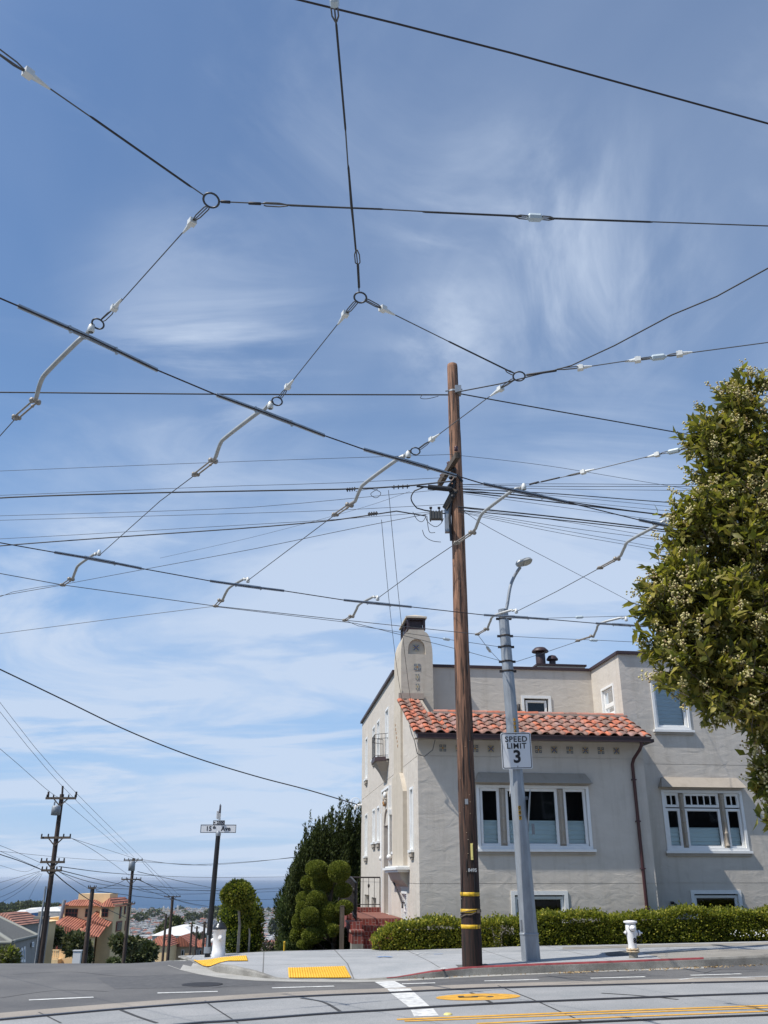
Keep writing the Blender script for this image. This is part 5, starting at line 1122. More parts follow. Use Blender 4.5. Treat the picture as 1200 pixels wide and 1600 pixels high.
# ---- span wires: each one wire with its clamps, rings and insulators
def span(name, label, pts, r=.0055, m='grey_cable', z=ZS, wedges=(), rings=(), blocks=(), twin=(), sheath=(), sag=0, cat='span wire', mw='porcelain', zs=None):
    P = [Wz(x, y, (zs[i] if zs else z)) for i, (x, y) in enumerate(pts)]; o = empty(name, P[0], 0, label, cat); b = MB(); Q = [p - P[0] for p in carry_on(pts, P, 9)]
    r *= .85
    if sag and len(Q) == 2:
        Q = [Q[0].lerp(Q[1], k/16) - Vector((0, 0, sag * 4 * (k/16) * (1 - k/16))) for k in range(17)]
    b.tube(Q, r, 6)
    for (x0, y0, x1, y1) in twin:      # doubled wire of an eye
        a, c = Wz(x0, y0, z) - P[0], Wz(x1, y1, z) - P[0]; sd = (c - a).cross(Vector((0, 0, 1))).normalized() * .018
        for s_ in (-1, 1): b.tube([a + sd * .2 * s_, a.lerp(c, .35) + sd * s_, a.lerp(c, .9) + sd * s_ , c + sd*.6*s_], .005, 5)
    b.build('wire', MAT[m], o)
    if wedges:
        for (x0, y0, x1, y1) in wedges:
            b = MB(); a, c = Wz(x0, y0, z) - P[0], Wz(x1, y1, z) - P[0]; wedge(b, a, c, 0, (c - a).length); b.build('wedge_clamp', MAT['porcelain'], o)
    for (x, y, rr) in rings: b = MB(); b.torus(Wz(x, y, z) - P[0], (.1, .35, 1), rr, .008); b.build('ring', MAT['ring_iron'], o)
    for (x0, y0, x1, y1, ww) in blocks:
        a, c = Wz(x0, y0, z) - P[0], Wz(x1, y1, z) - P[0]; b = MB(); b.tube([a, a.lerp(c, .1), a.lerp(c, .9), c], [ww*.7, ww, ww, ww*.7], 8, 0, False); b.tube([a.lerp(c, -.12), a.lerp(c, 1.12)], ww * .45, 6); b.build('strain_insulator', MAT['porcelain_blue'], o)
    for (x0, y0, x1, y1, ww) in sheath:
        b = MB(); a_, c_ = Wz(x0, y0, z) - P[0], Wz(x1, y1, z) - P[0]; ww *= .85; b.tube([a_, a_.lerp(c_, .03), a_.lerp(c_, .97), c_], [ww * .6, ww, ww, ww * .6], 7); b.build('sheath', MAT['cable'], o)
    return o
span('span_wire', 'span wire from the upper left corner down to the left ring', [(-120, 1), (-10, 78), (18, 97), (40, 112), (318, 305)], twin=[(40, 112, -8, 76)], wedges=[(78, 139, 42, 113)], sheath=[(140, 181, 300, 293, .009)], rings=[(330, 313, .055)])
span('span_wire', 'long span wire from the left ring across to the right edge', [(344, 315), (410, 318), (600, 327), (835, 340), (1200, 353), (1400, 362)], twin=[(450, 321, 412, 319), (805, 338, 826, 340), (866, 342, 845, 340)], blocks=[(825, 339.5, 846, 340.5, .030)], sheath=[(345, 315, 360, 316, .013), (388, 317.5, 408, 318.5, .013), (450, 321, 600, 327, .008), (660, 331, 815, 338, .009), (855, 341, 1020, 347, .009)])
span('span_wire', 'short span wire from the left ring to the leftmost pull-off arm', [(326, 322), (301, 346), (183, 478), (157, 501)], twin=[(301, 346, 325, 323), (178, 484, 160, 501)], wedges=[(286, 364, 301, 346), (190, 467, 178, 482)])
span('span_wire', 'near vertical span wire hanging from the top edge to the middle ring', [(523, -60), (522, 5), (540, 205), (548, 320), (558, 405), (561, 455)], twin=[(525, 34, 522, 8), (557, 390, 559, 412)], sheath=[(525, 34, 540, 205, .008), (544, 258, 556, 392, .009), (559, 412, 561, 450, .012)], rings=[(563, 465, .050)], blocks=[(522, -3, 523, 9, .026)])
span('span_wire', 'short span wire from the middle ring to the second pull-off arm', [(558, 470), (540, 491), (450, 604), (437, 622)], twin=[(540, 491, 557, 471), (448, 607, 437, 622)], wedges=[(528, 507, 540, 490), (459, 593, 449, 605)])
span('span_wire', 'span wire from the middle ring down to the ring right of the pole', [(570, 468), (597, 482), (700, 533), (802, 583)], twin=[(597, 482, 571, 468), (790, 578, 803, 585)], wedges=[(617, 492, 597, 482)], sheath=[(700, 533, 800, 582, .009)], rings=[(811, 588, .055)])
span('span_wire', 'short span wire passing in front of the upper wooden pole', [(803, 593), (783, 606), (676, 686), (655, 701)], twin=[(783, 606, 803, 592), (672, 689, 655, 702)], wedges=[(766, 619, 783, 607), (687, 678, 674, 687)])
span('span_wire', 'span wire with pale insulator running right from the ring to the edge', [(820, 586), (868, 578), (905, 575), (985, 563), (1030, 558), (1065, 553), (1200, 535), (1400, 508)], twin=[(870, 577, 903, 574), (995, 562, 1018, 559), (1042, 556, 1060, 553)], wedges=[(925, 572, 905, 575), (976, 565, 998, 562), (1082, 550, 1060, 553.5)], blocks=[(1018, 559.5, 1039, 557, .030)], sheath=[(822, 586, 870, 579, .013)])
span('messenger_wire', 'black twisted wire from the wooden pole up to the right edge', [(712, 613), (780, 600), (812, 592), (868, 578), (893, 571), (960, 540), (1050, 492), (1120, 463), (1200, 419), (1350, 330)], r=.007, m='cable', cat='cable')
span('span_wire', 'span wire with pale clamps from the right pull-off arm into the tree', [(827, 757), (845, 753), (881, 745), (912, 738), (1010, 714), (1045, 707), (1085, 697), (1300, 645)], twin=[(885, 744, 908, 739), (1032, 709, 1044, 706), (1062, 703, 1078, 699)], wedges=[(929, 733, 910, 738), (1008, 715, 1028, 710)], blocks=[(1044, 707, 1062, 703, .030)], sheath=[(827, 757, 842, 753, .014), (845, 753, 875, 746, .011)])
for lb, pts in (('thin pull wire from the leftmost pull-off arm off the left edge', [(26, 652), (0, 681), (-80, 768)]),
                ('sloping wire from the second pull-off arm down to the farther tram wire', [(306, 741), (250, 783), (155, 868)]),
                ('sloping wire from beside the pole down to the second lower pull-off arm', [(524, 804), (480, 837), (386, 908)]),
                ('sloping wire crossing behind the wooden pole down to the lower wire', [(714, 848), (650, 891), (590, 935)]),
                ('sloping wire from the tree side pull-off arm down to the lamp post', [(938, 887), (870, 924), (806, 956)])):
    span('pull_wire', lb, pts, r=.0065, z=ZC + .04)
# farther backbone wires to the lamp post
span('pull_wire', 'wire off the left edge from the leftmost lower pull-off arm', [(98, 914), (0, 931), (-150, 960)], z=ZC)
span('backbone_wire', 'thin backbone wire joining the lower pull-off arms below the farther tram wire', [(-160, 867), (0, 896), (98, 914), (337, 947), (539, 969), (746, 991)], r=.007, z=ZC)
span('pull_wire', 'long faint wire sinking to the left edge from the second lower arm', [(337, 947), (200, 964), (0, 990), (-150, 1012)], z=ZC)
span('stay_wire', 'upper stay wire from above the chimney to the lamp post bands', [(539, 969), (560, 978), (700, 999), (783, 1011)], z=ZC + .2, r=.006, blocks=[(693, 998, 702, 999.5, .03)])
span('stay_wire', 'lower stay wire from the second lower arm to the lamp post bands', [(337, 948), (556, 974), (729, 1018), (784, 1033)], z=ZC + .1, r=.006, blocks=[(724, 1016, 733, 1019, .03)])
span('stay_wire', 'short steep stay wire left of the lamp post top', [(746, 991), (764, 1015), (784, 1036)], z=ZC + .1, r=.006, blocks=[(761, 1011, 766, 1018, .03)])
span('stay_wire', 'stay wire from the lamp post top going right with small insulator', [(790, 966), (850, 966), (905, 964.5), (985, 962.5), (1200, 958)], z=6.3, r=.006, blocks=[(900, 964.5, 911, 964, .03)])
span('stay_wire', 'stay wire from the second band of the lamp post to the right', [(796, 994), (850, 997), (926, 1000), (989, 1003), (1200, 1010)], z=6.1, r=.006, blocks=[(922, 1000, 933, 1000.5, .03)])
span('stay_wire', 'stay wire from the lamp post to the pull-off arm over the roof', [(797, 1037), (850, 1020), (903, 1002)], z=ZC + .1, r=.006)
span('feeder_cable', 'thick dark cable across the upper right corner', [(350, -28), (460, -2), (620, 37), (800, 83), (1000, 138), (1200, 193), (1400, 252)], r=.009, m='copper_cable', z=7.0, cat='cable')

# ---- power and telephone cables on the wooden pole
def cable(label, pts, wpx=1.2, z=None, m='cable', group=None, cat='cable', zs=None, Ys=None):
    if Ys: P = [Wy(x, y, Y) for (x, y), Y in zip(pts, Ys)]
    else: P = [Wz(x, y, z) for x, y in pts]
    P = carry_on(pts, P, 12 if Ys else 25); mid = P[len(P)//2]; r_ = wpx * .41 * max(6, (mid - Vector((0,0,EYE))).length) / F
    o = empty('overhead_cable', P[0], 0, label, cat, group); b = MB(); Q = [p - P[0] for p in P]
    if len(Q) > 2: Q = smooth_line(Q, max(16, 6 * len(Q)))
    b.tube(Q, r_, 5); b.build('wire', MAT[m], o); return o
cable('plain black cable through the upper pole clamp, left of the pole', [(-200, 612), (0, 613), (350, 616), (710, 617)], 2.6, 12.1)
cable('plain black cable from the upper pole clamp sinking right to the tree', [(712, 614), (800, 630), (1065, 677), (1250, 712)], 2.2, 12.1)
zt = Wy(708, 715, UPY).z
cable('faint thin wire high on the pole, left side', [(-200, 744), (0, 736), (350, 722), (708, 710)], .8, zt)
cable('faint thin wire high on the pole, right side', [(712, 711), (850, 727), (990, 750), (1200, 785)], .8, zt)
z1 = Wy(708, 758, UPY).z
cable('thick bundled cable left of the pole with dark splices', [(-200, 792), (0, 778), (200, 771), (400, 767), (550, 764), (640, 759), (705, 752)], 3.0, z1)
for (a, c, e) in ((774, 760, 746), (806, 795, 764), (813, 803, 788), (842, 822, 798)):
    cable('thin line among the cables running left from the pole', [(-200, a + 6), (0, a), (350, c), (520, (c+e)/2 + 2), (700, e)], .9, z1 - .2, group='thin lines left of the pole')
z2 = Wy(708, 800, UPY).z
cable('second thick cable left of the pole, wavy near the splice box', [(-200, 872), (0, 853), (200, 838), (400, 824), (540, 811), (590, 802), (640, 798), (664, 806)], 2.4, z2)
cable('thin line from the far left rising right to the pole', [(-150, 1010), (0, 930+ 2), (100, 913), (250, 885), (400, 857), (560, 824), (700, 797)], 1.0, z2)
cable('very thin line crossing from the second arm up to the pole', [(250, 872), (400, 838), (560, 795), (640, 768)], .6, z2)
for k, (y0, y1, y2, wd) in enumerate(((757, 756, 757, .9), (757, 760, 760, 1.1), (760, 764, 766, .9), (764, 771, 784, 1.8), (762, 772, 790, .8), (764, 778, 797, .8), (768, 782, 804, 2.2), (770, 788, 813, .8))):
    cable('one of the lines fanning right from the pole above the tram wire', [(716, y0), (860, y1 + (k > 3) * 2), (1030, y2), (1200, y2 + (y2 - y1) * .9)], wd, z1 - .1, group='lines fanning right from the pole')
cable('heavy drooping cable from the pole into the tree', [(716, 768), (760, 770), (830, 776), (1000, 800), (1200, 822)], 2.4, z1 - .15)
for k, (y0, y1, y2, wd) in enumerate(((792, 808, 828, 2.6), (797, 812, 831, 2.0), (797, 822, 845, .9), (793, 813, 842, .8), (799, 827, 858, .8), (800, 832, 862, .8))):
    cable('one of the lower lines sinking right from the pole to the tree', [(716, y0), (870, y1), (1040, y2), (1200, y2 + (y2 - y1) * 1.1)], wd, z2 - .1, group='lower lines right of the pole')
cable('thin straight line from the pole across the sky to the tree edge', [(715, 791), (760, 822), (870, 880), (985, 940), (1100, 1002)], .9, z2)
he = H(-.1, 2.5, 6.2)
for (x0, y0, x1, y1, lb) in ((596, 812, 629, 1098, 'thin drop wire from the cables to the left corner of the chimney'), (607, 766, 643, 1104, 'second thin drop wire ending on the chimney face')):
    o = empty('drop_wire', Wz(x0, y0, z2), 0, lb, 'cable'); b = MB(); a = Vector((0, 0, 0)); e_ = Wy(x1, y1, 25.3) - o.location
    b.tube([a.lerp(e_, k/14) - Vector((0, 0, .45 * 4 * (k/14) * (1 - k/14))) * (1 if x0 < 600 else .7) for k in range(15)], .006, 5); b.build('wire', MAT['cable'], o)
for (x0, x1, y, z_, lb) in ((541, 556, 765, z1, 'dark splice clamp on the thick cable, left end'), (612, 640, 761, z1, 'row of dark clips on the thick cable'), (575, 590, 803, z2, 'dark splice on the wavy cable above the chimney')):
    a, c = Wz(x0, y, z_), Wz(x1, y - 1.5, z_); o = empty('cable_splice', a, 0, lb, 'cable splice'); b = MB(); b.tube([Vector((0,0,0)), c - a], .02, 6); 
    for k in range(4): b.box(*[tuple(((c-a) * ((k+.5)/4) + Vector(q))) for q in ((-.012, -.015, -.05), (.012, .015, .035))])
    b.build('clamp_body', MAT['cable'], o)
a = H(-.2, 13.7, 4.25); o = empty('service_cable', a, 0, 'long sagging service cable from the upper left to the far corner of the house', 'cable'); b = MB()
P = [Wy(x, y, Y) for x, y, Y in ((-120, 990, 25), (0, 1046, 27), (100, 1094, 29), (200, 1142, 31), (300, 1182, 33), (400, 1213, 34.7), (480, 1234, 35.8))] + [a]
b.tube([p - a for p in smooth_line(P, 50)], .022, 5); b.build('wire', MAT['cable'], o)

# ================================================================ VEGETATION
def leafmat(name, col, trans=.35, rough=.45, var=.35):
    return mat(name, col, rough, spec=.2, var=var, vscale=6, trans=trans)
LM = [leafmat('leaf_%d' % i, c) for i, c in enumerate([(.195, .185, .042), (.26, .235, .055), (.11, .12, .032), (.33, .285, .065), (.38, .29, .08)])]
HM = [leafmat('hedge_leaf_%d' % i, c, .3) for i, c in enumerate([(.19, .21, .035), (.29, .29, .045), (.09, .115, .022), (.42, .37, .06)])]
JM = [leafmat('needle_%d' % i, c, .12, .7) for i, c in enumerate([(.042, .058, .016), (.07, .088, .022), (.022, .034, .010)])]
TMt = [leafmat('topiary_%d' % i, c, .12, .7) for i, c in enumerate([(.17, .195, .032), (.24, .255, .042), (.10, .125, .024)])]
FT = [leafmat('far_leaf_%d' % i, c, .1, .7) for i, c in enumerate([(.12, .135, .06), (.07, .09, .038), (.17, .165, .08)])]
BERRY = [mat('blossom', (.56, .49, .22), .7, var=.2, vscale=30), mat('blossom_brown', (.28, .20, .10), .7)]
mat('bark', (.10, .08, .06), .9, var=.4, vscale=9, stretch=(3, 3, .6), bump=.6, bscale=14); mat('bark_pale', (.30, .27, .22), .9, var=.35, vscale=12)
def unit(v): return v / np.maximum(1e-9, np.linalg.norm(v, axis=1, keepdims=True))
def leaves(name, C, D, L, Wd, mats, parent=None, wts=None, fold=.25, roll=None):
    """C (n,3) leaf bases, D (n,3) directions, L (n,) lengths: pointed leaves of two folded halves"""
    n = len(C); D = unit(D); up = RNG.normal(size=(n, 3)); up[:, 2] += 1.2
    Sd = unit(np.cross(D, up)); Nn = np.cross(Sd, D); L = L[:, None]; Wv = Sd * (L * Wd)
    p0 = C; p1 = C + D * L * .45 + Wv + Nn * L * fold * .22; p2 = C + D * L - Nn * L * .10; p3 = C + D * L * .45 - Wv + Nn * L * fold * .22; pm = C + D * L * .5
    V = np.stack([p0, p1, p2, p3, pm], 1).reshape(-1, 3)
    base = (np.arange(n) * 5)[:, None]
    Fc = np.concatenate([base + [0, 1, 4], base + [1, 2, 4], base + [4, 2, 3], base + [0, 4, 3]], 1).reshape(-1, 3)
    me = bpy.data.meshes.new(name); me.vertices.add(len(V)); me.vertices.foreach_set('co', V.astype(np.float32).ravel())
    nf = len(Fc); me.loops.add(nf * 3); me.loops.foreach_set('vertex_index', Fc.astype(np.int32).ravel())
    me.polygons.add(nf); me.polygons.foreach_set('loop_start', np.arange(0, nf*3, 3, dtype=np.int32)); me.polygons.foreach_set('loop_total', np.full(nf, 3, np.int32))
    for m in mats: me.materials.append(m)
    mi = RNG.choice(len(mats), n, p=wts); me.polygons.foreach_set('material_index', np.repeat(mi, 4).astype(np.int32))
    me.update(calc_edges=True); o = bpy.data.objects.new(name, me); COL.objects.link(o)
    if parent: o.parent = parent
    return o
ICO = None
def balls(name, C, r, mats, parent, wts=None):
    global ICO
    if ICO is None:
        t = (1 + 5 ** .5) / 2; v = np.array([(-1,t,0),(1,t,0),(-1,-t,0),(1,-t,0),(0,-1,t),(0,1,t),(0,-1,-t),(0,1,-t),(t,0,-1),(t,0,1),(-t,0,-1),(-t,0,1)], float); v /= np.linalg.norm(v[0])
        f = np.array([(0,11,5),(0,5,1),(0,1,7),(0,7,10),(0,10,11),(1,5,9),(5,11,4),(11,10,2),(10,7,6),(7,1,8),(3,9,4),(3,4,2),(3,2,6),(3,6,8),(3,8,9),(4,9,5),(2,4,11),(6,2,10),(8,6,7),(9,8,1)]); ICO = (v, f)
    v, f = ICO; n = len(C); V = (C[:, None, :] + v[None] * r[:, None, None]).reshape(-1, 3); Fc = (f[None] + (np.arange(n) * 12)[:, None, None]).reshape(-1, 3)
    me = bpy.data.meshes.new(name); me.vertices.add(len(V)); me.vertices.foreach_set('co', V.astype(np.float32).ravel()); nf = len(Fc)
    me.loops.add(nf*3); me.loops.foreach_set('vertex_index', Fc.astype(np.int32).ravel()); me.polygons.add(nf)
    me.polygons.foreach_set('loop_start', np.arange(0, nf*3, 3, dtype=np.int32)); me.polygons.foreach_set('loop_total', np.full(nf, 3, np.int32)); me.polygons.foreach_set('use_smooth', np.ones(nf, bool))
    for m in mats: me.materials.append(m)
    me.polygons.foreach_set('material_index', np.repeat(RNG.choice(len(mats), n, p=wts), 20).astype(np.int32)); me.update(calc_edges=True)
    o = bpy.data.objects.new(name, me); COL.objects.link(o); o.parent = parent; return o
def sph(n):
    v = RNG.normal(size=(n, 3)); return unit(v)

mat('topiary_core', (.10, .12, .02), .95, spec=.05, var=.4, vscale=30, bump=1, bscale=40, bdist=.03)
# ---- the big flowering tree at the right
ty = 8.3; tx = 5.35
tree = empty('flowering_tree', (tx, ty, gz(tx, ty)), 0, 'large leafy tree with clusters of pale yellow blossom filling the right edge', 'tree')
org = np.array([tx, ty, gz(tx, ty)])
lob = []
for (px, py, rp, Y) in ((1168, 612, 32, 8.2), (1152, 655, 42, 8.2), (1105, 690, 42, 8.1), (1180, 720, 75, 8.3), (1150, 780, 62, 8.1), (1128, 738, 38, 8.1), (1095, 808, 50, 8.0), (1150, 850, 72, 8.0), (1070, 850, 34, 8.1), (1215, 860, 110, 8.3), (1065, 915, 62, 7.9), (1040, 945, 46, 7.8), (1120, 960, 88, 7.9), (1060, 995, 56, 7.9), (1200, 1000, 120, 8.1), (1100, 1050, 80, 7.8), (1178, 1070, 78, 7.8), (1122, 1095, 38, 7.9), (1206, 1132, 54, 8.0), (1212, 1215, 36, 8.0), (1216, 1285, 22, 7.9), (1275, 600, 55, 8.5), (1280, 700, 120, 8.4), (1320, 900, 170, 8.4), (1300, 1100, 140, 8.2), (1400, 800, 190, 8.7), (1450, 1050, 190, 8.5), (1550, 900, 200, 8.5), (1450, 700, 120, 8.8), (1650, 950, 150, 8.6)):
    p = Wy(px, py, Y); zc_ = p.y * cp + (p.z - EYE) * sp; lob.append((np.array(p), rp * zc_ / F))
# limbs
b = MB(); b.tube([(0, 0, -.1), (.04, 0, .8), (-.05, .03, 1.7)], [.19, .15, .13], 12); tips = []
for c, r_ in lob:
    e = Vector(c - org); s0 = Vector((-.05, .03, 1.7)); mid = s0.lerp(e, .5) + Vector((random.uniform(-.1, .1), random.uniform(-.1, .1), .25)); b.tube(smooth_line([s0, mid, e], 8), [.07, .06, .052, .045, .038, .03, .022, .012], 6)
b.build('trunk', MAT['bark'], tree)
C, D, L, BC, BR, TW = [], [], [], [], [], MB()
for c, r_ in lob:
    vis = c[0] < 4.35; fp = random.choice([.18, .3, .42, .55, .65])
    nt_ = int((150 if vis else 65) * (r_ / .5) ** 2.0) + 12
    dirs = sph(nt_); dirs[:, 2] *= .9
    rad_ = r_ * (RNG.random(nt_) ** .40) * RNG.uniform(.72, 1.24, nt_)
    base = c + dirs * rad_[:, None]
    for k in range(nt_):
        d = unit((dirs[k] * 1.0 + np.array([0, 0, .55]) + RNG.normal(size=3) * .35)[None])[0]; tl = RNG.uniform(.10, .22); p = base[k]; m_ = RNG.integers(9, 15)
        tpar = RNG.random(m_) ; dd = unit(d[None] * .55 + RNG.normal(size=(m_, 3)) * .75 + np.array([0, 0, .10]))
        C.append(p - d * tl * .6 + d * tl * tpar[:, None]); D.append(dd); L.append(RNG.uniform(.07, .14, m_))
        if RNG.random() < fp:
            nb = RNG.integers(12, 34); cc = p + d * tl * .5; dr_ = RNG.normal(size=(nb, 3)) * .020 + d * RNG.uniform(-.03, .10, nb)[:, None]; BC.append(cc + dr_); BR.append(RNG.uniform(.006, .0125, nb))
        if vis and rad_[k] > r_ * .75: TW.tube([Vector(p - d * tl * 1.1 - org), Vector(p + d * tl * .5 - org)], .0035, 4, 0, True, False)
C = np.concatenate(C) - org; D = np.concatenate(D); L = np.concatenate(L)
leaves('crown', C, D, L, .21, LM, tree, [.30, .27, .2, .15, .08])
balls('blossom', np.concatenate(BC) - org, np.concatenate(BR), BERRY, tree, [.78, .22])
TW.build('twig', MAT['bark'], tree)

o = leaves('leaf_litter', LITTER[0], np.stack([RNG.normal(size=len(LITTER[0])), RNG.normal(size=len(LITTER[0])), RNG.uniform(0, .2, len(LITTER[0]))], 1), RNG.uniform(.02, .05, len(LITTER[0])), .3, [mat('dry_litter', (.26, .17, .08), .9), mat('dry_litter_pale', (.38, .28, .15), .9)]); tag(o, 'dry brown leaves strewn along the foot of the kerb', 'leaf litter', kind='stuff')
# ---- hedges under the house
def hedge(u0, u1, v0, v1, h, label, yellow=.2, dens=1.0, endround=True, groundz=None):
    o = empty('hedge', H(u0, v0, 0), 0, label, 'hedge'); og = np.array(o.location)
    A = (u1 - u0) * h + (u1 - u0) * (v1 - v0); n = int(3600 * A * dens)
    u = RNG.uniform(u0, u1, n); f = RNG.random(n); top = f < (v1 - v0) / (v1 - v0 + h)
    hh = h * (1 + .09 * np.sin(u * 2.1 + 1) + .05 * np.sin(u * 5.3))
    if endround: hh = hh * np.clip(1 - np.clip((u0 + .7 - u) / .7, 0, 1) ** 2 * .55, 0, 1)
    z = np.where(top, hh + RNG.normal(size=n) * .035, RNG.random(n) * hh); v = np.where(top, RNG.uniform(v0, v1, n), v0 + RNG.random(n) ** 2 * .16 + .04 * np.sin(u * 4 + z * 5))
    v = v + np.clip((u0 + .5 - u) / .5, 0, 1) ** 2 * .4 * (v1 - v0) * (~top)
    # sprigs that stick out
    sprig = RNG.random(n) < .05; z = np.where(sprig & top, z + RNG.random(n) * .12, z)
    c_, s_ = math.cos(HZ), math.sin(HZ); X = .843 + u*c_ - v*s_; Y = 23.05 + u*s_ + v*c_
    gzv = np.array([gz(x, 18) for x in X]) + .10
    P = np.stack([X, Y, gzv + z], 1); out = np.stack([-.1 + 0*u, np.where(top, -.2, -1.0), np.where(top, 1.1, .5)], 1) + RNG.normal(size=(n, 3)) * .6
    leaves('foliage', P - og, out, RNG.uniform(.04, .08, n), .32, HM, o, [.46 - yellow/2, .28, .16, .10 + yellow/2])
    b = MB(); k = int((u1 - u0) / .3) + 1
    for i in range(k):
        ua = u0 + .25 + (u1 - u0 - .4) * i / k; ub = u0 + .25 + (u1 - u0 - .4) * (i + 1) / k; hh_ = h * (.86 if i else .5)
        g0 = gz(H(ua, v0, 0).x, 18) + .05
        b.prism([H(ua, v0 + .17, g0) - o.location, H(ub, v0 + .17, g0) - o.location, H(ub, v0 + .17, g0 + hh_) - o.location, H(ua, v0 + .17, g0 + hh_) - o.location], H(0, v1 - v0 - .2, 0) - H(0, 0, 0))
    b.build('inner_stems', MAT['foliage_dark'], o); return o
hedge(-1.2, 1.62, -1.25, -.35, .50, 'yellow-green hedge end between the brick steps and the wooden pole', .35, 1.1)
hedge(1.62, 15, -1.15, -.30, .56, 'long clipped green hedge right of the wooden pole, behind the fire hydrant', .0, 1.0, False)
# weeds and little white flowers at the hedge foot
b = MB(); C_ = []; 
for k in range(150):
    u = random.choice([random.gauss(7.6, .35), random.gauss(8.9, .5), random.gauss(8.4, .3)]); p = H(u, -1.27 - random.random() * .08, 0); C_.append((p.x, p.y, gz(p.x, 18) + .15 + random.random() * .16))
o = empty('white_flowers', C_[0], 0, 'tiny white flowers at the foot of the hedge near the right edge', 'flowers', kind='stuff'); tag(balls('petals', np.array(C_) - np.array(C_[0]), RNG.uniform(.008, .017, len(C_)), [MAT['white_paint'], HM[1]], o, [.7, .3]))

# ---- juniper mass beside the house, flame-like tips
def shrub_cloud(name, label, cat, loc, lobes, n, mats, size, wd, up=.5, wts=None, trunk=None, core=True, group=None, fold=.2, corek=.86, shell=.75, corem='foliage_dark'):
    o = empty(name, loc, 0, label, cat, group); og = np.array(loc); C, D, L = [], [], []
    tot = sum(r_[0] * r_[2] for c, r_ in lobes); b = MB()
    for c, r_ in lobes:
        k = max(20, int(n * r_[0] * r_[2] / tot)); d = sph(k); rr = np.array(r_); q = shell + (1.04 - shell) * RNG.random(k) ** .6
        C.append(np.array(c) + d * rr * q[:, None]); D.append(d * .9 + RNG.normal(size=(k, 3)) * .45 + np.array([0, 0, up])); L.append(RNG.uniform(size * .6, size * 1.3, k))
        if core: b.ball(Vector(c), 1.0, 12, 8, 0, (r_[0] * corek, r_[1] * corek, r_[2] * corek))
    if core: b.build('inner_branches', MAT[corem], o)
    leaves('crown', np.concatenate(C), np.concatenate(D), np.concatenate(L), wd, mats, o, wts, fold)
    if trunk:
        t_ = MB()
        for pts, r0, r1 in trunk: t_.tube(pts, [r0 + (r1 - r0) * i / (len(pts) - 1) for i in range(len(pts))], 7)
        t_.build('trunk', MAT['bark_pale' if name == 'lollipop_tree' else 'bark'], o)
    return o
jl = []; JY = 39.0; base = Wy(505, 1480, JY)
for (px, py, rp) in ((512, 1362, 44), (474, 1385, 26), (455, 1420, 26), (480, 1440, 40), (545, 1355, 40), (560, 1370, 40), (500, 1400, 55), (452, 1465, 20), (540, 1420, 45), (490, 1352, 20)):
    p = Wy(px, py, JY + random.uniform(-.6, .7)); k = rp * JY * .935 / F; jl.append((tuple(p - base), (k, k * .9, k * 1.15)))
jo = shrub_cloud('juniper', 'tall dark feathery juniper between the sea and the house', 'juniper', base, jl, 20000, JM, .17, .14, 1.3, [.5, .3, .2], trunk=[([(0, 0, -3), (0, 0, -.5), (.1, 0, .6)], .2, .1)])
# spiky leader shoots
C, D, L = [], [], []
for k in range(330):
    px = random.uniform(448, 566); topy = np.interp(px, [445, 460, 480, 500, 520, 545, 566], [1430, 1366, 1322, 1326, 1308, 1306, 1300]); py = random.uniform(topy + 4, 1405) if random.random() < .6 else topy + random.uniform(2, 30)
    p = np.array(Wy(px, py, JY - .4 + random.uniform(-.8, .4)) - base); ln = random.uniform(.5, 1.9); d = np.array([random.uniform(-.05, .45), -.1, 1.0]); d /= np.linalg.norm(d); m_ = 110
    t_ = RNG.random(m_); C.append(p - d * .2 + d * ln * t_[:, None] + RNG.normal(size=(m_, 3)) * (.13 * (1 - t_) + .008)[:, None]); D.append(d[None] + RNG.normal(size=(m_, 3)) * .4); L.append(RNG.uniform(.08, .16, m_))
leaves('shoots', np.concatenate(C), np.concatenate(D), np.concatenate(L), .16, JM, jo, [.4, .45, .15])
p = Wy(499, 1318, 44); o = empty('roof_gable', p, 0, 'small orange gable tip showing through the juniper top', 'roof'); b = MB(); b.prism([Vector((-.12, 0, -.12)), Vector((.12, 0, -.12)), Vector((0, 0, .2))], (0, .5, 0)); b.build('tip', MAT['terracotta_0'], o)

# ---- cloud-pruned topiary
base = Wz(515, 1482, .05); base.y = 25.0
pads = [(495, 1358, 18, 13), (530, 1362, 18, 16), (503, 1381, 16, 14), (480, 1379, 10, 10), (536, 1391, 15, 10.5), (476, 1405, 14, 12), (495, 1405, 15, 13), (538, 1418, 13, 11), (514, 1424, 16, 14), (484, 1431, 14, 13), (524, 1437, 10, 9), (466, 1440, 10, 11), (468, 1455, 9, 9), (505, 1446, 12, 11), (472, 1420, 9, 10), (488, 1462, 16, 11), (520, 1453, 10, 9), (463, 1462, 9, 12), (478, 1475, 14, 8)]
tl = []; tk = [([(0, 0, -.6), (.05, .1, .3), (-.1, 0, .9), (.0, .05, 1.6)], .07, .04)]
for px, py, rx, rz_ in pads:
    p = Wy(px, py, 25.0 + random.uniform(-.5, .5)) - base; k = 23.6 / F; tl.append((tuple(p), (rx * k * random.uniform(.86, .98), rx * k * .85, rz_ * k * random.uniform(.84, .94)))); tk.append(([(0, .1, max(-.2, p.z - .5)), (p.x * .5, .05, p.z - .3), (p.x, p.y, p.z - .05)], .03, .018))
shrub_cloud('topiary', 'cloud-pruned topiary with rounded green pads in front of the juniper', 'topiary', base, tl, 60000, TMt, .034, .30, .5, [.5, .32, .18], trunk=tk, corek=.95, shell=.95, corem='topiary_core')
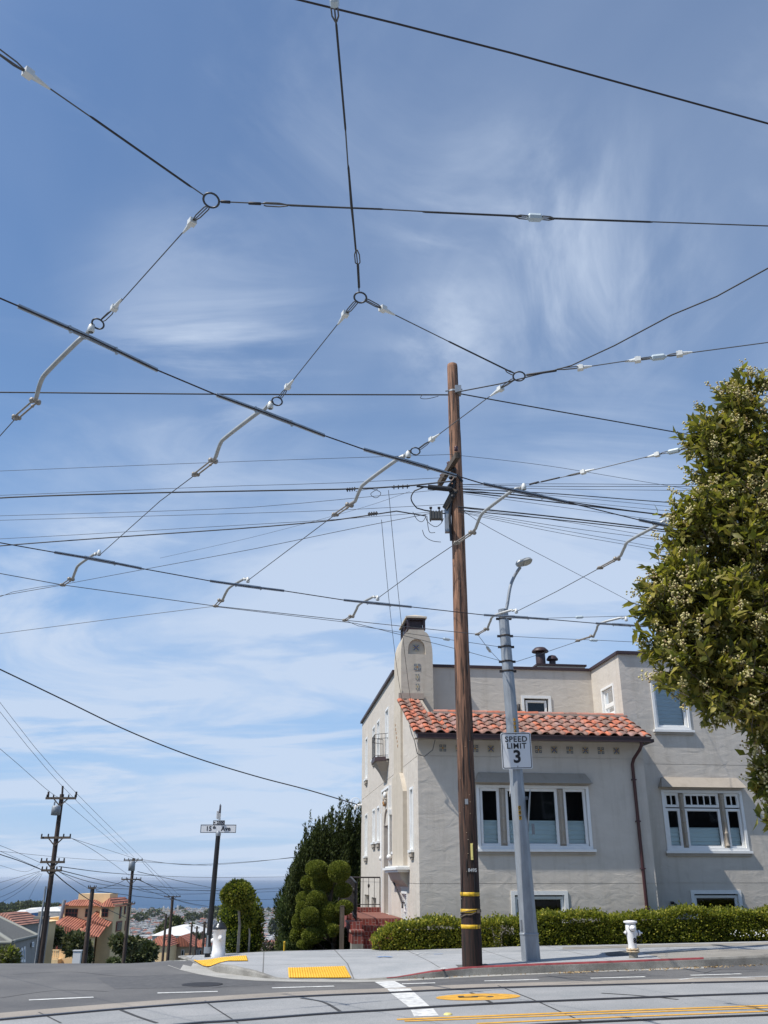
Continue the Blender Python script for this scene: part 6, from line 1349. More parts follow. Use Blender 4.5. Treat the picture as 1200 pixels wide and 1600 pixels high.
# low planting and a post by the steps
b_ = Wy(490, 1489, 25.3); lo_ = [(tuple(Wy(px, py, 25.4) - b_), (rp * 24 / F, .4, rp * 20 / F)) for px, py, rp in ((450, 1480, 16), (500, 1478, 26), (530, 1470, 22), (465, 1478, 18))]
shrub_cloud('low_shrub', 'low dark shrub under the topiary beside the sidewalk edge', 'shrub', b_, lo_, 5000, JM, .06, .25, .6)
p = Wz(534, 1482, .0); o = empty('wooden_post', (p.x, 24.3, -.4), 0, 'short grey wooden post left of the brick steps', 'post'); b = MB(); b.box((-.055, -.055, 0), (.055, .055, 1.35)); b.box((-.05, -.058, 1.352), (.05, .05, 1.37)); b.build('timber', MAT['old_wood'], o)
p = Wz(444, 1487, .05); o = empty('yellow_stake', p, 0, 'tiny yellow stake at the sidewalk edge by the shrubs', 'stake'); b = MB(); b.tube([(0, 0, -.1), (0, 0, .18)], .022, 8); b.ball((0, 0, .19), .026, 8, 5); b.build('marker', MAT['yellow'], o)

# ---- lollipop trees on the corner
def lolly(px, ytop, ybase, rx, rz_, Y, label, n, size=.055, stem=.035, extra=()):
    base = Wy(px, ybase, Y); k = Y * .95 / F
    lobes = [(tuple(Wy(px + dx, ytop + rz_ + dy, Y) - base), (rx * k * s_, rx * k * s_, rz_ * k * s_)) for dx, dy, s_ in ((0, 0, .86), (-rx*.32, rz_*.12, .62), (rx*.32, rz_*.15, .62), (0, -rz_*.3, .66), (rx*.1, rz_*.35, .6), *extra)]
    c = lobes[0][0]
    return shrub_cloud('lollipop_tree', label, 'tree', base, lobes, n, HM[:3] + [LM[1]], size, .28, .4, [.38, .2, .3, .12], trunk=[([(0, 0, -.5), (.01, 0, c[2] * .5), (c[0], c[1], c[2])], stem, stem * .8)], corek=.78, shell=.72)
lolly(371.5, 1376, 1487, 28, 22, 21.9, 'clipped round-headed street tree on a bare pale stem', 6500)
lolly(388, 1415, 1489, 14, 17, 22.0, 'smaller round-headed sapling right of the bare pale stem', 2500, .05, .022)
base = Wy(378, 1495, 26); lb = [(tuple(Wy(px, py, 26) - base), (rp * 25 / F, rp * 24 / F, rz_ * 25 / F)) for px, py, rp, rz_ in ((360, 1440, 18, 32), (392, 1440, 18, 34), (375, 1425, 20, 22), (370, 1465, 24, 24), (392, 1468, 18, 22))]
shrub_cloud('bushy_tree', 'dense green bushy tree just behind the round-headed trees', 'tree', base, lb, 8000, HM[:3], .07, .28, .5, [.4, .15, .45], trunk=[([(0, 0, -1.5), (0, 0, .5)], .08, .06)])

# ================================================================ BACKGROUND, LEFT: houses down the hill
def localpx(Y):      # metre scale helpers at a given distance
    return (lambda px, py: Wy(px, py, Y))
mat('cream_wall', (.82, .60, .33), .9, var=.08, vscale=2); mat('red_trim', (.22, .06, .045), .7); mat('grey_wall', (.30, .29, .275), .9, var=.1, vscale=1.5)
mat('slate_roof', (.075, .075, .07), .85, col2=(.11, .11, .10), vscale=5, stretch=(1, 1, 5), bump=.5, bscale=6, bdist=.03)
mat('dark_glass', (.02, .025, .03), .12)
def tilewave(name, col):
    m = bpy.data.materials.new(name); m.use_nodes = True; t = m.node_tree; b = t.nodes['Principled BSDF']; b.inputs['Roughness'].default_value = .85
    c = N(t, 'ShaderNodeTexCoord'); wv = N(t, 'ShaderNodeTexWave', Scale=1.15, Distortion=.2); wv.bands_direction = 'X'; t.links.new(c.outputs['Object'], wv.inputs['Vector'])
    r = N(t, 'ShaderNodeValToRGB'); r.color_ramp.elements[0].color = (*[x * .55 for x in col], 1); r.color_ramp.elements[1].color = (*col, 1); r.color_ramp.elements[0].position = .1; r.color_ramp.elements[1].position = .5; t.links.new(wv.outputs[0], r.inputs[0])
    n = N(t, 'ShaderNodeTexNoise', Scale=.9, Detail=5); t.links.new(c.outputs['Object'], n.inputs['Vector']); r2 = N(t, 'ShaderNodeValToRGB'); r2.color_ramp.elements[0].color = (.65, .6, .6, 1); r2.color_ramp.elements[0].position = .35; r2.color_ramp.elements[1].position = .6; t.links.new(n.outputs[0], r2.inputs[0])
    mm = N(t, 'ShaderNodeMixRGB', blend_type='MULTIPLY'); mm.inputs[0].default_value = 1; t.links.new(r.outputs[0], mm.inputs[1]); t.links.new(r2.outputs[0], mm.inputs[2]); t.links.new(mm.outputs[0], b.inputs['Base Color'])
    bp = N(t, 'ShaderNodeBump', Strength=1, Distance=.08); t.links.new(wv.outputs[0], bp.inputs['Height']); t.links.new(bp.outputs[0], b.inputs['Normal']); MAT[name] = m
tilewave('roof_red', (.46, .165, .10)); tilewave('roof_faded', (.36, .17, .12))
# yellow house
YY = 118.0; k = YY * .9262 / F * 1.0; X = lambda px: (px - 600) * YY / (F * cp + (800 - 1430) * sp * -1 * 0 - 0) if False else Wy(px, 1430, YY).x
Z = lambda py: Wy(150, py, YY).z
yh = empty('yellow_house', (X(150), YY, Z(1500) - 2), 0, 'cream yellow two-storey house with red tiled roofs down the hill', 'house'); o0 = yh.location
def bx(mb, x0, x1, y0, y1, z0, z1, mi=0): mb.box((x0 - o0.x, y0, z0 - o0.z), (x1 - o0.x, y1, z1 - o0.z), mi)
b = MB(); zb_ = Z(1512) - 3
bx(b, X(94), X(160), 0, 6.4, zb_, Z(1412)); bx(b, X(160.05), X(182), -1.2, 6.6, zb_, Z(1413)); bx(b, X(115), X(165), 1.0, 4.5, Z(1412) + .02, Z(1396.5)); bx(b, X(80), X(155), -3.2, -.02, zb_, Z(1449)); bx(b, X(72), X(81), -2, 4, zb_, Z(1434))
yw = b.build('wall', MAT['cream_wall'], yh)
def hiproof(parent, x0, x1, y0, y1, ze, zr, inset, m='roof_red', name='roof'):
    b = MB(); e = [(x0, y0), (x1, y0), (x1, y1), (x0, y1)]; i_ = [(x0 + inset, y0 + inset), (x1 - inset, y0 + inset), (x1 - inset, y1 - inset), (x0 + inset, y1 - inset)]
    b.add([(x - o0.x, y, ze - o0.z) for x, y in e] + [(x - o0.x, y, zr - o0.z) for x, y in i_], [(0,1,5,4), (1,2,6,5), (2,3,7,6), (3,0,4,7), (4,5,6,7), (0,3,2,1)]); return b.build(name, MAT[m], parent)
hiproof(yh, X(92), X(161), -.6, 6.8, Z(1415), Z(1406), 1.4); hiproof(yh, X(158), X(184), -1.8, 7.2, Z(1416), Z(1403), 1.0)
def gable(x0, x1, xr, y0, y1, ze, ze2, zr):
    b = MB(); b.add([(x0 - o0.x, y0, ze - o0.z), (xr - o0.x, y0, zr - o0.z), (x1 - o0.x, y0, ze2 - o0.z), (x0 - o0.x, y1, ze - o0.z), (xr - o0.x, y1, zr - o0.z + .9), (x1 - o0.x, y1, ze2 - o0.z + .9)], [(0,3,4,1), (1,4,5,2), (0,1,2)]); b.build('roof', MAT['roof_red'], yh)
gable(X(78), X(163), X(108), -3.7, .3, Z(1452), Z(1459), Z(1441)); gable(X(138), X(181), X(150), -2.6, .2, Z(1447), Z(1446), Z(1435)); gable(X(138), X(178), X(152), -5.2, -2.8, Z(1460), Z(1460), Z(1453))
def ywin(x0, x1, y0, y1, Yf, nx=2):
    f = MB(); bx(f, X(x0), X(x1), Yf - .10, Yf - .01, Z(y1), Z(y0)); fo = f.build('window', MAT['red_trim'], yh)
    for i in range(nx):
        for j in range(2):
            xa = X(x0) + (X(x1) - X(x0)) * (i + .12) / nx; xb = X(x0) + (X(x1) - X(x0)) * (i + .88) / nx; za = Z(y1) + (Z(y0) - Z(y1)) * (j + .1) / 2; zb2 = Z(y1) + (Z(y0) - Z(y1)) * (j + .9) / 2
            p = MB(); bx(p, xa, xb, Yf - .13, Yf - .102, za, zb2); p.build('pane', MAT['dark_glass'], fo)
ywin(102, 121, 1420, 1433, 0, 4); ywin(133, 142, 1420, 1433, 0, 2); ywin(163, 173, 1419, 1432, -1.2, 2)
for ya, yb, z0_, z1_ in ((1.2, 1.9, 1436, 1417), (3.2, 3.8, 1430, 1417), (4.9, 5.5, 1430, 1417), (.2, 2.6, 1456, 1440), (4.2, 5.2, 1457, 1441)):
    f = MB(); xs0 = X(182) - o0.x; f.box((xs0 + .01, ya, Z(z0_) - o0.z), (xs0 + .10, yb, Z(z1_) - o0.z)); fo = f.build('window', MAT['red_trim'], yh)
    f = MB(); f.box((xs0 + .102, ya + .12, Z(z0_) - o0.z + .15), (xs0 + .13, yb - .12, Z(z1_) - o0.z - .15)); f.build('pane', MAT['dark_glass'], fo)
b = MB()      # arched porch windows
n = 12; cx_, r_ = X(104), (X(120) - X(88)) / 2
b.prism([Vector((cx_ + r_ * math.cos(math.pi * i / n) - o0.x, -3.25, Z(1470) + r_ * .9 * math.sin(math.pi * i / n) - o0.z)) for i in range(n + 1)] + [Vector((cx_ - r_ - o0.x, -3.25, Z(1480) - o0.z)), Vector((cx_ + r_ - o0.x, -3.25, Z(1480) - o0.z))], (0, .1, 0)); aw = b.build('arched_window', MAT['dark_glass'], yh)
b = MB(); 
for q in (.28, .62): bx(b, cx_ - r_ + 2*r_*q, cx_ - r_ + 2*r_*(q + .07), -3.32, -3.26, Z(1480), Z(1464))
bx(b, cx_ - r_, cx_ + r_, -3.31, -3.262, Z(1472), Z(1470.5)); b.build('mullion_bar', MAT['red_trim'], aw)
b = MB(); bx(b, X(78), X(118), -4.6, -4.4, Z(1481.5), Z(1479.5)); bx(b, X(78), X(118), -4.6, -4.4, Z(1494), Z(1491.5))
for i in range(14): xx = X(79) + (X(117) - X(79)) * i / 13; bx(b, xx, xx + .12, -4.55, -4.45, Z(1491.5), Z(1481.5))
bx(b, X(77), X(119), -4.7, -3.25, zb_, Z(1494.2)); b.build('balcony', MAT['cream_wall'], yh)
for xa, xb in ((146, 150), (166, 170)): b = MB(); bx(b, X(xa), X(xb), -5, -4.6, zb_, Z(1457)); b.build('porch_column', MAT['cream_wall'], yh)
b = MB(); bx(b, X(152), X(165), -3.4, -3.21, zb_, Z(1464)); b.build('doorway', MAT['room_dark'], yh)
b = MB()
for i in range(9): bx(b, X(150), X(165), -6.5 + .35*i, -6.15 + .35*i, zb_, Z(1497) + .19*i)
b.build('front_steps', mat('red_steps', (.16, .05, .04), .85), yh)
b = MB(); b.tube([(X(97) - o0.x, -.7, Z(1450) - o0.z), (X(101) - o0.x, -.7, Z(1406) - o0.z)], .22, 8); b.build('flue_pipe', MAT['galv'], yh)
# grey house, nearer, at the left edge
Y2 = 50.0; P2 = lambda px, py, Y=Y2: Wy(px, py, Y)
gh = empty('grey_house', P2(0, 1500), 0, 'grey house corner with a dark shingle hip roof at the left edge', 'house'); g0 = gh.location
def rel(p): return tuple(p - g0)
E1, E2, E3 = P2(-260, 1500, 40), P2(4, 1478, 48), P2(58, 1462.5, 60); E2b = P2(24, 1472, 52); E3b = P2(28, 1471.5, 53)
rg = P2(-28, 1418, 56)
b = MB(); down = Vector((0, 0, -7))
pts = [P2(-260, 1478, 48), P2(18, 1474, 48), P2(22, 1471.5, 52), P2(58, 1463, 60), P2(58, 1463, 75)]
for a, c in zip(pts, pts[1:]): b.add([rel(a), rel(c), rel(c + down), rel(a + down)], [(0,1,2,3)])
b.build('wall', MAT['grey_wall'], gh)
b = MB(); ridge0, ridge1 = P2(-60, 1421, 58), P2(-20, 1424, 66); out = Vector((.12, -.25, .05)); q = [rel(p + out) for p in pts]
b.add(q + [rel(ridge0), rel(ridge1)], [(0,1,5), (1,2,5), (2,3,6,5), (3,4,6)]); b.build('roof', MAT['slate_roof'], gh)
b = MB(); 
for a, c in zip(q, q[1:]): b.tube([a, c], .09, 6)
b.tube([q[1], rel(ridge0)], .10, 6); b.tube([q[3], rel(ridge1)], .10, 6); b.build('gutter', mat('lichen_trim', (.22, .225, .20), .9), gh)
wallL = lambda px, t: P2(22, 0, 52)
for px0, px1, y0, y1, tr in ((28.5, 31.5, 1484, 1503, 1), (32.5, 35.5, 1481, 1503, 1), (36.5, 39, 1479, 1503, 1), (49, 52.5, 1472, 1479, 1)):
    t0, t1 = (px0 - 22) / 36, (px1 - 22) / 36; Ya, Yb = 52 + 8 * t0, 52 + 8 * t1
    A_, B_ = Wy(px0, y0, Ya - .1), Wy(px1, y0 - .8, Yb - .1); C_, D_ = Wy(px1, y1, Yb - .1), Wy(px0, y1, Ya - .1); b = MB(); e_ = Vector((.06, -.08, 0))
    b.prism([Vector(rel(p + e_)) for p in (A_, B_, C_, D_)], (0.02, -.05, 0)); fo = b.build('window', MAT['white_paint'], gh)
    ct = (A_ + B_ + C_ + D_) / 4; b = MB(); b.prism([Vector(rel(ct + (p - ct) * .62 + e_ + Vector((.03, -.09, 0)))) for p in (A_, B_, C_, D_)], (0.0, -.03, 0)); b.build('pane', MAT['dark_glass'], fo)
# chimney block between the grey house and the leaning pole
ch2 = empty('chimney_block', Wy(58, 1500, 66), 0, 'grey stucco chimney stack rising between the grey house and the first pole', 'chimney'); c0 = ch2.location
def rb(mb, x0, x1, y0, y1, Y, dY): a, c = Wy(x0, y1, Y), Wy(x1, y0, Y); mb.box((a.x - c0.x, Y - c0.y, a.z - c0.z), (c.x - c0.x, Y + dY - c0.y, c.z - c0.z))
b = MB(); rb(b, 49, 68, 1436, 1530, 66, 1.2); b.build('stack', MAT['grey_wall'], ch2); b = MB(); rb(b, 52, 68, 1432, 1435.8, 65.9, 1.3); rb(b, 59, 66, 1424, 1431.8, 66.2, .6); b.build('stack_cap', MAT['concrete_old'], ch2)
def simple_house(px0, px1, ye, yr, yb, Y, dep, wallm, roofm, name, label, hip=True, wins=()):
    A_, B_ = Wy(px0, ye, Y), Wy(px1, ye, Y); zr_ = Wy(px0, yr, Y).z; z0 = Wy(px0, yb, Y).z - 3; o = empty(name, (A_.x, Y, z0), 0, label, 'house'); wd = B_.x - A_.x; ze = A_.z - z0
    b = MB(); b.box((0, 0, 0), (wd, dep, ze)); b.build('wall', MAT[wallm], o); b = MB(); i_ = min(wd, dep) * .35; zz = zr_ - z0
    if hip: b.add([(-.3, -.3, ze), (wd + .3, -.3, ze), (wd + .3, dep, ze), (-.3, dep, ze), (i_, i_, zz), (wd - i_, i_, zz), (wd - i_, dep - i_, zz), (i_, dep - i_, zz)], [(0,1,5,4), (1,2,6,5), (2,3,7,6), (3,0,4,7), (4,5,6,7), (0,3,2,1)])
    else: b.add([(-.3, -.3, ze), (wd/2, -.3, zz), (wd + .3, -.3, ze), (-.3, dep, ze), (wd/2, dep, zz), (wd + .3, dep, ze)], [(0,3,4,1), (1,4,5,2), (0,1,2)])
    b.build('roof', MAT[roofm], o)
    for (a, c, y0, y1) in wins:
        w0, w1 = Wy(a, y1, Y), Wy(c, y0, Y); f = MB(); f.box((w0.x - A_.x, -.08, w0.z - z0), (w1.x - A_.x, -.01, w1.z - z0)); fo = f.build('window', MAT['white_paint'], o)
        f = MB(); d_ = (w1.x - w0.x) * .14; f.box((w0.x - A_.x + d_, -.11, w0.z - z0 + d_), (w1.x - A_.x - d_, -.082, w1.z - z0 - d_)); f.build('pane', MAT['dark_glass'], fo)
    return o
mat('pale_wall', (.46, .44, .40), .9, var=.08, vscale=1); mat('white_roof', (.66, .66, .64), .8, var=.15, vscale=.5); mat('blue_wall', (.04, .17, .40), .7); mat('tan_wall', (.38, .29, .19), .9); mat('grey_roof', (.17, .17, .17), .9, var=.3, vscale=.8)
simple_house(-40, 22, 1446, 1428, 1500, 84, 7, 'grey_wall', 'roof_faded', 'tiled_house', 'faded pink tiled roof behind the grey house')
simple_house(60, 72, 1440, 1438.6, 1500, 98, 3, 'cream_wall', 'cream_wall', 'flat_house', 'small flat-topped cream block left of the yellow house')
for i, (px0, px1, ye, yr, Y, wm, rm, lb) in enumerate(((20, 44, 1427, 1422, 900, 'blue_wall', 'white_roof', 'long blue building with a white roof beyond the grey house'), (34, 62, 1423, 1419, 960, 'pale_wall', 'white_roof', 'white-roofed hall right of the blue building'), (60, 97, 1424, 1418, 930, 'pale_wall', 'white_roof', 'white-roofed hall beside the yellow house roof'), (62, 96, 1434, 1428, 620, 'pale_wall', 'grey_roof', 'pale flat building behind the first pole'))):
    simple_house(px0, px1, ye, yr, 1450, Y, 40, wm, rm, 'large_hall', lb)
simple_house(262, 300, 1479, 1462, 1500, 175, 9, 'tan_wall', 'roof_red', 'gabled_house', 'red-roofed gabled house below the crest, right of the tall poles', False, [(268, 274, 1485, 1492), (283, 288, 1484, 1493)])
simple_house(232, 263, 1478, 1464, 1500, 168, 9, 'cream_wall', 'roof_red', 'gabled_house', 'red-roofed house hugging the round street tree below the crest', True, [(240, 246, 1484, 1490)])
simple_house(298, 322, 1480, 1470, 1500, 178, 9, 'grey_wall', 'roof_red', 'gabled_house', 'low red roof just left of the sign post foot', True, [(302, 308, 1484, 1492), (311, 317, 1484, 1492)])
simple_house(238, 306, 1462, 1450, 1490, 240, 22, 'pale_wall', 'white_roof', 'large_hall', 'broad white-roofed building above the red roofs', True)
simple_house(425, 455, 1488, 1478, 1500, 150, 10, 'grey_wall', 'grey_roof', 'low_house', 'grey-roofed low house between the street trees and the topiary')
simple_house(436, 452, 1470, 1462, 1490, 330, 16, 'tan_wall', 'grey_roof', 'low_house', 'tan house with grey roof far down the avenue')
# street trees around the yellow house
def street_tree(px, pt_, pb, r_px, Y, label, n, mats=None, size=.32, wts=None, core=.6):
    base = Wy(px, pb, Y); k = Y * .96 / F; R0 = r_px * k; zc_ = Wy(px, pt_, Y).z - base.z - R0; lobes = []
    for i in range(9):
        a = random.uniform(0, 6.28); q = random.uniform(.1, .62); lobes.append(((R0 * q * math.cos(a), R0 * q * math.sin(a), zc_ + R0 * random.uniform(-.42, .40)), (R0 * .52, R0 * .52, R0 * .46)))
    return shrub_cloud('street_tree', label, 'tree', base, lobes, n, mats or FT, size, .30, .3, wts, trunk=[([(0, 0, -2), (0, 0, zc_ * .5), (0, 0, zc_)], .16, .07)] + [([(0, 0, zc_ * .45), (l[0][0], l[0][1], l[0][2])], .07, .03) for l in lobes[:6]], corek=core if core >= .7 else .25, shell=.40)
street_tree(116, 1452, 1504, 22, 100, 'thin olive-green street tree in front of the yellow house', 2600, size=.45)
street_tree(78, 1446, 1504, 15, 102, 'small street tree between the first pole and the yellow house', 1500, size=.42)
street_tree(193, 1457, 1504, 20, 95, 'pale round street tree right of the yellow house porch', 2400, size=.4)
street_tree(222, 1459, 1504, 24, 110, 'broad dark street tree below the second tall pole', 3600, [FT[0], FT[1]], size=.45)
street_tree(275, 1430, 1470, 22, 420, 'large dark conifer mass over the distant roofs', 2500, JM, size=1.6, core=.85)
street_tree(258, 1438, 1470, 15, 360, 'olive rounded tree left of the large dark conifer', 1200, [FT[2], FT[0]], size=1.2, core=.8)
street_tree(12, 1475, 1508, 18, 44, 'yellow-green bush in front of the grey house', 2200, [FT[2], FT[0], HM[0]], size=.16)
street_tree(306, 1453, 1490, 16, 230, 'brown-green tree over the red roofs by the sign post', 1500, [FT[1], MAT['bark']], size=.7, core=.7)
street_tree(424, 1468, 1496, 20, 120, 'reddish bare-looking tree between the street trees and the topiary', 2200, [mat('dry_leaf', (.12, .08, .06), .9), FT[1]], size=.4, core=.5)
street_tree(438, 1462, 1496, 10, 100, 'light green shrub at the left of the juniper foot', 1200, [FT[2], HM[0]], size=.3)
street_tree(132, 1480, 1508, 14, 108, 'dark clipped shrub beside the yellow house porch', 900, [FT[1], JM[0]], size=.3, core=.9)
street_tree(175, 1492, 1510, 12, 98, 'low dark hedge shrub in front of the yellow house', 800, [FT[1], FT[0]], size=.25, core=.9)
street_tree(302, 1441, 1462, 8, 600, 'small tree over the white-roofed building', 400, [FT[0]], size=1.6, core=.8)
# parked car roof peeping over the crest
p = Wy(227, 1517, 112); car = empty('parked_car', p, R(100), 'silver parked car whose roof shows over the crest', 'car')
prof = [(-2.1, .35), (-2.15, .75), (-2.0, .95), (-1.5, 1.05), (-.95, 1.45), (.55, 1.48), (1.25, 1.02), (2.05, .85), (2.15, .55), (2.1, .3)]
b = MB(); b.prism([Vector((x, -.85, z)) for x, z in prof], (0, 1.7, 0)); o = b.build('body', mat('car_silver', (.55, .58, .60), .3, .5), car); solidnormals(o)
b = MB(); b.prism([Vector((-1.42, -.87, 1.04)), Vector((-.92, -.87, 1.38)), Vector((.5, -.87, 1.40)), Vector((1.1, -.87, 1.04))], (0, 1.74, 0)); b.box((-1.47, -.7, 1.06), (-1.0, .7, 1.36)); b.build('window_glass', MAT['dark_glass'], car)
for sx in (-1.35, 1.3):
    for sy in (-.8, .8):
        b = MB(); b.lathe([(0, -.1), (.33, -.1), (.33, .1), (0, .1)], (sx, sy, .33), 16, 0, False, Matrix.Rotation(R(90), 4, 'X')); b.build('wheel', MAT['black'], car)
p = Wy(119, 1508, 92); sbx = empty('notice_board', p, 0, 'small pale notice box on the verge before the yellow house', 'box'); b = MB(); zt_ = Wy(119, 1486, 92).z - p.z; b.box((-.35, -.2, -.5), (.35, .2, zt_)); b.box((-.4, -.25, zt_ + .004), (.4, .25, zt_ + .08)); b.build('cabinet', MAT['sign_white'], sbx)

# ---- poles down the hill
def hill_pole(px, pt_, Y, w_top, label, arms, extra=None):
    top = Wy(px, pt_, Y); zg = gz(top.x, Y) - .5; o = empty('hill_pole', (top.x, Y, zg), 0, label, 'utility pole', 'utility poles down the hill'); h_ = top.z - zg
    b = MB(); b.tube([(0, 0, 0), (0, 0, h_)], [w_top * 1.35, w_top], 10); b.build('pole_shaft', MAT['far_pole_wood'], o)
    for (py, half, sk) in arms:
        zz = Wy(px, py, Y).z - zg; m_ = half * Y * .98 / F; ca = MB(); ca.bar((-m_, sk - w_top, zz), (m_, -sk - w_top, zz), .09, .11); co = ca.build('crossarm', MAT['old_wood'], o)
        for q in (-.93, -.5, .5, .93):
            ins = MB(); ins.lathe([(.02, .05), (.045, .08), (.03, .13), (.045, .16), (.015, .19)], (m_ * q, -w_top, zz), 6); ins.build('pin_insulator', MAT['dark_iron'], co)
        br = MB(); br.bar((-m_ * .5, -w_top, zz), (0, -w_top, zz - m_ * .5), .05, .05); br.bar((m_ * .5, -w_top, zz), (0, -w_top, zz - m_ * .5), .05, .05); br.build('brace', MAT['old_wood'], co)
    if extra:
        for (py, r_, hh, dx_) in extra:
            zz = Wy(px, py, Y).z - zg; b = MB(); b.lathe([(0, 0), (r_, .02), (r_, hh), (r_ * .8, hh + .06), (0, hh + .07)], (dx_, -w_top - r_ * .9, zz), 14); b.tube([(dx_ - r_*.5, -w_top - r_, zz + hh), (dx_ - r_*.5, -w_top - r_, zz + hh + .25)], .04, 6); b.build('transformer', MAT['galv'], o)
    return o
hp = hill_pole(97, 1241, 48, .105, 'tallest hill pole at the left, with three crossarms and a transformer', [(1247.5, 23, .0), (1309, 23, .1), (1347, 18, .0), (1360, 15, 0)], [(1275, .22, .42, -.1)])
b = MB(); hpz = hp.location.z; b.tube([(-.22, -.12, .2), (-.16, -.15, Wy(90, 1385, 48).z - hpz)], .05, 8); b.build('riser_pipe', MAT['galv'], hp)
b = MB(); 
for dx_, t_ in ((-22, 1237), (0, 1228), (21.5, 1237)): q = Wy(97 + dx_, 1246, 48) - hp.location; q2 = Wy(97 + dx_ + 1, t_, 48) - hp.location; b.tube([q, q2], .05, 6)
b.build('cutout_fuse', MAT['far_pole_wood'], hp)
hill_pole(209, 1341, 90, .135, 'second hill pole, right of the yellow house, with a pale transformer', [(1344, 14, 0), (1374, 15, .2), (1412, 9, 0)], [(1361, .30, .8, 0)])
hill_pole(145, 1386, 76, .15, 'short hill pole standing in front of the yellow house', [(1387.5, 6, 0)])
hill_pole(270, 1400, 130, .18, 'third hill pole with a wide crossarm over the red roofs', [(1401, 12, 0)])
hill_pole(260, 1428, 165, .18, 'slim hill pole just left of the third hill pole', [(1431, 9, 0)])
for px, pt_, Y in ((300, 1444, 160), (308, 1447, 175), (320, 1440, 140), (316, 1455, 210), (443, 1432, 260), (438, 1452, 200), (350, 1448, 300), (336, 1450, 260)):
    hill_pole(px, pt_, Y, .16, 'thin far pole among the roofs beside the sign post or topiary', [(pt_ + 3, 4, 0)])
hill_wires = [
 ([(-60, 1130), (0, 1170), (77, 1237), (110, 1260), (200, 1336)], (40, 42, 48, 55, 90), .9), ([(-60, 1050), (0, 1112), (97, 1228), (209, 1339)], (38, 42, 48, 90), .9), ([(-60, 1035), (0, 1096), (40, 1150), (120, 1240), (222, 1341)], (38, 42, 44, 48, 90), .9),
 ([(222, 1343), (300, 1351), (460, 1340), (560, 1322)], (90, 88, 80, 70), .9), ([(222, 1345), (300, 1352), (380, 1348), (470, 1338)], (90, 80, 60, 45), .8), ([(110, 1309), (150, 1331), (202, 1368)], (48, 60, 90), .9), ([(112, 1310), (150, 1322), (225, 1346)], (48, 60, 90), .8),
 ([(-40, 1320), (0, 1335), (30, 1345), (65, 1359)], (40, 44, 46, 48), 2.0), ([(-40, 1312), (0, 1321), (63, 1348)], (40, 44, 48), .9), ([(-40, 1316), (0, 1330), (62, 1357)], (38, 44, 48), .9), ([(-20, 1384), (0, 1379), (62, 1361)], (40, 44, 48), .8), ([(-20, 1397), (0, 1391), (62, 1362)], (40, 44, 48), .8), ([(-20, 1410), (0, 1402), (30, 1388), (62, 1364)], (40, 44, 46, 48), .8),
 ([(-20, 1420), (0, 1411), (35, 1390), (64, 1365)], (40, 44, 46, 48), .8), ([(42, 1412), (55, 1385), (66, 1365)], (60, 54, 48), .6), ([(0, 1352), (40, 1362), (62, 1350)], (42, 45, 48), .6),
 ([(85, 1364), (110, 1385), (150, 1412), (210, 1440)], (48, 60, 80, 110), 1.6), ([(92, 1362), (120, 1378), (145, 1392)], (48, 60, 76), .9), ([(94, 1363), (150, 1380), (205, 1385), (330, 1388)], (48, 65, 90, 150), .9), ([(92, 1354), (200, 1366), (330, 1371), (450, 1370)], (48, 80, 120, 160), .8), ([(95, 1360), (180, 1380), (270, 1397), (460, 1392)], (48, 85, 130, 160), .8),
 ([(150, 1390), (180, 1382), (200, 1372)], (76, 84, 90), 1.2), ([(216, 1375), (250, 1385), (330, 1392), (460, 1388)], (90, 100, 130, 170), .7), ([(215, 1362), (260, 1372), (330, 1387), (400, 1398)], (90, 110, 150, 200), .9), ([(217, 1374), (250, 1391), (300, 1412), (420, 1430)], (90, 110, 150, 200), 1.0), ([(150, 1392), (250, 1404), (330, 1407), (470, 1404)], (76, 100, 140, 180), .8), ([(213, 1385), (280, 1408), (330, 1420)], (90, 130, 180), .7), ([(152, 1387), (240, 1390), (360, 1391), (470, 1385)], (76, 90, 120, 160), .7), ([(0, 1330), (100, 1340), (180, 1345), (330, 1352)], (70, 75, 85, 110), .6), ([(222, 1346), (245, 1372), (272, 1400)], (90, 110, 130), .6), ([(225, 1345), (250, 1370), (282, 1401)], (90, 110, 130), .6)]
for i, (pts, Ys, wpx) in enumerate(hill_wires):
    cable('thin cable slung between the hill poles at the left', pts, wpx * .75, Ys=Ys, group='cables between the hill poles')

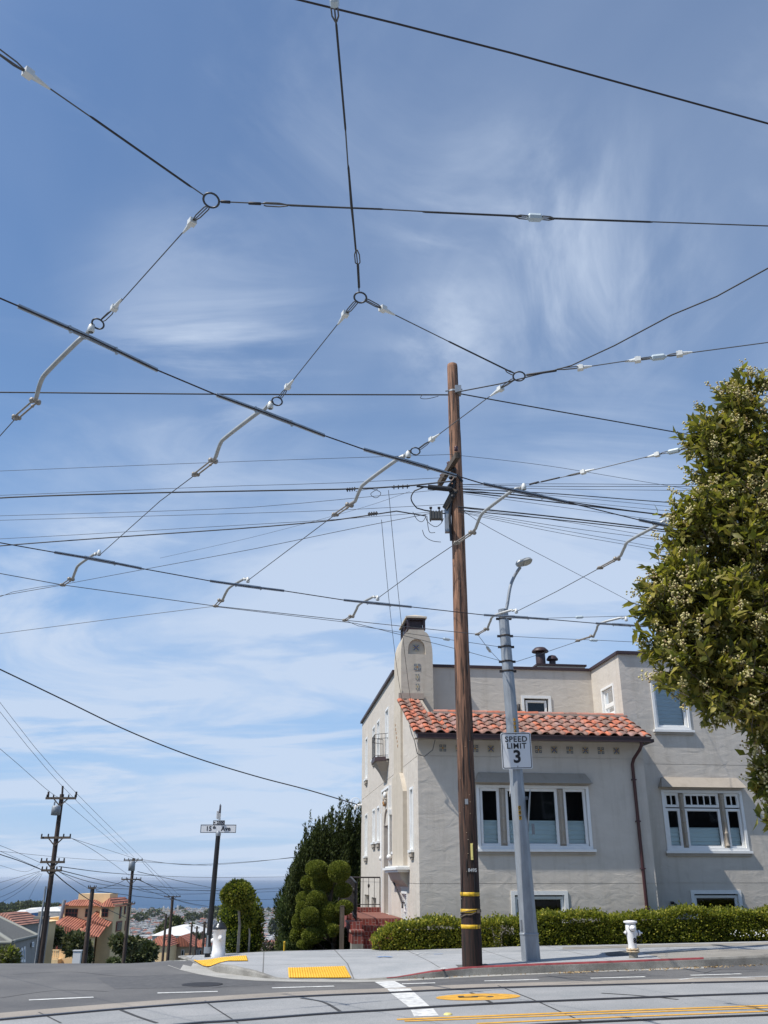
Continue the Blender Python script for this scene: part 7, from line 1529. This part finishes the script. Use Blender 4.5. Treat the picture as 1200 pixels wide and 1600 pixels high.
# ================================================================ FAR CITY, WOODS
far_rng = random.Random(3)
def on_terrain(px, py):
    d = ray(px, py); lo, hi = 60.0, 4090.0
    for _ in range(40):
        m_ = (lo + hi) / 2; t_ = m_ / d.y
        if EYE + d.z * t_ > gz(d.x * t_, m_): lo = m_
        else: hi = m_
    return Vector((d.x * lo / d.y, lo, gz(0, lo)))
cm = [mat('city_%d' % i, c, .9, var=.12, vscale=.15) for i, c in enumerate([(.58, .57, .54), (.50, .47, .42), (.42, .42, .42), (.52, .42, .30), (.36, .38, .42)])]
cr = [mat('cityroof_%d' % i, c, .9) for i, c in enumerate([(.30, .30, .30), (.46, .46, .45), (.30, .12, .08), (.15, .15, .15)])]
cwin = mat('city_window', (.05, .055, .065), .3)
def row_house(b, w_, d_, h_, kind, base=Vector((0, 0, 0)), mi=0, ri=0):
    x, y, z = base
    b.box((x, y, z - 6), (x + w_, y + d_, z + h_), mi); 
    if kind == 1: b.add([(x-.2, y-.3, z+h_+.01), (x+w_+.2, y-.3, z+h_+.01), (x+w_+.2, y+d_, z+h_+.01), (x-.2, y+d_, z+h_+.01), (x+w_/2, y+1, z+h_+2), (x+w_/2, y+d_-1, z+h_+2)], [(0,1,4), (1,2,5,4), (2,3,5), (3,0,4,5)], 5 + ri)
    else: b.add([(x-.1, y-.15, z+h_+.02), (x+w_+.1, y-.15, z+h_+.02), (x+w_+.1, y+d_, z+h_+.02), (x-.1, y+d_, z+h_+.02)], [(0,1,2,3)], 5 + ri); b.box((x - .05, y - .2, z + h_ - .5), (x + w_ + .05, y - .01, z + h_ + .1), mi)
    for wx in (.18, .58): b.add([(x + w_*wx, y - .03, z + h_ - 2.6), (x + w_*(wx + .26), y - .03, z + h_ - 2.6), (x + w_*(wx + .26), y - .03, z + h_ - 1.1), (x + w_*wx, y - .03, z + h_ - 1.1)], [(0,1,2,3)], 9)
MC = cm + cr + [cwin]
KN = {0: 'white', 1: 'cream', 2: 'grey', 3: 'tan', 4: 'bluish'}
placed = []
def city_spot():
    r = far_rng.random()
    if r < .62: px = far_rng.uniform(200, 345)
    else: px = far_rng.uniform(395, 462)
    return px, 1421.5 + 70 * far_rng.random() ** 1.25
protos = {}
cnt = 0; tries = 0; stuffb = MB()
spots = sorted([city_spot() for _ in range(3200)], key=lambda q: -q[1])
for i, (px, py) in enumerate(spots):
    p = on_terrain(px, py)
    if p.y > 4000: continue
    # snap to street rows
    row = 62.0; p.y = round(p.y / (row/2)) * (row/2) + (2 if far_rng.random() < .5 else 0); p.z = gz(0, p.y)
    mi = far_rng.choice([0, 0, 0, 1, 1, 2, 3, 4]); kind = 1 if far_rng.random() < .3 else 0; ri = far_rng.choice([0, 1, 1, 2, 3]) if kind == 0 else far_rng.choice([2, 0, 3])
    if any(abs(p.x - q.x) < 6.5 and abs(p.y - q.y) < 9 for q in placed[-220:]): continue
    placed.append(p); w_, d_, h_ = far_rng.uniform(7, 9), far_rng.uniform(12, 18), far_rng.uniform(6.5, 9)
    big = far_rng.random() < .05
    if big: w_ *= 2.5; h_ *= 1.4
    if cnt < 285:
        key = (mi, kind, ri, big)
        if key not in protos:
            b = MB(); row_house(b, w_, d_, h_, kind, Vector((0, 0, 0)), mi, ri); me = b.build('row_house', MC); protos[key] = me; o = me
        else: o = protos[key].copy(); COL.objects.link(o)
        o.location = p; tag(o, 'small %s %s row house far below, towards the sea' % (KN[mi], 'gable-roofed' if kind else 'flat-roofed'), 'house', '%s %s row houses of the far city' % (KN[mi], 'gable-roofed' if kind else 'flat-roofed')); cnt += 1
    else: row_house(stuffb, w_, d_, h_, kind, p, mi, ri)
tag(stuffb.build('distant_houses', MC), 'distant pale rooftops reaching to the shore', 'houses', kind='stuff')
# far trees and the wooded rise on the left
def far_mass(name, label, pts, n, size, mats, rz_, kind='stuff'):
    C, D, L = [], [], []
    for (px, py, wpx, hpx, dist) in pts:
        k_ = int(n * wpx * hpx); c = Wy(px, py, dist); s_ = dist / F; d = sph(k_); q = RNG.uniform(.5, 1.05, k_)
        C.append(np.array(c) + d * np.array([wpx * s_, wpx * s_, hpx * s_]) * q[:, None]); D.append(d + RNG.normal(size=(k_, 3)) * .5); L.append(RNG.uniform(.6, 1.3, k_) * size * dist / 1000)
    o = leaves(name, np.concatenate(C), np.concatenate(D), np.concatenate(L), .4, mats); return tag(o, label, 'woodland', kind=kind)
wood_ = []
for px in range(-60, 104, 5):
    top = np.interp(px, [-60, 0, 20, 45, 70, 95, 104], [1414, 1415, 1415, 1411, 1413.5, 1416, 1418]) + random.uniform(-.6, .9); 
    for y_ in (top + 4, top + 9, top + 15): wood_.append((px, y_, 5.5, 5, 1900 - 60 * (y_ - top)))
far_mass('woods', 'dark wooded rise along the shore at the left', wood_, 5.5, 3.0, FT[:2] + [JM[1]], 1)
city_tr = []
for _ in range(150):
    px, py = city_spot(); p = on_terrain(px, py); 
    if p.y < 3900: city_tr.append((px, py - random.uniform(1, 2.5), random.uniform(1.5, 5), random.uniform(1.3, 2.8), p.y - 10))
for px, py, wq, hq, d in ((345, 1423, 16, 5, 2400), (330, 1428, 14, 4, 2000), (300, 1432, 10, 4, 1700), (440, 1428, 9, 6, 1800), (452, 1422, 8, 4, 2400), (436, 1440, 6, 7, 1400), (433, 1452, 5, 6, 1100), (240, 1426, 10, 3, 2600), (402, 1430, 8, 4, 1800), (220, 1432, 9, 4, 1700), (425, 1448, 4, 9, 1100)): city_tr.append((px, py, wq, hq, d))
far_mass('distant_trees', 'dark tree clumps scattered through the far city', city_tr, 9, 2.4, FT[:2] + [JM[0]], 1)
p = Wy(215, 1446, 1500)
for px, hgt in ((255, 5), (262, 4), (277, 6)):
    p = on_terrain(px, 1424.5); o = empty('church_tower', p, 0, 'far domed church tower on the skyline by the sea', 'tower', 'church towers on the far skyline'); s_ = p.y / F
    b = MB(); b.box((-1.2*s_, 0, -5), (1.2*s_, 2.4*s_, hgt * s_ + 2)); b.build('shaft', cm[1], o); b = MB(); b.lathe([(1.3*s_, 0), (1.1*s_, .8*s_), (.4*s_, 1.5*s_), (0.05*s_, 2.6*s_)], (0, 1.2*s_, hgt*s_ + 2.02), 10); b.build('dome', cm[2], o)

# ================================================================ the far side of the street, behind the photographer (seen only mirrored in the panes)
ho = empty('opposite_house', (-9, -13, 0), 0, 'brown stucco house across the street, mirrored in the bay windows', 'house')
b = MB(); b.box((0, -10, -.5), (13, 0, 8.6)); b.box((13.2, -10, -.5), (27, -.5, 8.2)); b.box((27.2, -10, -.5), (40, 0, 8.8)); b.box((40.2, -10, -.5), (60, -.6, 8.4)); b.build('wall', mat('dark_stucco', (.05, .043, .038), .9), ho)
for x in (2, 6, 9.5, 15, 19, 23, 29, 33, 36.5, 43):
    for z in (2.2, 5.4):
        y = .06 if x < 13 or 27 < x < 40 else -.44; f = MB(); f.box((x, y, z), (x + 1.3, y + .05, z + 1.7)); fo = f.build('window', MAT['white_paint'], ho); f = MB(); f.box((x + .12, y + .052, z + .12), (x + 1.18, y + .06, z + .8)); f.box((x + .12, y + .052, z + .9), (x + 1.18, y + .06, z + 1.58)); f.build('pane', MAT['dark_glass'], fo)

# ================================================================ haze over the city and the sea
b = MB(); b.box((-70000, -40, -122.5), (70000, 66000, 15.5)); hm = bpy.data.materials.new('haze_air'); hm.use_nodes = True; t = hm.node_tree; t.nodes.clear()
pv = N(t, 'ShaderNodeVolumePrincipled'); pv.inputs['Color'].default_value = (.80, .88, 1, 1); pv.inputs['Density'].default_value = 3.2e-5; pv.inputs['Anisotropy'].default_value = .2
ov = N(t, 'ShaderNodeOutputMaterial'); t.links.new(pv.outputs[0], ov.inputs['Volume']); tag(b.build('haze', hm), kind='stuff')
